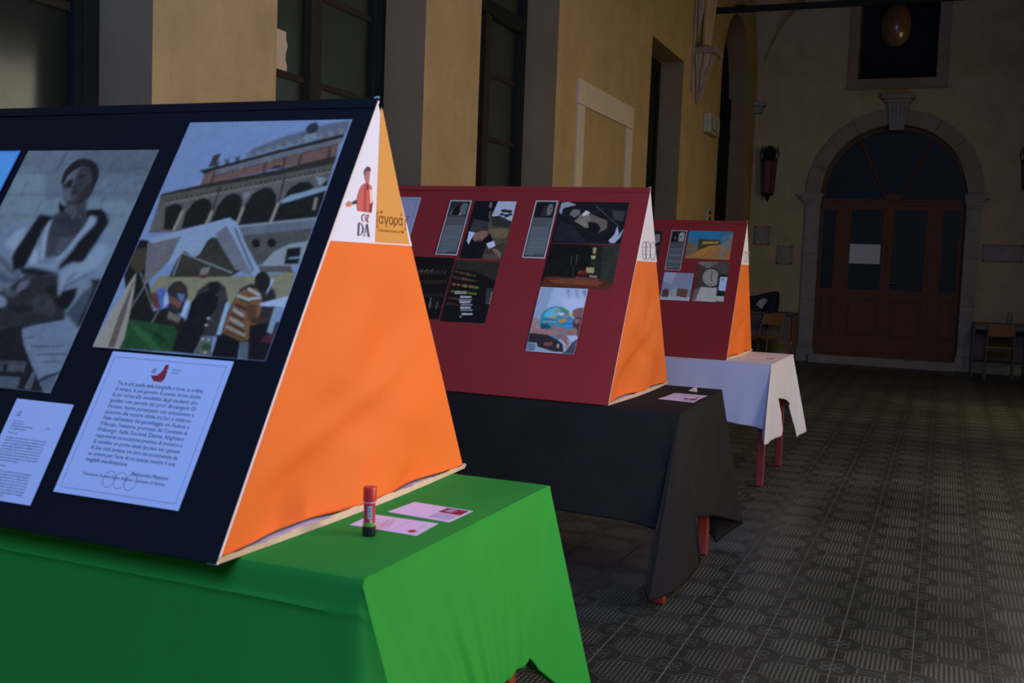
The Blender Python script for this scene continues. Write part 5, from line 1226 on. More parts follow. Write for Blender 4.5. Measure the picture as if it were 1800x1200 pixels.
 'rings': ((4.25, 4.75, 1.33, 1.56), '''110 90 110, 210.6 68.6, 210.7 53.4, 216.4 53.5, 216.3 68.7
110 90 110, 210.8 53.5, 205.6 40.5, 211.2 40.4, 216.4 53.4
110 90 110, 205.7 40.7, 196.1 31.9, 201.5 31.5, 211.1 40.3
110 90 110, 196.9 32.2, 184.3 29.0, 188.2 27.9, 200.8 31.2
110 90 110, 188.0 29.0, 174.4 31.8, 171.0 30.6, 184.5 27.8
110 90 110, 175.3 31.5, 162.8 39.7, 157.6 39.2, 170.1 30.9
110 90 110, 162.9 39.6, 153.4 52.1, 148.0 51.8, 157.5 39.3
110 90 110, 153.4 52.1, 148.2 66.9, 142.7 66.7, 147.9 51.9
110 90 110, 148.2 66.9, 148.1 81.8, 142.6 81.7, 142.7 66.8
110 90 110, 148.1 81.8, 153.1 94.6, 147.7 94.7, 142.6 81.8
110 90 110, 153.0 94.5, 162.5 103.3, 157.2 103.6, 147.8 94.8
110 90 110, 161.7 103.0, 174.1 106.4, 170.3 107.4, 157.9 103.9
110 90 110, 170.5 106.3, 184.0 103.7, 187.5 105.0, 173.9 107.5
110 90 110, 183.2 104.0, 195.8 95.9, 201.0 96.5, 188.3 104.7
110 90 110, 195.6 96.0, 205.4 83.5, 210.9 83.9, 201.1 96.4
110 90 110, 205.3 83.6, 210.7 68.5, 216.3 68.8, 210.9 83.8
110 90 110, 272.9 69.5, 272.4 54.1, 278.2 54.1, 278.7 69.5
110 90 110, 272.4 54.2, 265.4 41.0, 271.1 40.8, 278.2 54.0
110 90 110, 265.5 41.1, 253.0 32.2, 258.4 31.7, 270.9 40.7
110 90 110, 253.9 32.5, 238.0 29.2, 241.5 28.0, 257.5 31.4
110 90 110, 241.2 29.3, 224.2 32.0, 221.2 30.7, 238.2 28.0
110 90 110, 225.3 31.7, 209.9 40.0, 204.8 39.3, 220.2 31.0
110 90 110, 210.1 39.8, 198.6 52.4, 193.1 52.0, 204.6 39.4
110 90 110, 198.6 52.3, 192.7 67.3, 187.1 67.1, 193.0 52.1
110 90 110, 192.7 67.2, 193.2 82.4, 187.6 82.3, 187.1 67.2
110 90 110, 193.2 82.3, 200.1 95.3, 194.5 95.4, 187.6 82.4
110 90 110, 199.9 95.2, 212.2 104.1, 206.9 104.5, 194.7 95.6
110 90 110, 211.2 103.8, 227.0 107.4, 223.6 108.5, 207.8 104.9
110 90 110, 223.8 107.2, 240.7 104.8, 243.8 106.1, 226.8 108.6
110 90 110, 239.7 105.1, 255.3 96.9, 260.5 97.7, 244.9 105.8
110 90 110, 255.1 97.1, 266.9 84.5, 272.5 84.9, 260.7 97.5
110 90 110, 266.8 84.6, 272.9 69.4, 278.7 69.6, 272.5 84.8
110 90 110, 362.7 70.2, 362.0 54.5, 368.0 54.6, 368.7 70.2
110 90 110, 362.1 54.6, 354.2 41.2, 360.1 41.0, 368.0 54.4
110 90 110, 354.4 41.3, 340.6 32.2, 346.1 31.7, 359.9 40.8
110 90 110, 341.6 32.6, 324.0 29.1, 327.5 27.9, 345.1 31.4
110 90 110, 327.3 29.2, 308.7 31.9, 305.7 30.6, 324.3 27.9
110 90 110, 309.8 31.6, 293.0 40.1, 287.8 39.3, 304.6 30.9
110 90 110, 293.3 39.9, 280.8 52.7, 275.1 52.3, 287.6 39.5
110 90 110, 280.8 52.6, 274.5 67.8, 268.7 67.6, 275.1 52.4
110 90 110, 274.5 67.7, 275.2 83.1, 269.4 83.1, 268.7 67.7
110 90 110, 275.2 83.0, 282.8 96.3, 277.1 96.4, 269.5 83.2
110 90 110, 282.7 96.1, 296.1 105.3, 290.7 105.7, 277.3 96.6
110 90 110, 295.2 105.0, 312.5 108.6, 309.0 109.8, 291.7 106.1
110 90 110, 309.2 108.5, 327.8 106.1, 330.8 107.4, 312.2 109.9
110 90 110, 326.7 106.3, 343.7 98.1, 349.0 98.9, 332.0 107.1
110 90 110, 343.5 98.2, 356.3 85.4, 362.1 85.9, 349.2 98.7
110 90 110, 356.2 85.5, 362.8 70.1, 368.7 70.3, 362.1 85.8
150 120 130, 140.0 79.9, 359.7 83.8, 359.7 85.2, 140.0 81.2
150 130 145, 151.6 49.4, 375.6 53.4, 375.5 54.4, 151.5 50.3'''),
}


# observed print colour -> ink albedo, divided by the light that falls on each face of the boards
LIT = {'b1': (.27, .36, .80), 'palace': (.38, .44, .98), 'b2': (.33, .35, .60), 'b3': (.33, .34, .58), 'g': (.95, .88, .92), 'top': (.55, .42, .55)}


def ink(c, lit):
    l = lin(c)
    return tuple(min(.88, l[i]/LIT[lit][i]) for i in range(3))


def make_print(key, name, parent, frame, lit, border=None, thick=.0008, off=.0, clip=None, label=None):
    """flat printed sheet; frame(u, v, d) -> world point, d = distance out of the face"""
    (u0, u1, v0, v1), body = PRINTS[key]
    bm = bmesh.new()
    lay = bm.loops.layers.float_color.new('ink')
    step = .000028

    def poly(pts, d, col):
        try:
            f = bm.faces.new([bm.verts.new(frame(u0+a/1000, v0+b/1000, d)) for a, b in pts])
        except ValueError:
            return
        for l in f.loops:
            l[lay] = (*col, 1)
    W, H = (u1-u0)*1000, (v1-v0)*1000
    rows = body.split('\n')
    if off == 0:
        wh = ink((200, 200, 205), lit) if border is None else border
        q = [(0, 0), (W, 0), (W, H), (0, H)]
        for i in range(4):
            a, b = q[i], q[(i+1) % 4]
            f = bm.faces.new([bm.verts.new(frame(u0+p[0]/1000, v0+p[1]/1000, d)) for p, d in ((a, 0), (b, 0), (b, thick), (a, thick))])
            for l in f.loops: l[lay] = (*wh, 1)
        poly(q, thick, wh)
    for i, r in enumerate(rows):
        nums = [tuple(float(t) for t in q.split()) for q in r.split(',')]
        col, pts = nums[0], nums[1:]
        out = []
        for q in pts:
            if not out or (abs(q[0]-out[-1][0])+abs(q[1]-out[-1][1])) > .05: out.append(q)
        if len(out) < 3: continue
        ar = sum(out[k-1][0]*out[k][1]-out[k][0]*out[k-1][1] for k in range(len(out)))
        if abs(ar) < .05: continue
        poly(out, thick+off+step*(i+1), ink(col, lit))
    bmesh.ops.triangulate(bm, faces=[f for f in bm.faces if len(f.verts) > 4], ngon_method='EAR_CLIP')
    o = wloc(parent)
    bmesh.ops.translate(bm, verts=bm.verts, vec=-o)
    me = bpy.data.meshes.new(name)
    bm.to_mesh(me)
    bm.free()
    me.materials.append(MT['print'])
    ob = bpy.data.objects.new(name, me)
    C.objects.link(ob)
    ob.parent = parent
    if label: ob['label'] = label
    return ob


def soft_noise(rs, ny, nx, cell):
    """bilinear value noise in -1..1"""
    gy_, gx_ = ny//cell+3, nx//cell+3
    g = rs.uniform(-1, 1, (gy_, gx_))
    y = np.arange(ny)/cell; x = np.arange(nx)/cell
    iy, ix = y.astype(int), x.astype(int)
    fy = (y-iy)[:, None]; fx = (x-ix)[None, :]
    fy = fy*fy*(3-2*fy); fx = fx*fx*(3-2*fx)
    a = g[iy][:, ix]; b = g[iy][:, ix+1]; c = g[iy+1][:, ix]; d = g[iy+1][:, ix+1]
    return (a*(1-fx)+b*fx)*(1-fy)+(c*(1-fx)+d*fx)*fy


def photo_print(key, name, parent, frame, lit, step=2.0, blur=1, grain=.10, thick=.0008, label=None):
    """a flat photographic print: a fine sheet whose ink colours are laid down shape by shape, then softened"""
    (u0, u1, v0, v1), body = PRINTS[key]
    W, H = (u1-u0)*1000, (v1-v0)*1000
    nx, ny = int(W/step)+2, int(H/step)+2
    sx, sy = nx*2, ny*2
    xs = (np.arange(sx)+.5)/sx*W
    ys_ = (np.arange(sy)+.5)/sy*H
    img = np.zeros((sy, sx, 3))
    for r in body.split('\n'):
        nums = [tuple(float(t) for t in q.split()) for q in r.split(',')]
        if nums[0][0] < 0:          # soften everything laid down so far
            for _ in range(int(nums[0][1])*2):
                p_ = np.pad(img, ((1, 1), (1, 1), (0, 0)), mode='edge')
                img = (p_[:-2, 1:-1]+p_[2:, 1:-1]+p_[1:-1, :-2]+p_[1:-1, 2:]+p_[1:-1, 1:-1])/5
            continue
        col = np.array(ink(nums[0], lit)); P = np.array(nums[1:])
        if len(P) < 3: continue
        i0, i1 = np.searchsorted(xs, P[:, 0].min()), np.searchsorted(xs, P[:, 0].max())
        j0, j1 = np.searchsorted(ys_, P[:, 1].min()), np.searchsorted(ys_, P[:, 1].max())
        if i1 <= i0 or j1 <= j0: continue
        gx_, gy_ = np.meshgrid(xs[i0:i1], ys_[j0:j1])
        ins = np.zeros(gx_.shape, bool)
        for k in range(len(P)):
            (xa, ya), (xb, yb) = P[k-1], P[k]
            if ya == yb: continue
            cond = (ya > gy_) != (yb > gy_)
            ins ^= cond & (gx_ < (xb-xa)*(gy_-ya)/(yb-ya)+xa)
        img[j0:j1, i0:i1][ins] = col
    img = img.reshape(ny, 2, nx, 2, 3).mean((1, 3))
    rs = np.random.RandomState(len(body) % 1000)
    n_ = soft_noise(rs, ny, nx, 12)*.9+soft_noise(rs, ny, nx, 5)*.9+soft_noise(rs, ny, nx, 2)*1.0
    lum = np.clip(img.mean(2)*2.2, 0, 1)
    img = img*(1+(n_*grain*(1.25-lum*.95))[:, :, None])
    for _ in range(blur):
        p_ = np.pad(img, ((1, 1), (1, 1), (0, 0)), mode='edge')
        img = (p_[:-2, 1:-1]+p_[2:, 1:-1]+p_[1:-1, :-2]+p_[1:-1, 2:]+2*p_[1:-1, 1:-1])/6
    img = np.clip(img, .002, .88)
    O = frame(u0, v0, thick); U = (frame(u1, v0, thick)-O)/(nx-1); V = (frame(u0, v1, thick)-O)/(ny-1)
    D = frame(u0, v0, 0)-O
    base = wloc(parent)
    O = O-base
    jj, ii = np.mgrid[0:ny, 0:nx]
    co = np.array(O)+ii[..., None]*np.array(U)+jj[..., None]*np.array(V)
    co = co.reshape(-1, 3)
    cor = [0, nx-1, nx*ny-1, nx*(ny-1)]
    nv_ = len(co)
    co = np.vstack([co, co[cor]+np.array(D)])
    a = (jj[:-1, :-1]*nx+ii[:-1, :-1]).ravel()
    quads = np.stack([a, a+1, a+1+nx, a+nx], 1)
    sides = [[cor[k], nv_+k, nv_+(k+1) % 4, cor[(k+1) % 4]] for k in range(4)]
    quads = np.vstack([quads, np.array(sides)])
    me = bpy.data.meshes.new(name)
    me.vertices.add(len(co)); me.vertices.foreach_set('co', co.ravel())
    me.loops.add(quads.size); me.loops.foreach_set('vertex_index', quads.ravel().astype(np.int32))
    me.polygons.add(len(quads)); me.polygons.foreach_set('loop_start', np.arange(len(quads), dtype=np.int32)*4)
    me.update(calc_edges=True)
    at = me.color_attributes.new('ink', 'FLOAT_COLOR', 'POINT')
    cc_ = np.ones((len(co), 4)); cc_[:nv_, :3] = img.reshape(-1, 3); cc_[nv_:, :3] = .6
    at.data.foreach_set('color', cc_.ravel())
    me.materials.append(MT['print'])
    ob = bpy.data.objects.new(name, me)
    C.objects.link(ob)
    ob.parent = parent
    if label: ob['label'] = label
    return ob


_txt = {}


def text_polys(s):
    if s in _txt: return _txt[s]
    cu = bpy.data.curves.new('t', 'FONT')
    cu.body = s
    cu.size = 1
    cu.resolution_u = 2
    ob = bpy.data.objects.new('t', cu)
    C.objects.link(ob)
    dg = bpy.context.evaluated_depsgraph_get()
    dg.update()
    me = ob.evaluated_get(dg).to_mesh()
    V = [(v.co.x, v.co.y) for v in me.vertices]
    F = [tuple(p.vertices) for p in me.polygons]
    ob.evaluated_get(dg).to_mesh_clear()
    bpy.data.objects.remove(ob)
    bpy.data.curves.remove(cu)
    x0 = min(v[0] for v in V); x1 = max(v[0] for v in V)
    _txt[s] = ([((x-x0)/(x1-x0), y) for x, y in V], F, x1-x0)
    return _txt[s]


def add_text(mb, s, frame, u, v, width, size, d):
    """baseline at v, stretched to width; size = em height"""
    V, F, w_ = text_polys(s)
    vs = [mb.bm.verts.new(frame(u+x*width, v+y*size, d)) for x, y in V]
    for f in F:
        try: mb.bm.faces.new([vs[i] for i in f])
        except ValueError: pass


def add_line(mb, frame, a, b, w_, d, mi=0):
    dx, dy = b[0]-a[0], b[1]-a[1]
    l = math.hypot(dx, dy)
    nx, ny = -dy/l*w_/2, dx/l*w_/2
    mb.face([frame(a[0]+nx, a[1]+ny, d), frame(b[0]+nx, b[1]+ny, d), frame(b[0]-nx, b[1]-ny, d), frame(a[0]-nx, a[1]-ny, d)], mi)


def add_ring(mb, frame, c, r, w_, d, n=22, mi=0, ry=None):
    ry = ry or r
    p = [(c[0]+r*math.cos(k*2*PI/n), c[1]+ry*math.sin(k*2*PI/n)) for k in range(n)]
    for k in range(n): add_line(mb, frame, p[k], p[(k+1) % n], w_, d, mi)


# ================================================================== SETTING
WX = -2.88      # left wall plane
RX = 1.28       # courtyard side
EY = 16.6       # end wall plane
Y0 = -4.0
DR = .30        # reveal depth

# ---- floor: grout bed, single tiles, far tiles joined
fl = MB().box(WX-.4, RX+.5, Y0, EY+.4, -.06, -.003).build('floor', MT['grout'])
tag(fl, kind='structure')
T = .25
TX, TY = -.5215+T/2, 3.6194+T/2
tb = MB()
hw, bv = T/2-.0016, .0018
for (a, za), (b, zb) in (((hw, -.004), (hw, -bv)), ((hw, -bv), (hw-bv, 0.))):
    A = [(-a, -a, za), (a, -a, za), (a, a, za), (-a, a, za)]
    B = [(-b, -b, zb), (b, -b, zb), (b, b, zb), (-b, b, zb)]
    for i in range(4): tb.face([A[i], A[(i+1) % 4], B[(i+1) % 4], B[i]])
q = hw-bv
tb.face([(-q, -q, 0), (q, -q, 0), (q, q, 0), (-q, q, 0)])
tile0 = tb.build('floor_tile', MT['tile'])
tile_me = tile0.data
bpy.data.objects.remove(tile0)
cells = []
iy0, iy1 = math.ceil((Y0+.1-TY)/T), math.floor((EY-.1-TY)/T)
ix0, ix1 = math.ceil((WX+.1-TX)/T), math.floor((RX-.1-TX)/T)
inv = cam.matrix_world.inverted()
for iy in range(iy0, iy1+1):
    for ix in range(ix0, ix1+1):
        x, y = TX+ix*T, TY+iy*T
        p = inv @ Vector((x, y, 0))
        vis = False
        if p.z < -.5:
            sx, sy = p.x/-p.z*1837.57+900, 600-p.y/-p.z*1837.57
            vis = -60 < sx < 1860 and sy < 1290 and not (sx < 960) and x > -1.75
            if x < -.95 and (y < 2.3 or (4.0 < y < 16)): vis = False
        cells.append((0 if vis else 1, -p.z if vis else y, x, y))
cells.sort()
near = [c for c in cells if c[0] == 0][:298]
keep = {(c[2], c[3]) for c in near}
for i, c in enumerate(near):
    t = bpy.data.objects.new('floor_tile', tile_me)
    C.objects.link(t)
    t.parent = fl
    t.location = (c[2], c[3], random.uniform(-.0006, .0))
rest = MB()
for c in cells:
    if (c[2], c[3]) in keep: continue
    x, y = c[2]-TX, c[3]-TY
    rest.face([(x-q, y-q, 0), (x+q, y-q, 0), (x+q, y+q, 0), (x-q, y+q, 0)])
    A = [(x-q, y-q), (x+q, y-q), (x+q, y+q), (x-q, y+q)]
    B = [(x-hw, y-hw), (x+hw, y-hw), (x+hw, y+hw), (x-hw, y+hw)]
    for i in range(4):
        j = (i+1) % 4
        rest.face([(*B[i], -.004), (*B[j], -.004), (*A[j], 0), (*A[i], 0)])
ro = rest.build('floor_tiling', MT['tile'], recalc=False)
ro.location = (TX, TY, 0)
ro.parent = fl
ro['kind'] = 'stuff'

# ---- left wall with windows, doorway and arched opening
WIN = [(1.84, 3.25, 1.0, 3.66), (4.056, 5.508, 1.0, 3.66), (6.279, 7.717, 1.0, 3.66), (10.43, 11.80, 0.0, 3.67)]
ARCH = (13.90, 15.96, 3.87)
TOP = 6.15
wl = MB()
XB = WX-DR-.02


def wall_quad(y0, y1, z0, z1):
    wl.face([(WX, y0, z0), (WX, y1, z0), (WX, y1, z1), (WX, y0, z1)], 0)


ys = [Y0]
for a in WIN: ys += [a[0], a[1]]
ys += [ARCH[0], ARCH[1], EY]
for i in range(0, len(ys)-1, 2): wall_quad(ys[i], ys[i+1], 0, TOP)
for y0, y1, z0, z1 in WIN:
    wall_quad(y0, y1, z1, TOP)
    if z0 > 0: wall_quad(y0, y1, 0, z0)
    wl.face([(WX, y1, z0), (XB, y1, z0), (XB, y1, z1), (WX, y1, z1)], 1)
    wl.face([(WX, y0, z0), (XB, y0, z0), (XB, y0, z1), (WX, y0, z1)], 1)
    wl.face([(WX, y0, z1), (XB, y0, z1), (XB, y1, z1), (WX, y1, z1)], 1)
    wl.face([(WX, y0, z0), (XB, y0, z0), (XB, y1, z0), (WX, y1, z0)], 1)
ac, ar = (ARCH[0]+ARCH[1])/2, (ARCH[1]-ARCH[0])/2
n = 28
ap = [(ac-ar*math.cos(k*PI/n), ARCH[2]+ar*math.sin(k*PI/n)) for k in range(n+1)]
for k in range(n):
    (ya, za), (yb, zb) = ap[k], ap[k+1]
    wl.face([(WX, ya, za), (WX, yb, zb), (WX, yb, TOP), (WX, ya, TOP)], 0)
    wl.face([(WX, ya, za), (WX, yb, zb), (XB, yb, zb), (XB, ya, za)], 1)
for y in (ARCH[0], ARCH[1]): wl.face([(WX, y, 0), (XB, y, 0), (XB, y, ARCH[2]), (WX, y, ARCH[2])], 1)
# masonry behind the plaster
for i in range(0, len(ys)-1, 2): wl.box(XB-.02, WX-.02, ys[i]+.02, ys[i+1]-.02, 0, TOP, 1)
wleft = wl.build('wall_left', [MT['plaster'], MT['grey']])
tag(wleft, kind='structure')

# the dark rooms behind the windows
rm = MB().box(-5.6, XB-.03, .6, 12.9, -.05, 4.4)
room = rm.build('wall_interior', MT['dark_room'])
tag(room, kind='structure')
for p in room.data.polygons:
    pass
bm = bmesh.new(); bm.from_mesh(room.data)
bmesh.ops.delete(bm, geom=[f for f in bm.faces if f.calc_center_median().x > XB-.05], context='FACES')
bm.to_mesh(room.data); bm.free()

FX = WX-DR      # frame plane


def window(n, y0, y1, z0, z1):
    w_ = empty('window_%d' % n, (FX, y0, z0), kind='structure')
    f = MB()
    fw_ = .085
    for a, b, c, d in ((y0, y0+fw_, z0, z1), (y1-fw_, y1, z0, z1), (y0, y1, z0, z0+.09), (y0, y1, z1-.08, z1)):
        f.box(FX-.03, FX+.035, a, b, c, d)
    f.build('window_frame', MT['frame'], w_)
    ym = (y0+y1)/2
    m_ = MB().box(FX-.025, FX+.04, ym-.06, ym-.004, z0+.09, 3.10).box(FX-.025, FX+.03, ym+.004, ym+.06, z0+.09, 3.10)
    m_.build('meeting_stile', MT['bar'], w_)
    MB().box(FX-.03, FX+.05, y0+fw_, y1-fw_, 3.10, 3.20).build('transom', MT['frame'], w_)
    for side in (0, 1):
        a = y0+fw_ if side == 0 else ym+.06
        b = ym-.06 if side == 0 else y1-fw_
        # leaf stile next to the frame
        e = (a, a+.04) if side == 0 else (b-.04, b)
        MB().box(FX-.02, FX+.03, e[0], e[1], z0+.09, 3.10).build('leaf_stile', MT['frame'], w_)
        a2 = a+.04 if side == 0 else a
        b2 = b if side == 0 else b-.04
        zs = [z0+.09, 1.30, 1.765, 2.235, 2.70, 3.10]
        for k in range(5):
            MB().box(FX-.006, FX-.001, a2, b2, zs[k]+.01, zs[k+1]-.01).build('pane', MT['pane'], w_)
            if k: MB().box(FX-.014, FX+.012, a2, b2, zs[k]-.016, zs[k]+.016).build('glazing_bar', MT['bar'], w_)
        MB().box(FX-.006, FX-.001, a, b, 3.2, z1-.08).build('pane', MT['pane'], w_)
    MB().box(FX+.03, WX+.04, y0+.003, y1-.003, z0+.001, z0+.04, bev=.006).build('window_sill', MT['stone'], w_)
    return w_


for i in range(3): window(i+1, *WIN[i])
# paper stuck inside the second window
pn = MB()
pn.grid([[(FX+.004+.004*math.sin(j*1.3), 4.29+.262*j/6+.01*math.sin(i*2), 2.255+.205*i/6-.012*(j/6)) for j in range(7)] for i in range(7)])
pw = pn.build('paper_notice', MT['dado'], smooth=60)
tag(pw, 'yellowed sheet of paper stuck on the glass of the window behind the navy board', 'paper')

# doorway leaf (dark)
d3 = empty('door_3', (WX-DR, 10.43, 0), kind='structure')
f = MB()
for a, b, c, d in ((10.435, 10.53, 0.005, 3.66), (11.71, 11.795, 0.005, 3.66), (10.53, 11.71, 3.55, 3.66)): f.box(FX-.03, FX+.04, a, b, c, d)
f.build('door_frame', MT['frame'], d3)
for a, b in ((10.53, 11.115), (11.125, 11.71)):
    lf = MB().box(FX-.03, FX+.01, a, b, .005, 3.55)
    lf = lf.build('door_leaf', MT['frame'], d3)
    for z0, z1 in ((.15, .95), (1.1, 2.1), (2.25, 3.4)):
        MB().box(FX+.008, FX+.024, a+.1, b-.1, z0, z1, bev=.006).build('door_panel', MT['frame'], d3)
# arched opening's dark green door
d2_ = empty('door_2', (WX-DR, ARCH[0], 0), kind='structure')
f = MB()
f.face([(FX, y, z) for y, z in [(ARCH[0]+.005, .005)]+[(ac-(ar-.005)*math.cos(k*PI/n), ARCH[2]+(ar-.005)*math.sin(k*PI/n)) for k in range(n+1)]+[(ARCH[1]-.005, .005)]])
f.build('door_leaf', MT['frame'], d2_)
for a, b in ((ARCH[0]+.08, ac-.05), (ac+.05, ARCH[1]-.08)):
    for z0, z1 in ((.2, 1.1), (1.25, 2.3), (2.42, 3.2)):
        MB().box(FX, FX+.03, a+.08, b-.08, z0, z1, bev=.008).build('door_panel', MT['frame'], d2_)
MB().box(FX, FX+.05, ARCH[0]+.01, ARCH[1]-.01, 3.28, 3.40).build('transom', MT['frame'], d2_)
MB().box(FX, FX+.045, ac-.04, ac+.04, .005, 4.86).build('mullion', MT['iron'], d2_)
MB().box(FX, FX+.045, ARCH[1]-.12, ARCH[1]-.01, .005, 3.9).build('door_frame', MT['iron'], d2_)

# ---- stone surround of a walled-up doorway on the left wall
ts = empty('trim_1', (WX, 8.2, 0), kind='structure')
MB().box(WX-.01, WX+.022, 8.205, 9.835, 2.652, 2.853, bev=.004).build('lintel', MT['dado'], ts)
MB().box(WX-.01, WX+.018, 8.215, 8.385, 0, 2.650, bev=.004).build('jamb', MT['dado'], ts)
MB().box(WX-.01, WX+.018, 9.64, 9.825, 0, 2.650, bev=.004).build('jamb', MT['dado'], ts)

# ---- end wall with portal and window
we = MB()
PX0, PX1, PS = -1.84, .235, 2.55     # portal opening and springing
pc, pr = (PX0+PX1)/2, (PX1-PX0)/2
SX0, SX1, SZ0, SZ1 = -1.40, -.31, 4.265, 5.55


def eq(x0, x1, z0, z1, mi=0): we.face([(x0, EY, z0), (x1, EY, z0), (x1, EY, z1), (x0, EY, z1)], mi)


eq(WX, PX0, 0, SZ0); eq(PX1, RX, 0, SZ0)
eq(WX, SX0, SZ0, TOP); eq(SX1, RX, SZ0, TOP); eq(SX0, SX1, SZ1, TOP)
pp = [(pc-pr*math.cos(k*PI/n), PS+pr*math.sin(k*PI/n)) for k in range(n+1)]
for k in range(n):
    (xa, za), (xb, zb) = pp[k], pp[k+1]
    we.face([(xa, EY, za), (xb, EY, zb), (xb, EY, SZ0), (xa, EY, SZ0)], 0)
    we.face([(xa, EY, za), (xb, EY, zb), (xb, EY+.35, zb), (xa, EY+.35, za)], 1)
for x in (PX0, PX1): we.face([(x, EY, 0), (x, EY+.35, 0), (x, EY+.35, PS), (x, EY, PS)], 1)
for a, b in (((SX0, SZ0), (SX1, SZ0)), ((SX1, SZ0), (SX1, SZ1)), ((SX1, SZ1), (SX0, SZ1)), ((SX0, SZ1), (SX0, SZ0))):
    we.face([(a[0], EY, a[1]), (b[0], EY, b[1]), (b[0], EY+.4, b[1]), (a[0], EY+.4, a[1])], 1)
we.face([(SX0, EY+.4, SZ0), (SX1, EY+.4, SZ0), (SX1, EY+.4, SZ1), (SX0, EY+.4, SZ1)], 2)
tag(we.build('wall_end', [MT['plaster_far'], MT['stone'], MT['black_hole']]), kind='structure')

# window surround (stone, two steps)
tw = empty('window_4', (SX0, EY, SZ0), kind='structure')
for (a, b, c, d) in ((SX0-.14, SX0, SZ0-.13, SZ1+.14), (SX1, SX1+.16, SZ0-.13, SZ1+.14), (SX0, SX1, SZ0-.13, SZ0), (SX0, SX1, SZ1, SZ1+.14)):
    MB().box(a, b, EY-.035, EY+.02, c, d, bev=.006).build('surround_stone', MT['stone_warm'], tw)
MB().box(SX0-.16, SX1+.18, EY-.055, EY+.02, SZ0-.155, SZ0-.125, bev=.004).build('sill', MT['stone_warm'], tw)

# portal stonework
tp = empty('trim_2', (pc, EY, 0), kind='structure')
for s_, (a, b) in ((-1, (-2.04, PX0+.015)), (1, (PX1-.015, .41))):
    MB().box(a-.02, b+.02, EY-.08, EY+.02, .002, .22, bev=.01).build('plinth', MT['stone'], tp)
    z = .22
    for k, hh in enumerate((.74, .70, .718)):
        MB().box(a, b, EY-.055, EY+.03, z+.002, z+hh, bev=.005).build('jamb_block', MT['stone'], tp)
        z += hh
    c = MB()
    for e, z0, z1 in ((.0, 2.38, 2.42), (.04, 2.42, 2.47), (.08, 2.47, 2.51), (.12, 2.51, 2.565)):
        aa = a-e*.9 if s_ < 0 else a-e*.3
        bb = b+e*.3 if s_ < 0 else b+e*.8
        c.box(aa, bb, EY-.06-e*.5, EY+.02, z0, z1)
    c.build('capital', MT['stone'], tp)
nv = 9
for k in range(nv):
    if k == nv//2: continue
    a0 = PI*k/nv+.004; a1 = PI*(k+1)/nv-.004
    m_ = 6
    v = MB()
    P = []
    for j in range(m_+1):
        t = a0+(a1-a0)*j/m_
        P.append((math.cos(t), math.sin(t)))
    ri, ro_ = pr-.012, 1.245
    pts = [(pc+ri*c_, EY-.045, 2.565+(ri)*s__) for c_, s__ in P]+[(pc+ro_*c_, EY-.045, 2.565+ro_*s__) for c_, s__ in P[::-1]]
    v.prism(pts, (0, .06, 0))
    v.build('arch_stone', MT['stone_warm'], tp)
# crown blocks beside the keystone
for s_ in (-1, 1):
    a0, a1 = PI/2+.075, PI/2+.18
    if s_ < 0: a0, a1 = PI/2-.18, PI/2-.075
    pts = [(pc+ri*math.cos(t), EY-.045, 2.565+ri*math.sin(t)) for t in (a0, a1)]+[(pc+ro_*math.cos(t), EY-.045, 2.565+ro_*math.sin(t)) for t in (a1, a0)]
    MB().prism(pts, (0, .06, 0)).build('arch_stone', MT['stone_warm'], tp)
ks = MB()
ks.prism([(pc-.10, EY-.10, 3.50), (pc+.10, EY-.10, 3.50), (pc+.15, EY-.10, 3.90), (pc-.15, EY-.10, 3.90)], (0, .12, 0))
for j in range(5):
    x = pc-.09+j*.045
    ks.prism([(x-.011, EY-.125, 3.54), (x+.011, EY-.125, 3.54), (pc+(x-pc)*1.35+.014, EY-.125, 3.88), (pc+(x-pc)*1.35-.014, EY-.125, 3.88)], (0, .03, 0))
ks.box(pc-.18, pc+.18, EY-.14, EY+.02, 3.90, 3.95, bev=.01).box(pc-.23, pc+.23, EY-.17, EY+.02, 3.95, 4.02, bev=.012)
ks.build('keystone', MT['stone'], tp)
MB().box(PX0-.03, PX1-.02, EY-.16, EY+.35, .0, .13, bev=.012).build('doorstep', MT['stone'], tp)

# portal door
dd = empty('door_1', (pc, EY+.18, .13), kind='structure')
DY = EY+.18
f = MB()
for a, b, z0, z1 in ((PX0, -1.82, .13, 2.40), (PX1-.06, PX1, .13, 2.40), (-1.568, -1.45, .13, 2.40), (-.235, -.116, .13, 2.40)):
    f.box(a, b, DY-.03, DY+.05, z0, z1)
f.build('door_frame', MT['wood'], dd)
MB().box(PX0, PX1, DY-.06, DY+.05, 2.40, 2.50, bev=.01).box(PX0, PX1, DY-.08, DY+.05, 2.47, 2.50).build('transom', MT['wood'], dd)
leaves = [(-1.82, -1.568, 0), (-1.45, -.845, 1), (-.843, -.235, 1), (-.116, PX1-.06, 0)]
for a, b, st in leaves:
    g_ = .035 if not st else .075
    lf = MB()
    lf.box(a, a+g_, DY-.02, DY+.03, .135, 2.395).box(b-g_, b, DY-.02, DY+.03, .135, 2.395)
    for z0, z1 in ((.135, .42), (1.0, 1.14), (2.345, 2.395)): lf.box(a+g_, b-g_, DY-.02, DY+.03, z0, z1)
    L_ = lf.build('door_leaf', MT['wood'], dd)
    MB().box(a+g_, b-g_, DY, DY+.012, 1.14, 2.345).build('pane', MT['door_glass'], L_)
    MB().box(a+g_, b-g_, DY+.002, DY+.02, .42, 1.0).box(a+g_+.03, b-g_-.03, DY-.012, DY+.004, .45, .97, bev=.008).build('door_panel', MT['wood'], L_)
    MB().box(a+.02, b-.02, DY-.028, DY-.02, .20, .215).build('moulding', MT['wood'], L_)
h_ = MB().tube([(-.80, DY-.02, 1.25), (-.80, DY-.07, 1.25), (-.70, DY-.075, 1.25)], .010)
h_.build('door_handle', MT['steel_tube'], dd)
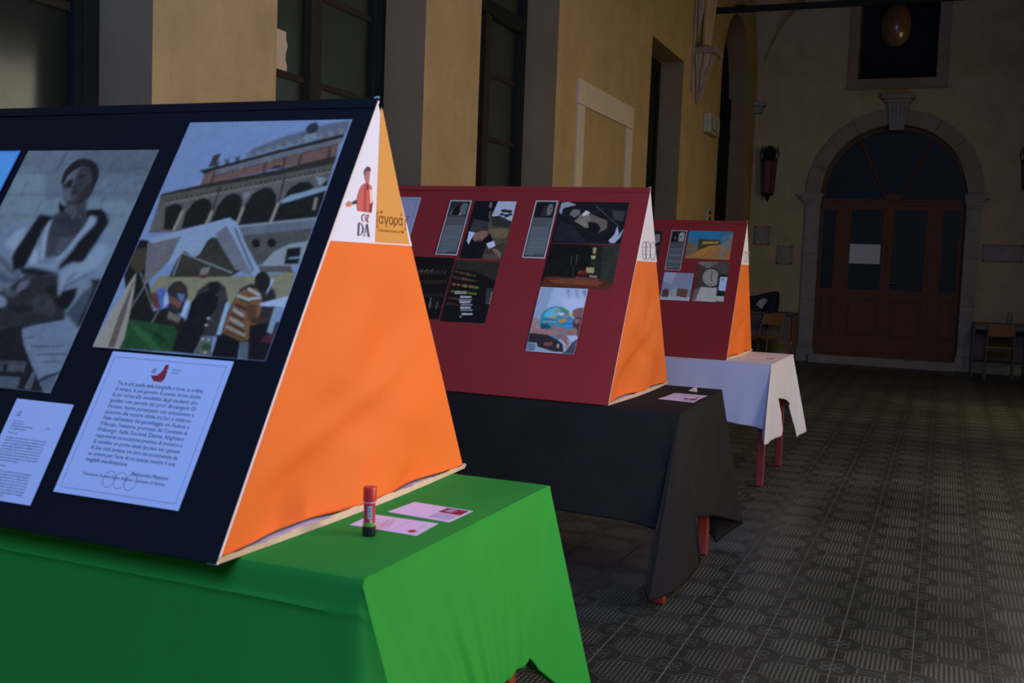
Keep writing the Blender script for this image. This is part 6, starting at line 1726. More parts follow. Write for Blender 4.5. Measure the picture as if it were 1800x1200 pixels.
# fanlight
fr = pr-.005
fg = MB()
fg.face([(pc-fr*math.cos(k*PI/n), DY+.01, 2.5+(fr+.05)*math.sin(k*PI/n)) for k in range(n+1)])
fg.build('pane', MT['door_glass'], dd)
rim = MB()
for k in range(n):
    t0, t1 = k*PI/n, (k+1)*PI/n
    rim.prism([(pc-(fr-.05)*math.cos(t0), DY-.02, 2.52+(fr-.02)*math.sin(t0)), (pc-fr*math.cos(t0), DY-.02, 2.52+(fr+.03)*math.sin(t0)),
               (pc-fr*math.cos(t1), DY-.02, 2.52+(fr+.03)*math.sin(t1)), (pc-(fr-.05)*math.cos(t1), DY-.02, 2.52+(fr-.02)*math.sin(t1))], (0, .05, 0))
rim.build('fanlight_frame', MT['wood'], dd)
for (xa, xb) in ((-.90, -1.32), (-.70, -.28)):
    MB().tube([(xa, DY-.01, 2.5), (xb, DY-.01, 3.40)], .018, 6).build('fanlight_bar', MT['wood'], dd)
MB().box(-.93, -.68, DY-.05, DY+.02, 2.5, 2.58, bev=.01).build('fanlight_hub', MT['wood'], dd)

# ---- groin vaults
vm = MB()
R = (RX-WX)/2
VC = (RX+WX)/2
SP = 3.95
bay = 4.13
for bi in range(5):
    yb1 = EY-bi*bay
    yb0 = yb1-bay
    yc = (yb0+yb1)/2
    N_ = 30
    rows = []
    for j in range(N_+1):
        row = []
        dy = -math.cos(PI*j/N_)*bay/2
        for i in range(N_+1):
            dx = -math.cos(PI*i/N_)*R
            h1 = math.sqrt(max(0, R*R-dx*dx)); h2 = math.sqrt(max(0, (bay/2)**2-dy*dy))
            row.append((VC+dx, yc+dy, SP+max(h1, h2)))
        rows.append(row)
    vm.grid(rows)
cl = vm.build('ceiling', MT['vault'], smooth=35)
tag(cl, kind='structure')

# ---- courtyard side: piers and open arches
wr = MB()
openings = []
for bi in range(1, 5):
    yb1 = EY-bi*bay; yb0 = yb1-bay
    openings.append((yb0+.45, yb1-.45))
openings.sort()
prev = Y0
for a, b in openings:
    a = max(a, Y0)
    wr.box(RX, RX+.45, prev, a, 0, TOP)
    c_, r_ = (a+b)/2, (b-a)/2
    nn = 20
    for k in range(nn):
        ya, yb = c_-r_*math.cos(k*PI/nn), c_-r_*math.cos((k+1)*PI/nn)
        za, zb = 2.5+r_*math.sin(k*PI/nn), 2.5+r_*math.sin((k+1)*PI/nn)
        wr.prism([(RX, ya, za), (RX, yb, zb), (RX, yb, TOP), (RX, ya, TOP)], (.45, 0, 0))
    prev = b
wr.box(RX, RX+.45, prev, EY+.4, 0, TOP)
tag(wr.build('wall_right', MT['plaster']), kind='structure')
tag(MB().box(RX+.5, 16, -6, 20, -.12, -.04).build('floor_courtyard', MT['stone']), kind='structure')

# ================================================================== WALL FITTINGS
# corbel that carries the vault between doorway and arched door
cb = empty('trim_3', (WX, 12.47, 3.4), kind='structure')
MB().box(WX-.01, WX+.26, 12.26, 12.70, 3.86, 3.93, bev=.01).build('abacus', MT['stone_warm'], cb)
c = MB()
c.lathe((WX+.02, 12.48, 3.30), [(.012, 0), (.03, .04), (.045, .10), (.05, .16), (.085, .22), (.10, .30), (.10, .36), (.16, .44), (.185, .52), (.20, .56)], 18)
for k in range(7):
    a = -PI/2+PI*k/6
    c.tube([(WX+.02+r_*math.cos(a), 12.48+r_*math.sin(a), 3.30+z_) for r_, z_ in ((.035, .03), (.055, .14), (.095, .24), (.105, .35), (.175, .46), (.205, .56))], .012, 6)
c.build('corbel', MT['stone_warm'], cb, smooth=40)
for dy_ in (-.10, .0, .10):
    MB().tube([(WX+.10+.03*j*j*.2, 12.48+dy_+(dy_*j*.35), 3.95+j*.28) for j in range(6)], .035, 8).build('vault_rib', MT['plaster'], cb)
# conduit
cd = MB().tube([(WX+.012, 12.19, 3.4), (WX+.012, 12.19, 4.0), (WX+.03, 12.17, 5.2)], .011, 8).build('conduit', MT['stone'])
rebase(cd, (WX, 12.19, 3.4)); tag(cd, 'thin grey conduit running up the wall beside the vault corbel', 'pipe')
# corbel at the far left corner
cc = empty('trim_4', (WX, EY, 3.8), kind='structure')
MB().box(WX-.01, WX+.16, EY-.20, EY+.01, 3.88, 3.95, bev=.01).build('abacus', MT['stone'], cc)
MB().box(WX-.01, WX+.12, EY-.15, EY+.01, 3.78, 3.88, bev=.015).build('corbel', MT['stone'], cc)

# siren box
sb = empty('siren_box', (WX, 12.93, 3.05), 'beige plastic siren box high on the wall just before the arched opening', 'alarm box')
MB().box(WX, WX+.09, 12.92, 13.52, 3.03, 3.27, bev=.012).build('housing', MT['plastic_box'], sb)
MB().box(WX+.09, WX+.13, 13.02, 13.20, 3.07, 3.22, bev=.012).build('horn', MT['stone'], sb)
MB().box(WX+.088, WX+.10, 13.24, 13.46, 3.06, 3.24, bev=.004).build('cover_plate', MT['plastic_box'], sb)
sw = empty('light_switch', (WX, 13.4, 1.97), 'small light switch box low on the ochre wall before the arched opening', 'switch')
MB().box(WX, WX+.04, 13.33, 13.47, 1.95, 2.12, bev=.006).build('box', MT['plastic_box'], sw)
MB().box(WX+.04, WX+.052, 13.37, 13.43, 2.05, 2.10, bev=.003).build('rocker', MT['iron'], sw)
MB().box(WX+.04, WX+.052, 13.37, 13.43, 1.97, 2.02, bev=.003).build('rocker', MT['iron'], sw)

# tie rod across the vault with pendant lamp
RY, RZ = 12.74, 4.445
tr = empty('tie_rod', (VC, RY, RZ), 'dark iron tie bar spanning the vault from wall to wall', 'beam')
MB().box(WX+.02, RX-.01, RY-.03, RY+.03, RZ-.034, RZ+.034, bev=.006).build('bar', MT['iron'], tr)
MB().box(-2.52, -2.40, RY-.035, RY+.035, RZ+.030, RZ+.052, bev=.004).build('clamp', MT['iron'], tr)
LX = -.69
pl = empty('pendant_lamp', (LX, RY, RZ-.03), 'amber glass egg-shaped lamp hanging from the iron tie bar', 'lamp')
prof = []
for k in range(15):
    t = PI*k/14
    z = -.235*math.cos(t)
    r = .152*math.sin(t)**.92*(1-.10*math.cos(PI-t)) if 0 < k < 14 else .012
    prof.append((r, z))
MB().lathe((LX, RY, 4.175), prof, 26).build('glass_shade', MT['amber'], pl, smooth=60)
MB().lathe((LX, RY, 4.34), [(.085, 0), (.075, .03), (.04, .05), (.022, .075)], 16).build('cap', MT['iron'], pl, smooth=40)
MB().tube([(LX, RY, 4.40), (LX, RY, RZ-.036)], .012, 8).build('stem', MT['iron'], pl)
for k in range(3):
    t = k*2*PI/3+.3
    MB().tube([(LX+.152*math.sin(a)*math.cos(t)*1.02, RY+.152*math.sin(a)*math.sin(t)*1.02, 4.175+.238*math.cos(a)) for a in [PI*j/14 for j in range(1, 14)]], .003, 5).build('rib', MT['amber'], pl)


def lantern(x, z0, z1, label):
    y = EY-.13
    w_ = .115
    h = z1-z0
    t = empty('wall_lantern', (x, EY, z0), label, 'lantern')
    g_ = MB()
    P0, P1 = [], []
    for k in range(6):
        a = k*PI/3
        P0.append((x+math.cos(a)*w_*.78, y+math.sin(a)*w_*.78, z0+.12))
        P1.append((x+math.cos(a)*w_, y+math.sin(a)*w_, z0+h*.72))
    for k in range(6):
        j = (k+1) % 6
        g_.face([P0[k], P0[j], P1[j], P1[k]])
    g_.face(P0); g_.face(P1[::-1])
    g_.build('glass_body', MT['lantern_glass'], t)
    for k in range(6): MB().tube([P0[k], P1[k]], .006, 6).build('edge_bar', MT['iron'], t)
    MB().lathe((x, y, z0), [(.004, 0), (.02, .03), (.035, .05), (.012, .07), (.085, .10), (.098, .125)], 12).build('finial', MT['iron'], t)
    c_ = MB().lathe((x, y, z0+h*.72), [(.125, 0), (.125, .03), (.09, .05), (.10, .12), (.11, .17), (.06, .19), (.03, h*.28)], 12)
    for k in range(6):
        a = k*PI/3
        c_.tube([(x+.12*math.cos(a), y+.12*math.sin(a), z0+h*.72+.02), (x+.14*math.cos(a), y+.14*math.sin(a), z0+h*.72+.12), (x+.11*math.cos(a), y+.11*math.sin(a), z0+h*.72+.22)], .009, 6)
    c_.build('crown', MT['iron'], t)
    MB().tube([(x, y, z0+h*.86), (x, EY-.02, z0+h*.9), (x, EY, z0+h*.9)], .014, 8).build('bracket', MT['iron'], t)


lantern(-2.61, 2.43, 3.28, 'dull red glass wall lantern with iron crown, left of the arched portal')
lantern(1.01, 2.55, 3.20, 'dark wall lantern cut by the right edge, right of the portal')


def plaque(x0, x1, z0, z1, label, kind):
    t = empty('stone_plaque', ((x0+x1)/2, EY, z0), label, 'plaque')
    MB().box(x0, x1, EY-.03, EY+.005, z0, z1, bev=.006).build('slab', MT['stone'], t)
    e = .02
    fm = MB()
    for a, b, c_, d in ((x0, x1, z1-e, z1), (x0, x1, z0, z0+e), (x0, x0+e, z0, z1), (x1-e, x1, z0, z1)): fm.box(a, b, EY-.042, EY-.028, c_, d)
    fm.build('rim', MT['stone_warm'], t)
    if kind:
        cx, cz = (x0+x1)/2, (z0+z1)/2
        s = MB().prism([(cx+a*.072, EY-.045, cz+b*.095) for a, b in ((-1, .9), (-.5, 1), (0, .8), (.5, 1), (1, .9), (.9, -.1), (.5, -.7), (0, -1), (-.5, -.7), (-.9, -.1))], (0, .018, 0))
        s.build('carved_shield', MT['stone'], t)
    return t


plaque(-2.785, -2.555, 1.77, 2.055, 'small square carved stone plaque left of portal, higher of the pair', 1)
plaque(-2.425, -2.20, 1.485, 1.765, 'small square carved stone plaque left of portal, lower and nearer the jamb', 1)
plaque(.47, 1.0, 1.625, 1.865, 'long rectangular stone plaque on the wall right of the portal', 0)

nt_ = MB()
nt_.box(-1.373, -.932, DY-.0235, DY-.0215, 1.53, 1.825)
no = nt_.build('door_notice', pmat('door_paper', (.62, .62, .60), .8, .2, .3, 3, .93))
tag(no, 'white sheet of paper taped on the left glass leaf of the portal door', 'paper')

# ================================================================== DISPLAY BOARDS
ZT = .765


def slant(y0, ya, za):
    S = math.hypot(ya-y0, za-ZT)
    cy, cz = (ya-y0)/S, (za-ZT)/S
    sg = 1 if ya > y0 else -1
    return S, (lambda u, v, d: Vector((u, y0+v*cy-cz*d*sg, ZT+v*cz+abs(cy)*d)))


BT = .0065


def board(name_label, xr, xl, y0, ya, y1, za, front_mat, head_z):
    t = empty('display_board', (xr, (y0+y1)/2, ZT), name_label, 'display board')
    S, F = slant(y0, ya, za)
    Sb, G_ = slant(y1, ya, za)
    for nm, fr_, s_ in (('front_panel', F, S), ('back_panel', G_, Sb)):
        m = MB()
        # slightly bowed sheet of foam board
        nx = 24
        nz = 10
        xe = xr if nm == 'front_panel' else xr-.006
        e0 = .005
        def wob(i, j): return .0022*math.sin(i*.55)*math.sin(PI*j/nz)+.0015*math.sin(i*.23+j*.4)
        top = [[fr_(xl+(xe-xl)*i/nx, e0+(s_-e0)*j/nz, wob(i, j)) for i in range(nx+1)] for j in range(nz+1)]
        bot = [[fr_(xl+(xe-xl)*i/nx, e0+(s_-e0)*j/nz, wob(i, j)-BT) for i in range(nx+1)] for j in range(nz+1)]
        m.grid(top, 0); m.grid(bot, 1)
        m.grid([top[0], bot[0]], 0); m.grid([top[-1], bot[-1]], 0)
        m.grid([[r[0] for r in top], [r[0] for r in bot]], 1); m.grid([[r[-1] for r in top], [r[-1] for r in bot]], 1)
        m.build(nm, [front_mat, MT['foam'] if nm == 'front_panel' else MT['orange']], t, smooth=40)
    MB().box(xl+.01, xr-.012, y0+.012, y1-.012, ZT+.0005, ZT+.006).build('base_panel', MT['foam'], t)
    # black/red tape folded over the ridge
    rg = MB()
    for nm, fr_, s_ in ((0, F, S), (1, G_, Sb)):
        rg.grid([[fr_(xl-.001+(xr-xl+.002)*i/10, s_-.022+.022*j, .0035) for i in range(11)] for j in (0, 1.12)])
    rg.build('ridge_tape', front_mat, t)
    # paper gable closing the right end
    for side, xg, sgn in (('gable', xr-.0035, 1), ('gable', xl+.008, -1)):
        m = MB()
        rows = []
        N_, K_ = 36, 28
        for j in range(N_+1):
            z = ZT+.012+(za-ZT-.024)*j/N_
            f_ = (z-ZT)/(za-ZT)
            ya0 = y0+(ya-y0)*f_+.006; yb0 = y1+(ya-y1)*f_-.006
            row = []
            for i in range(K_+1):
                s_ = i/K_
                y = ya0+(yb0-ya0)*s_
                env = math.sin(PI*s_)*max(0, min(1, (.62-f_)*4))
                bulge = -.006*env+.022*env*math.sin((s_*1.3+f_*3.6+xr*3)*2.4)+.014*env*math.sin(s_*8-f_*13+xr*7)
                low = math.exp(-(f_/.16)**2)
                bulge += .026*env*low*math.sin(s_*12+1.1+xr*5)+.020*env*math.exp(-((f_-.13-.32*s_)/.035)**2)-.016*env*math.exp(-((f_-.36+.30*s_)/.05)**2)
                bulge = max(bulge, -.03)
                row.append((xg+sgn*min(bulge*.8, .012), y, z))
            rows.append(row)
        m.grid(rows)
        g = m.build('gable_paper', MT['orange'], t, smooth=70)
        if sgn < 0: continue
        # header
        zb = head_z
        m = MB()
        fz = lambda z: (z-ZT)/(za-ZT)
        yl = lambda z: y0+(ya-y0)*fz(z)+.002
        yr = lambda z: y1+(ya-y1)*fz(z)-.002
        ztop = za-.006
        xh = xr-.003
        m.prism([(xh, yl(zb), zb), (xh, yr(zb), zb), (xh, yr(ztop), ztop), (xh, yl(ztop), ztop)], (.0015, 0, 0))
        hd = m.build('gable_header', MT['white_paper'], t)
        # torn paper strip along the base
        m = MB()
        n_ = 40
        lo, hi = [], []
        for i in range(n_+1):
            s_ = i/n_
            y = y0+.004+(y1-y0-.008)*s_
            bow = .016*math.sin(PI*s_)
            jag = .0012*math.sin(i*2.3)+.001*math.sin(i*.9)
            lo.append((xr-.002+bow, y, ZT+.0015))
            hi.append((xr+.004+bow*.7, y, ZT+.014+jag+.004*math.sin(PI*s_)))
        m.grid([lo, hi])
        m.grid([lo, [(p[0]-.02, p[1], p[2]) for p in lo]])
        m.build('base_strip', MT['cream'], t, smooth=50)
    # scraps of clear tape at the corners
    for (yy, zz) in ((ya, za+.006), (y1-.006, ZT+.012)):
        m = MB()
        m.grid([[(xr-.003+.006*math.cos(a)*b, yy+.006*math.sin(a*1.3)*b, zz-.003+.006*math.sin(a)*b) for a in (0, .8, 1.6, 2.4, 3.2)] for b in (.35, 1)])
        m.build('tape_scrap', MT['tape'], t, smooth=60)
    return t, F, S


b1, F1, S1 = board('navy display board with large photographs and text sheets, standing on the green tablecloth', -1.155, -2.66, 1.477, 2.0, 2.52, 1.658, MT['navy'], 1.349)
b2, F2, S2 = board('burgundy display board with a globe photograph, standing on the black tablecloth', -1.213, -2.68, 3.985, 4.48, 4.975, 1.669, MT['burgundy'], 1.350)
b3, F3, S3 = board('farthest burgundy display board with a clock photograph, standing on the white tablecloth', -1.24, -2.70, 6.575, 7.07, 7.53, 1.658, MT['burgundy'], 1.372)


def prt(key, b, F, lit, name='photo_print', label=None, off=.0022):
    near = lit in ('b1', 'palace')
    return photo_print(key, name, b, lambda u, v, d: F(u, v, d+off), lit, step=1.6 if near else (2.0 if lit == 'b2' else 3.0), blur=2 if near else 1, grain=.13 if name == 'photo_print' else .03, label=label)


prt('palace', b1, F1, 'palace', label='large colour photo of an arcaded palace above market tents')
prt('portrait', b1, F1, 'b1', label='large black and white portrait of a young man in a beret')
prt('blue_view', b1, F1, 'b1', label='blue sky photograph cut by the left edge')
prt('lab1', b2, F2, 'b2', 'text_panel', 'narrow grey text panel beside the field photo')
prt('lab2', b2, F2, 'b2', 'text_panel', 'narrow grey text panel beside the writing photo')
prt('field', b2, F2, 'b2', label='photo of hands clasping a book in a field')
prt('dark_books', b2, F2, 'b2', label='dark photo of books half hidden by the navy board')
prt('bookshelf', b2, F2, 'b2', label='dark photo of library shelves and a stack of pages')
prt('writing', b2, F2, 'b2', label='dark photo of a person writing with a white quill')
prt('still_life', b2, F2, 'b2', label='dark still life photo with bottle, grapes and book')
prt('globe', b2, F2, 'b2', label='photo of hands cupping a small blue globe')
prt('lab3', b3, F3, 'b3', 'text_panel', 'narrow grey text panel with white rim')
prt('coast', b3, F3, 'b3', label='photo of blue sea and ochre land')
prt('clock', b3, F3, 'b3', label='photo of a clock, phone and white box')
prt('cups', b3, F3, 'b3', label='pale photo of small brown objects on a table')
prt('dark_view', b3, F3, 'b3', label='dark photo half hidden by the neighbouring board')


def sheet(b, F, u0, u1, v0, v1, mat, name, label=None, off=.0022, th=.0008):
    m = MB()
    P = [F(u0, v0, off), F(u1, v0, off), F(u1, v1, off), F(u0, v1, off)]
    Q = [F(u0, v0, off+th), F(u1, v0, off+th), F(u1, v1, off+th), F(u0, v1, off+th)]
    m.face(Q)
    for i in range(4):
        j = (i+1) % 4
        m.face([P[i], P[j], Q[j], Q[i]])
    o = m.build(name, mat, b)
    if label: o['label'] = label
    return o


# --- square certificate
cu0, cu1, cv0, cv1 = -1.5751, -1.2722, .0868, .3929
ct = sheet(b1, F1, cu0, cu1, cv0, cv1, MT['cool_paper'], 'text_sheet', 'large square text sheet with thin red frame')
d_ = .0034
m = MB()
e = .012
for a, b in (((cu0+e, cv0+e), (cu1-e, cv0+e)), ((cu1-e, cv0+e), (cu1-e, cv1-e)), ((cu1-e, cv1-e), (cu0+e, cv1-e)), ((cu0+e, cv1-e), (cu0+e, cv0+e))):
    add_line(m, F1, a, b, .0011, d_)
for k in range(3): add_ring(m, F1, (cu0+.120+k*.0265, cv0+.040), .0138, .0013, d_, 20, ry=.0165)
m.build('printed_frame', MT['pink_ink'], ct, recalc=False)
lines = ['Tra le arti quella della fotografia \u00e8 forse, in ordine', 'di tempo, la pi\u00f9 giovane. E poesia, forse, anche',
         'la pi\u00f9 vicina alla sensibilit\u00e0 degli studenti che,', 'guidati con perizia dal prof. Arcangelo Di',
         'Donato, hanno partecipato con entusiasmo e', 'passione alla mostra \u00abItalia tra luci e ombre\u00bb.',
         'Nata nell\'ambito del gemellaggio tra Padova e', 'Friburgo, l\'iniziativa, promossa dal Comitato di',
         'Friburgo della Societ\u00e0 Dante Alighieri,', 'rappresenta un\'occasione preziosa di incontro e',
         'di scambio: un ponte ideale lanciato tra i giovani', 'di due citt\u00e0 lontane tra loro ma accomunate da',
         'un amore per l\'arte di cui questa mostra \u00e8 una']
m = MB()
v = cv1-.072
tu0, tw_ = cu0+.046, .212
for l in lines:
    add_text(m, l, F1, tu0, v, tw_, .0118, d_)
    v -= .01265
add_text(m, 'tangibile manifestazione.', F1, tu0, v, .105, .0118, d_)
v -= .0165
add_text(m, 'Raimondo Manzoni', F1, tu0+.122, v, .086, .0115, d_)
v -= .0115
add_text(m, 'Presidente Societ\u00e0 Dante Alighieri Comitato di Padova', F1, tu0+.008, v, .198, .0088, d_)
cxm = (cu0+cu1)/2
add_text(m, 'di', F1, cxm-.034, cv1-.040, .010, .017, d_)
add_text(m, 'comitato', F1, cxm+.014, cv1-.031, .022, .0052, d_)
add_text(m, 'di padova', F1, cxm+.016, cv1-.037, .018, .0048, d_)
m.build('lettering', MT['ink'], ct, recalc=False)
m = MB()


def poly2(m, F, pts, d, mi=0): m.face([F(a, b, d) for a, b in pts], mi)


px_, pv_ = cxm-.012, cv1-.056
poly2(m, F1, [(px_-.020, pv_+.010), (px_-.004, pv_+.012), (px_+.006, pv_+.026), (px_+.016, pv_+.024), (px_+.017, pv_+.006), (px_+.012, pv_-.002), (px_-.008, pv_-.001)], d_)
poly2(m, F1, [(px_+.004, pv_+.024), (px_+.006, pv_+.036), (px_+.014, pv_+.037), (px_+.016, pv_+.026)], d_+.0001)
m.build('printed_figure', pmat('figure_red_print', (.45, .05, .05), .8, .2), ct, recalc=False)
# --- small sheet
su0, su1, sv0, sv1 = -1.7709, -1.6165, .0525, .2676
st = sheet(b1, F1, su0, su1, sv0, sv1, MT['cool_paper'], 'text_sheet', 'smaller white text sheet cut by the left edge')
m = MB()
add_text(m, 'ca', F1, su0+.020, sv1-.030, .010, .009, d_)
add_text(m, 'DA', F1, su0+.018, sv1-.038, .012, .010, d_)
v = sv1-.050
for l, w_ in (('La mostra', .026), ('Italia tra luci', .030), ('studenti del liceo di Padova', .058), ('in collaborazione', .042)):
    add_text(m, l, F1, su0+.018, v, w_, .0056, d_); v -= .0056
add_text(m, 'n. 1988', F1, su1-.047, sv1-.058, .012, .005, d_)
v -= .004
add_text(m, 'Premessa', F1, su0+.018, v, .024, .0062, d_); v -= .010
src = 'il progetto nasce dal desiderio di raccontare la citt\u00e0 con immagini e parole degli studenti in un dialogo tra le arti e la poesia che unisce due scuole lontane e i loro sguardi'.split()
for blk in range(2):
    for k in range(9):
        s_ = ' '.join(src[(k*4+blk*3) % 22:(k*4+blk*3) % 22+9])
        add_text(m, s_, F1, su0+.018, v, .108 if k < 8 else .06, .0056, d_); v -= .0061
    v -= .005
    if blk == 0: add_text(m, 'Regolamento', F1, su0+.018, v, .032, .0062, d_); v -= .011
m.build('lettering', MT['grey_ink'], st, recalc=False)
# --- big pale poster on the second board, half hidden
ps = sheet(b2, F2, -2.6264, -2.3183, .5485, .9692, pmat('pale_poster', (.52, .50, .52), .6, .3), 'text_sheet', 'pale poster half hidden behind the navy board')
m = MB()
add_line(m, F2, (-2.335, .57), (-2.335, .955), .0012, .0036)
add_line(m, F2, (-2.61, .955), (-2.335, .955), .0012, .0036)
for k in range(16): add_line(m, F2, (-2.60, .86-k*.016), (-2.352, .86-k*.016), .005, .0036)
m.build('lettering', MT['grey_ink'], ps, recalc=False)

# --- gable headers
hx = -1.155


def G1(y, z, d): return Vector((hx-.0015+d, y, z))


hdr = [c for c in b1.children if c.name.startswith('gable_header')][0]
m = MB()
m.face([G1(2.006, 1.352, .0006), G1(2.166, 1.352, .0006), G1(2.022, 1.640, .0006), G1(2.013, 1.648, .0006)])
m.build('mustard_panel', MT['mustard'], hdr)
m = MB()
for k, (ch, y, w_) in enumerate(((u'\u03b1', 2.0185, .0205), (u'\u03b3', 2.0410, .0205), (u'\u03bf', 2.0635, .0195), (u'\u03c1', 2.0865, .0175), (u'\u03b1', 2.1070, .0205))):
    add_text(m, ch, G1, y, 1.3935, w_, .032, .0012)
add_line(m, G1, (2.029, 1.416), (2.033, 1.422), .003, .0012)
add_line(m, G1, (2.024, 1.4165), (2.0255, 1.421), .0025, .0012)
add_line(m, G1, (2.117, 1.415), (2.122, 1.422), .003, .0012)
add_text(m, 'la forza dell\'arte Comune di 1988', G1, 2.018, 1.3765, .116, .0085, .0012)
m.build('lettering', MT['brown_ink'], hdr, recalc=False)
m = MB()
for y, s_ in ((2.0115, 1), (2.1420, -1)):
    add_line(m, G1, (y, 1.384), (y, 1.419), .0028, .0012)
    for z in (1.385, 1.418): add_line(m, G1, (y, z), (y+.006*s_, z), .0024, .0012)
m.build('brackets', MT['red_ink'], hdr, recalc=False)
make_print('figure', 'printed_figure', hdr, lambda u, v, d: G1(u, v, d), 'g', off=.0004)
hdr2 = [c for c in b2.children if c.name.startswith('gable_header')][0]
make_print('rings', 'printed_rings', hdr2, lambda u, v, d: Vector((-1.213-.0015+d, u, v)), 'g', off=.0004)
hdr3 = [c for c in b3.children if c.name.startswith('gable_header')][0]
m = MB()
G3 = lambda y, z, d: Vector((-1.2415+d, y, z))
for k in range(3): add_ring(m, G3, (7.045+k*.075, 1.425), .032, .004, .0008, 16, ry=.036)
add_line(m, G3, (7.01, 1.452), (7.235, 1.452), .004, .0008)
m.build('printed_rings', MT['pink_ink'], hdr3, recalc=False)

# ================================================================== TABLES AND CLOTHS


def table(x0, x1, y0, y1, legs_x, legs_y, label):
    t = empty('table', ((x0+x1)/2, (y0+y1)/2, 0), label, 'table')
    MB().box(x0, x1, y0, y1, ZT-.032, ZT-.008, bev=.004).build('tabletop', MT['table_wood'], t)
    ap_ = MB()
    for a, b, c_, d in ((legs_x[0], legs_x[1], legs_y[0]-.012, legs_y[0]+.012), (legs_x[0], legs_x[1], legs_y[1]-.012, legs_y[1]+.012),
                        (legs_x[0]-.012, legs_x[0]+.012, legs_y[0], legs_y[1]), (legs_x[1]-.012, legs_x[1]+.012, legs_y[0], legs_y[1])):
        ap_.box(a, b, c_, d, ZT-.09, ZT-.034)
    ap_.build('apron', MT['red_leg'], t)
    for x in legs_x:
        for y in legs_y:
            l = MB().box(x-.023, x+.023, y-.023, y+.023, .002, ZT-.034, bev=.006)
            l.build('leg', MT['red_leg'], t)
    return t


table(-2.70, -.915, 1.56, 2.44, (-2.62, -.955), (1.64, 2.36), 'table with red-brown legs under the green cloth, nearest the camera')
table(-2.72, -.958, 3.965, 4.905, (-2.64, -.968), (3.995, 4.795), 'table with red-brown legs under the black cloth')
table(-2.74, -.965, 6.515, 7.46, (-2.66, -.987), (6.535, 7.307), 'table with red-brown legs under the white cloth, farthest of three')


def cloth(label, mat, keys, wave, waves, creases, rows=46, folds=()):
    """keys: list of (top (x, y), bottom (x, y, z), number of columns to the next key)"""
    cols = []
    for (ta, ba, n_), (tb_, bb, _) in zip(keys, keys[1:]):
        for i in range(n_):
            s_ = i/n_
            cols.append((Vector(ta).lerp(Vector(tb_), s_), Vector(ba).lerp(Vector(bb), s_)))
    cols.append((Vector(keys[-1][0]), Vector(keys[-1][1])))
    cx = sum(c_[0].x for c_ in cols)/len(cols); cy = sum(c_[0].y for c_ in cols)/len(cols)
    nC = len(cols)
    tangs = []
    for i in range(nC):
        a = cols[max(i-1, 0)]; b = cols[min(i+1, nC-1)]
        tv = Vector((b[1].x-a[1].x, b[1].y-a[1].y, 0))
        nv_ = Vector((tv.y, -tv.x, 0))
        if nv_.length < 1e-6: nv_ = Vector((1, 0, 0))
        nv_.normalize()
        tangs.append(nv_)
    G = []
    ring0, ring1 = [], []
    for i, (t_, b_) in enumerate(cols):
        inw = Vector((cx-t_.x, cy-t_.y)).normalized()
        ix = .012*(1 if cx > t_.x else -1)*(1 if abs(cx-t_.x) > .86 else 0)
        iy = .012*(1 if cy > t_.y else -1)*(1 if abs(cy-t_.y) > .40 else 0)
        ring0.append(Vector((t_.x+ix, t_.y+iy, ZT)))
        ring1.append(Vector((t_.x+ix*.3, t_.y+iy*.3, ZT-.0025)))
    G = [ring0, ring1]
    for j in range(rows+1):
        f_ = j/rows
        row = []
        for i, (t_, b_) in enumerate(cols):
            p0 = Vector((t_.x, t_.y, ZT-.012))
            p = p0.lerp(b_, f_)
            L = (b_-p0).length*f_
            if j > 1:
                off = wave*f_*math.sin(i*waves+.6)*(.6+.4*math.sin(i*waves*.37))+wave*.4*f_*math.sin(i*waves*2.3+1+f_*2)
                for (c0, c1, depth0, amp, wd) in creases:
                    if c0 <= i <= c1: off += amp*math.exp(-((L-depth0)/wd)**2)
                for (ax_, c_, wd, amp, l0, l1) in folds:
                    q_ = (p.x, p.y)[ax_]
                    if abs(q_-c_) < .12 and abs(tangs[i][1-ax_]) < abs(tangs[i][ax_])+.5:
                        e_ = max(0, min(1, (L-l0)/.04))*max(0, min(1, (l1-L)/.06)) if abs(tangs[i][0 if ax_ else 1]) > .6 else 0
                        off += amp*e_*(math.exp(-((q_-c_)/wd)**2)-.6*math.exp(-((q_-c_-wd*1.7)/wd)**2))
                p = p+tangs[i]*off
            row.append(p)
        G.append(row)
    m = MB()
    m.grid(G)
    top = []
    for p in ring0:
        if not top or (p-top[-1]).length > 1e-4: top.append(p)
    xs0 = min(p.x for p in top); xs1 = max(p.x for p in top)
    m.face(top)
    # hem: a narrow turned edge
    o = m.build('tablecloth', mat, smooth=50)
    o.location = (0, 0, 0)
    tag(o, label, 'tablecloth')
    md = o.modifiers.new('thickness', 'SOLIDIFY')
    md.thickness = .0016
    md.offset = -1
    rebase(o, (cx, cy, ZT))
    return o


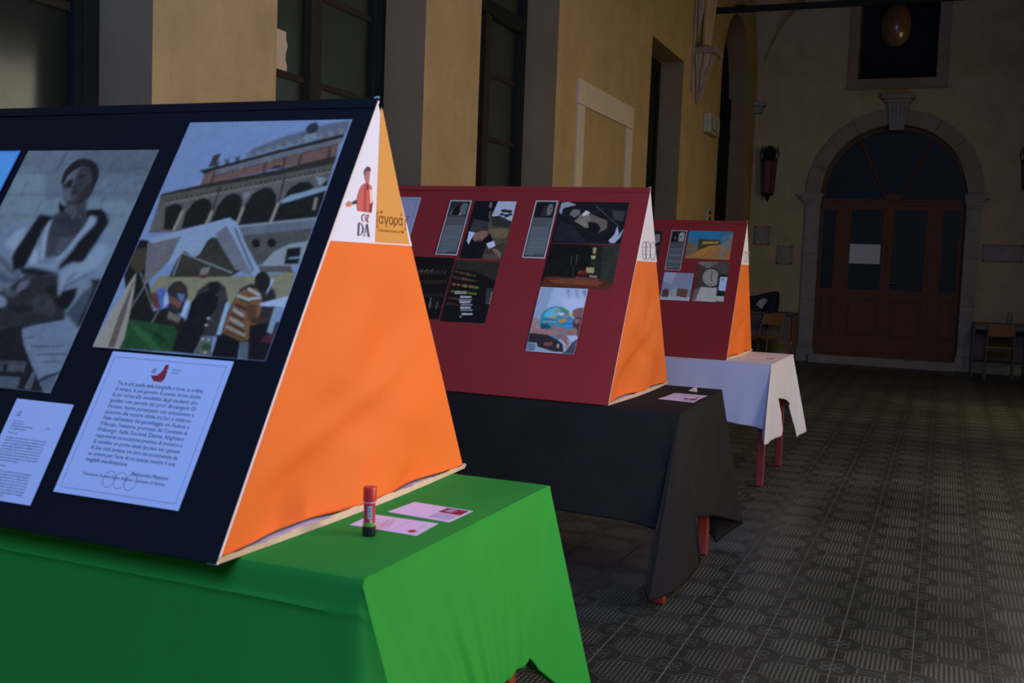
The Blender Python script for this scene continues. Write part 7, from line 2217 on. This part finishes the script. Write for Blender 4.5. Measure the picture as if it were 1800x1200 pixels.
# green
gF, gR = (-.894, 1.542), (-.886, 2.450)
cloth('green cotton tablecloth on the nearest table, hanging almost to the frame edge', MT['green_cloth'], [
    ((-2.715, 1.542), (-2.72, 1.515, .32), 34),
    ((-1.05, 1.542), (-1.04, 1.512, .32), 6),
    ((-.905, 1.542), (-.90, 1.545, .27), 3),
    (gF, (-.775, 1.690, .10), 4),
    ((-.8935, 1.56), (-.86, 1.85, .30), 12),
    ((-.892, 1.70), (-.880, 1.99, .345), 26),
    ((-.890, 2.00), (-.885, 2.16, .345), 26),
    ((-.888, 2.36), (-.895, 2.385, .335), 4),
    ((-.8865, 2.440), (-.893, 2.435, .29), 3),
    (gR, (-.795, 2.645, .10), 4),
    ((-.91, 2.453), (-.95, 2.55, .24), 4),
    ((-1.05, 2.453), (-1.10, 2.49, .33), 30),
    ((-2.715, 2.453), (-2.72, 2.48, .33), 1)], .005, .55,
    [(0, 41, .052, .0055, .004)], 60,
    [(1, 1.72, .010, .010, .05, .30), (1, 1.99, .009, .014, .05, .5), (1, 2.235, .010, .009, .04, .22), (1, 2.28, .014, -.012, .24, .5), (1, 2.09, .02, .006, .1, .5), (0, -1.083, .006, .004, .0, .5)])
# black
bF, bR = (-.911, 3.944), (-.940, 4.928)
cloth('black cotton tablecloth hanging nearly to the floor at its corner', MT['black_cloth'], [
    ((-2.735, 3.94), (-2.74, 3.90, .37), 30),
    ((-1.10, 3.944), (-1.10, 3.895, .335), 5),
    ((-.93, 3.944), (-.966, 3.872, .322), 3),
    (bF, (-.992, 3.81, .110), 3),
    ((-.9112, 3.946), (-.960, 3.80, .060), 3),
    ((-.9115, 3.95), (-.900, 3.935, .069), 3),
    ((-.912, 3.96), (-.888, 4.10, .072), 3),
    ((-.9125, 3.98), (-.870, 4.285, .093), 3),
    ((-.914, 4.03), (-.872, 4.277, .150), 3),
    ((-.917, 4.15), (-.902, 4.275, .298), 5),
    ((-.930, 4.60), (-.900, 4.70, .210), 5),
    ((-.938, 4.88), (-.882, 4.93, .150), 4),
    (bR, (-.845, 5.14, .090), 4),
    ((-.96, 4.93), (-.945, 4.99, .012), 4),
    ((-1.10, 4.93), (-1.15, 4.96, .28), 24),
    ((-2.735, 4.93), (-2.74, 4.95, .33), 1)], .004, .45, [])
# white
wF, wR = (-.949, 6.495), (-.945, 7.484)
cloth('white cotton tablecloth with short folded corners, on the farthest table', MT['white_cloth'], [
    ((-2.755, 6.495), (-2.76, 6.47, .41), 40),
    ((-1.20, 6.495), (-1.20, 6.47, .395), 7),
    ((-1.00, 6.495), (-1.005, 6.465, .375), 3),
    ((-.955, 6.495), (-.978, 6.46, .362), 3),
    (wF, (-.925, 6.26, .305), 4),
    ((-.949, 6.50), (-.912, 6.37, .300), 3),
    ((-.949, 6.51), (-.900, 6.74, .295), 4),
    ((-.949, 6.53), (-.912, 6.75, .440), 3),
    ((-.9488, 6.62), (-.935, 6.76, .535), 5),
    ((-.947, 7.20), (-.938, 7.20, .475), 4),
    ((-.9455, 7.46), (-.925, 7.30, .42), 3),
    (wR, (-.880, 7.40, .195), 4),
    ((-.946, 7.485), (-.850, 7.55, .222), 3),
    ((-.950, 7.486), (-.852, 7.57, .27), 3),
    ((-1.05, 7.487), (-1.10, 7.53, .40), 26),
    ((-2.755, 7.487), (-2.76, 7.51, .41), 1)], .016, .62, [])

# ================================================================== SMALL THINGS ON THE TABLES
gx, gy = -1.030, 1.795
gs = empty('glue_stick', (gx, gy, ZT), 'red glue stick with a black base standing on the green tablecloth', 'glue stick')
z = ZT+.0003
MB().lathe((gx, gy, z), [(.0128, 0), (.0135, .001), (.0135, .019), (.0125, .020)], 28).build('base', MT['glue_black'], gs, smooth=40)
g_ = MB().lathe((gx, gy, z), [(.0118, .020), (.0118, .070)], 28)
g_.build('barrel', MT['glue_label'], gs, smooth=40)
MB().lathe((gx, gy, z), [(.0112, .020), (.01205, .0205), (.01205, .028), (.0112, .0285)], 28).build('green_band', MT['glue_green'], gs, smooth=40)
lb = MB()


def cylp(a, h, r=.01215): return (gx+r*math.cos(a), gy+r*math.sin(a), z+h)


for (a0, a1, h0, h1) in ((-1.35, -.65, .036, .062),):
    lb.grid([[cylp(a0+(a1-a0)*i/6, h) for i in range(7)] for h in (h0, h1)])
for k, (a0, a1, h0, h1) in enumerate(((-.95, -.62, .0285, .034), (-2.35, -2.15, .050, .060), (-2.5, -2.2, .043, .046), (-2.3, -2.0, .030, .034))):
    lb.grid([[cylp(a0+(a1-a0)*i/4, h) for i in range(5)] for h in (h0, h1)])
lb.build('label_panel', MT['glue_white'], gs, recalc=False)
lt = MB()
for k in range(6):
    lt.grid([[cylp(a, h, .01225) for a in (-1.22, -1.0, -.78)] for h in (.039+k*.0036, .041+k*.0036)])
lt.build('lettering', MT['ink'], gs, recalc=False)
MB().lathe((gx, gy, z), [(.0118, .069), (.0134, .0705), (.0134, .0955), (.0126, .0985), (.002, .0992)], 28).build('cap', MT['glue_red'], gs, smooth=40)
MB().lathe((gx, gy, z), [(.0119, .067), (.01235, .0675), (.01235, .0692), (.0119, .0695)], 28).build('collar', MT['glue_white'], gs, smooth=40)


def card(c4, label, kind, mat='card', lit='top'):
    """c4: four corners (x, y) anticlockwise starting near-left"""
    c4 = [Vector((*q_, 0)) for q_ in c4]
    cen = sum(c4, Vector())/4
    t = empty('postcard', (cen.x, cen.y, ZT), label, 'card')
    zc = ZT+.0006

    def Fm(u, v, d):
        a = c4[0].lerp(c4[1], u); b = c4[3].lerp(c4[2], u)
        p = a.lerp(b, v)
        return Vector((p.x, p.y, zc+.0007+d))
    m_ = MB()
    P = [Fm(0, 0, -.0007), Fm(1, 0, -.0007), Fm(1, 1, -.0007), Fm(0, 1, -.0007)]
    Q = [Fm(0, 0, 0), Fm(1, 0, 0), Fm(1, 1, 0), Fm(0, 1, 0)]
    m_.face(Q); m_.face(P)
    for i in range(4): m_.face([P[i], P[(i+1) % 4], Q[(i+1) % 4], Q[i]])
    m_.build('card_stock', MT[mat], t)
    m_ = MB()
    r_ = MB()
    if kind == 'rings':
        for k in range(3): add_ring(r_, Fm, (.42-.03*k+.02, .30+.20*k), .055, .008, .0003, 16, ry=.085)
        for k in range(4): add_line(r_, Fm, (.08+.03*k, .25), (.08+.03*k, .70), .008, .0003)
        add_line(r_, Fm, (.60, .15), (.62, .85), .006, .0003)
        poly2(m_, Fm, [(.82, .15), (.90, .12), (.93, .25), (.86, .36), (.80, .26)], .0003)
        add_line(r_, Fm, (.88, .45), (.90, .80), .012, .0003)
        m_.build('printed_mark', MT['glue_label'], t, recalc=False)
        r_.build('printed_rings', MT['pink_ink'], t, recalc=False)
    else:
        poly2(m_, Fm, [(.60, .55), (.96, .55), (.96, .94), (.60, .94)], .0003)
        m_.build('printed_block', pmat('maroon_print', (.32, .03, .04), .6, .3), t, recalc=False)
        r_.face([Fm(.66, .66, .0005), Fm(.78, .62, .0005), Fm(.80, .86, .0005), Fm(.68, .90, .0005)])
        for k in range(8): add_line(r_, Fm, (.63+.042*k, .12), (.63+.042*k, .48), .018, .0003)
        r_.build('printed_lines', MT['pink_ink'], t, recalc=False)
    return t


card([(-1.105, 1.845), (-.947, 1.839), (-.953, 1.950), (-1.110, 1.948)], 'white card with three ring outlines behind the glue stick', 'rings')
card([(-1.094, 1.985), (-.938, 1.970), (-.936, 2.088), (-1.087, 2.098)], 'white card with a dark red block, behind the ring card on green', 'block')
card([(-1.104, 4.355), (-.943, 4.330), (-.948, 4.462), (-1.095, 4.462)], 'white card with a dark block on the black cloth, front one', 'block')
card([(-1.095, 4.470), (-.948, 4.470), (-.945, 4.615), (-1.094, 4.615)], 'plain-looking white card on the black cloth, behind the block card', 'rings')
card([(-1.15, 6.86), (-.99, 6.85), (-.99, 6.98), (-1.14, 6.99)], 'pinkish card with a dark mark lying on the white cloth', 'block', 'white_paper')
# small folded paper on the black cloth
fp = MB()
A_, B_, C_, D_ = (-1.063, 4.745, ZT+.0005), (-1.015, 4.725, ZT+.0005), (-1.028, 4.765, ZT+.0005), (-1.022, 4.742, ZT+.028)
fp.face([A_, B_, D_]); fp.face([A_, D_, C_]); fp.face([B_, C_, D_]); fp.face([A_, C_, B_])
fo = fp.build('folded_paper', pmat('ivory_paper', (.72, .66, .48), .7, .3))
rebase(fo, (-1.03, 4.745, ZT)); tag(fo, 'tiny folded ivory paper standing near the rear edge of the black cloth', 'paper')

# ================================================================== FAR FURNITURE
dk = empty('desk', (-2.38, 15.75, 0), 'brown wooden desk in the left corner beside the portal', 'desk')
MB().box(-2.80, -1.985, 15.45, 16.05, .735, .765, bev=.006).build('desktop', MT['desk_wood'], dk)
MB().box(-2.76, -2.0, 15.50, 15.525, .36, .733).build('front_panel', MT['desk_wood'], dk)
MB().box(-2.015, -1.99, 15.5, 16.0, .30, .733).build('side_panel', MT['ply'], dk)
MB().box(-2.785, -2.76, 15.5, 16.0, .30, .733).build('side_panel', MT['desk_wood'], dk)
for x in (-2.765, -2.03):
    for y in (15.55, 15.97):
        MB().box(x-.03, x+.03, y-.03, y+.03, .002, .36, bev=.005).build('leg', MT['desk_wood'], dk)


def chair(x, y, rz, label, woodmat, lean=.07):
    t = empty('school_chair', (x, y, 0), label, 'chair')
    t.rotation_euler = (0, 0, rz)
    ob = []
    w_ = .17
    for s_ in (-1, 1):
        ob.append(('back_upright', MB().tube([(s_*w_, -.17, .002), (s_*w_, -.19, .43), (s_*(w_-.005), -.19-lean*.4, .58), (s_*(w_-.01), -.19-lean, .75)], .011, 8), MT['steel_tube']))
        ob.append(('leg', MB().tube([(s_*w_, .20, .002), (s_*w_, .18, .40), (s_*w_, .17, .43)], .011, 8), MT['steel_tube']))
        ob.append(('rail', MB().tube([(s_*w_, .17, .425), (s_*w_, -.19, .425)], .010, 8), MT['steel_tube']))
    ob.append(('seat', MB().box(-.19, .19, -.17, .20, .438, .452, bev=.006), woodmat))
    bk = MB()
    bk.grid([[(-.165+.33*i/6, -.19-lean*(.5+.5*j)+.012-.02*math.sin(PI*i/6), .60+.15*j) for i in range(7)] for j in (0, 1)])
    bk.grid([[(-.165+.33*i/6, -.19-lean*(.5+.5*j)+.0-.02*math.sin(PI*i/6), .60+.15*j) for i in range(7)] for j in (0, 1)])
    ob.append(('backrest', bk, woodmat))
    for nm, m_, mt in ob:
        o = m_.build(nm, mt)
        o.parent = t
    return t


chair(-2.33, 14.97, PI-.35, 'school chair with metal tube frame drawn up to the corner desk', MT['ply'], .12)
chair(.745, 15.72, 0, 'school chair with orange-brown backrest in front of the desk at the right wall edge', MT['ply'])
dr = empty('desk', (.9, 16.15, 0), 'desk with thin grey metal legs at the right edge, right of the portal', 'desk')
MB().box(.40, 1.24, 15.96, 16.5, .725, .748, bev=.005).build('desktop', MT['desk_wood'], dr)
for x in (.42, 1.10):
    for y in (15.99, 16.46): MB().tube([(x, y, .002), (x, y, .72)], .014, 8).build('leg', MT['steel_tube'], dr)
MB().box(.42, 1.10, 15.985, 15.995, .66, .722).build('apron', MT['steel_tube'], dr)
MB().box(.44, 1.08, 16.44, 16.46, .2, .70).build('modesty_panel', MT['desk_wood'], dr)
bt = empty('water_bottle', (.86, 16.1, .748), 'small clear plastic bottle on the right-hand desk', 'bottle')
MB().lathe((.86, 16.1, .7485), [(.028, 0), (.032, .01), (.032, .13), (.014, .165), (.013, .18)], 14).build('body', MT['clear'], bt, smooth=40)
MB().lathe((.86, 16.1, .7485), [(.015, .18), (.015, .197), (.002, .198)], 12).build('cap', MT['glue_white'], bt, smooth=40)

bg = empty('shoulder_bag', (-2.45, 15.7, .766), 'black shoulder bag with a pale patch lying on the corner desk', 'bag')
bm_ = MB()
P = [(-2.70, .767), (-2.255, .767), (-2.235, .95), (-2.25, 1.06), (-2.29, 1.075), (-2.42, 1.045), (-2.56, 1.0), (-2.66, .985), (-2.72, .93)]
secs = []
for k, (yy, sc_) in enumerate(((15.56, .90), (15.60, .99), (15.72, 1.0), (15.84, .96), (15.88, .85))):
    secs.append([(-2.47+(a+2.47)*sc_, yy, .767+(b-.767)*sc_) for a, b in P]+[(-2.47+(P[0][0]+2.47)*sc_, yy, .767)])
bm_.grid(secs)
bm_.face(secs[0][:-1]); bm_.face(secs[-1][:-1])
bm_.build('body', MT['bag'], bg, smooth=50)
MB().tube([(-2.30, 15.58, 1.0), (-2.34, 15.50, .9), (-2.36, 15.43, .79), (-2.37, 15.425, .6), (-2.35, 15.42, .52), (-2.33, 15.42, .66), (-2.31, 15.43, .78)], .013, 6).build('strap', MT['bag'], bg)
MB().prism([(-2.54, 15.548, .86), (-2.50, 15.548, .93), (-2.43, 15.548, .96), (-2.38, 15.548, .94), (-2.42, 15.548, .87), (-2.46, 15.548, .80), (-2.50, 15.548, .84)], (0, .02, 0)).build('patch', MT['light_cloth'], bg)

for o in sc.objects:
    if o.type == 'MESH' and o.parent and o.name.split('.')[0] in ('lettering', 'brackets', 'printed_rings', 'printed_mark', 'printed_lines', 'printed_frame'):
        o['kind'] = 'stuff'
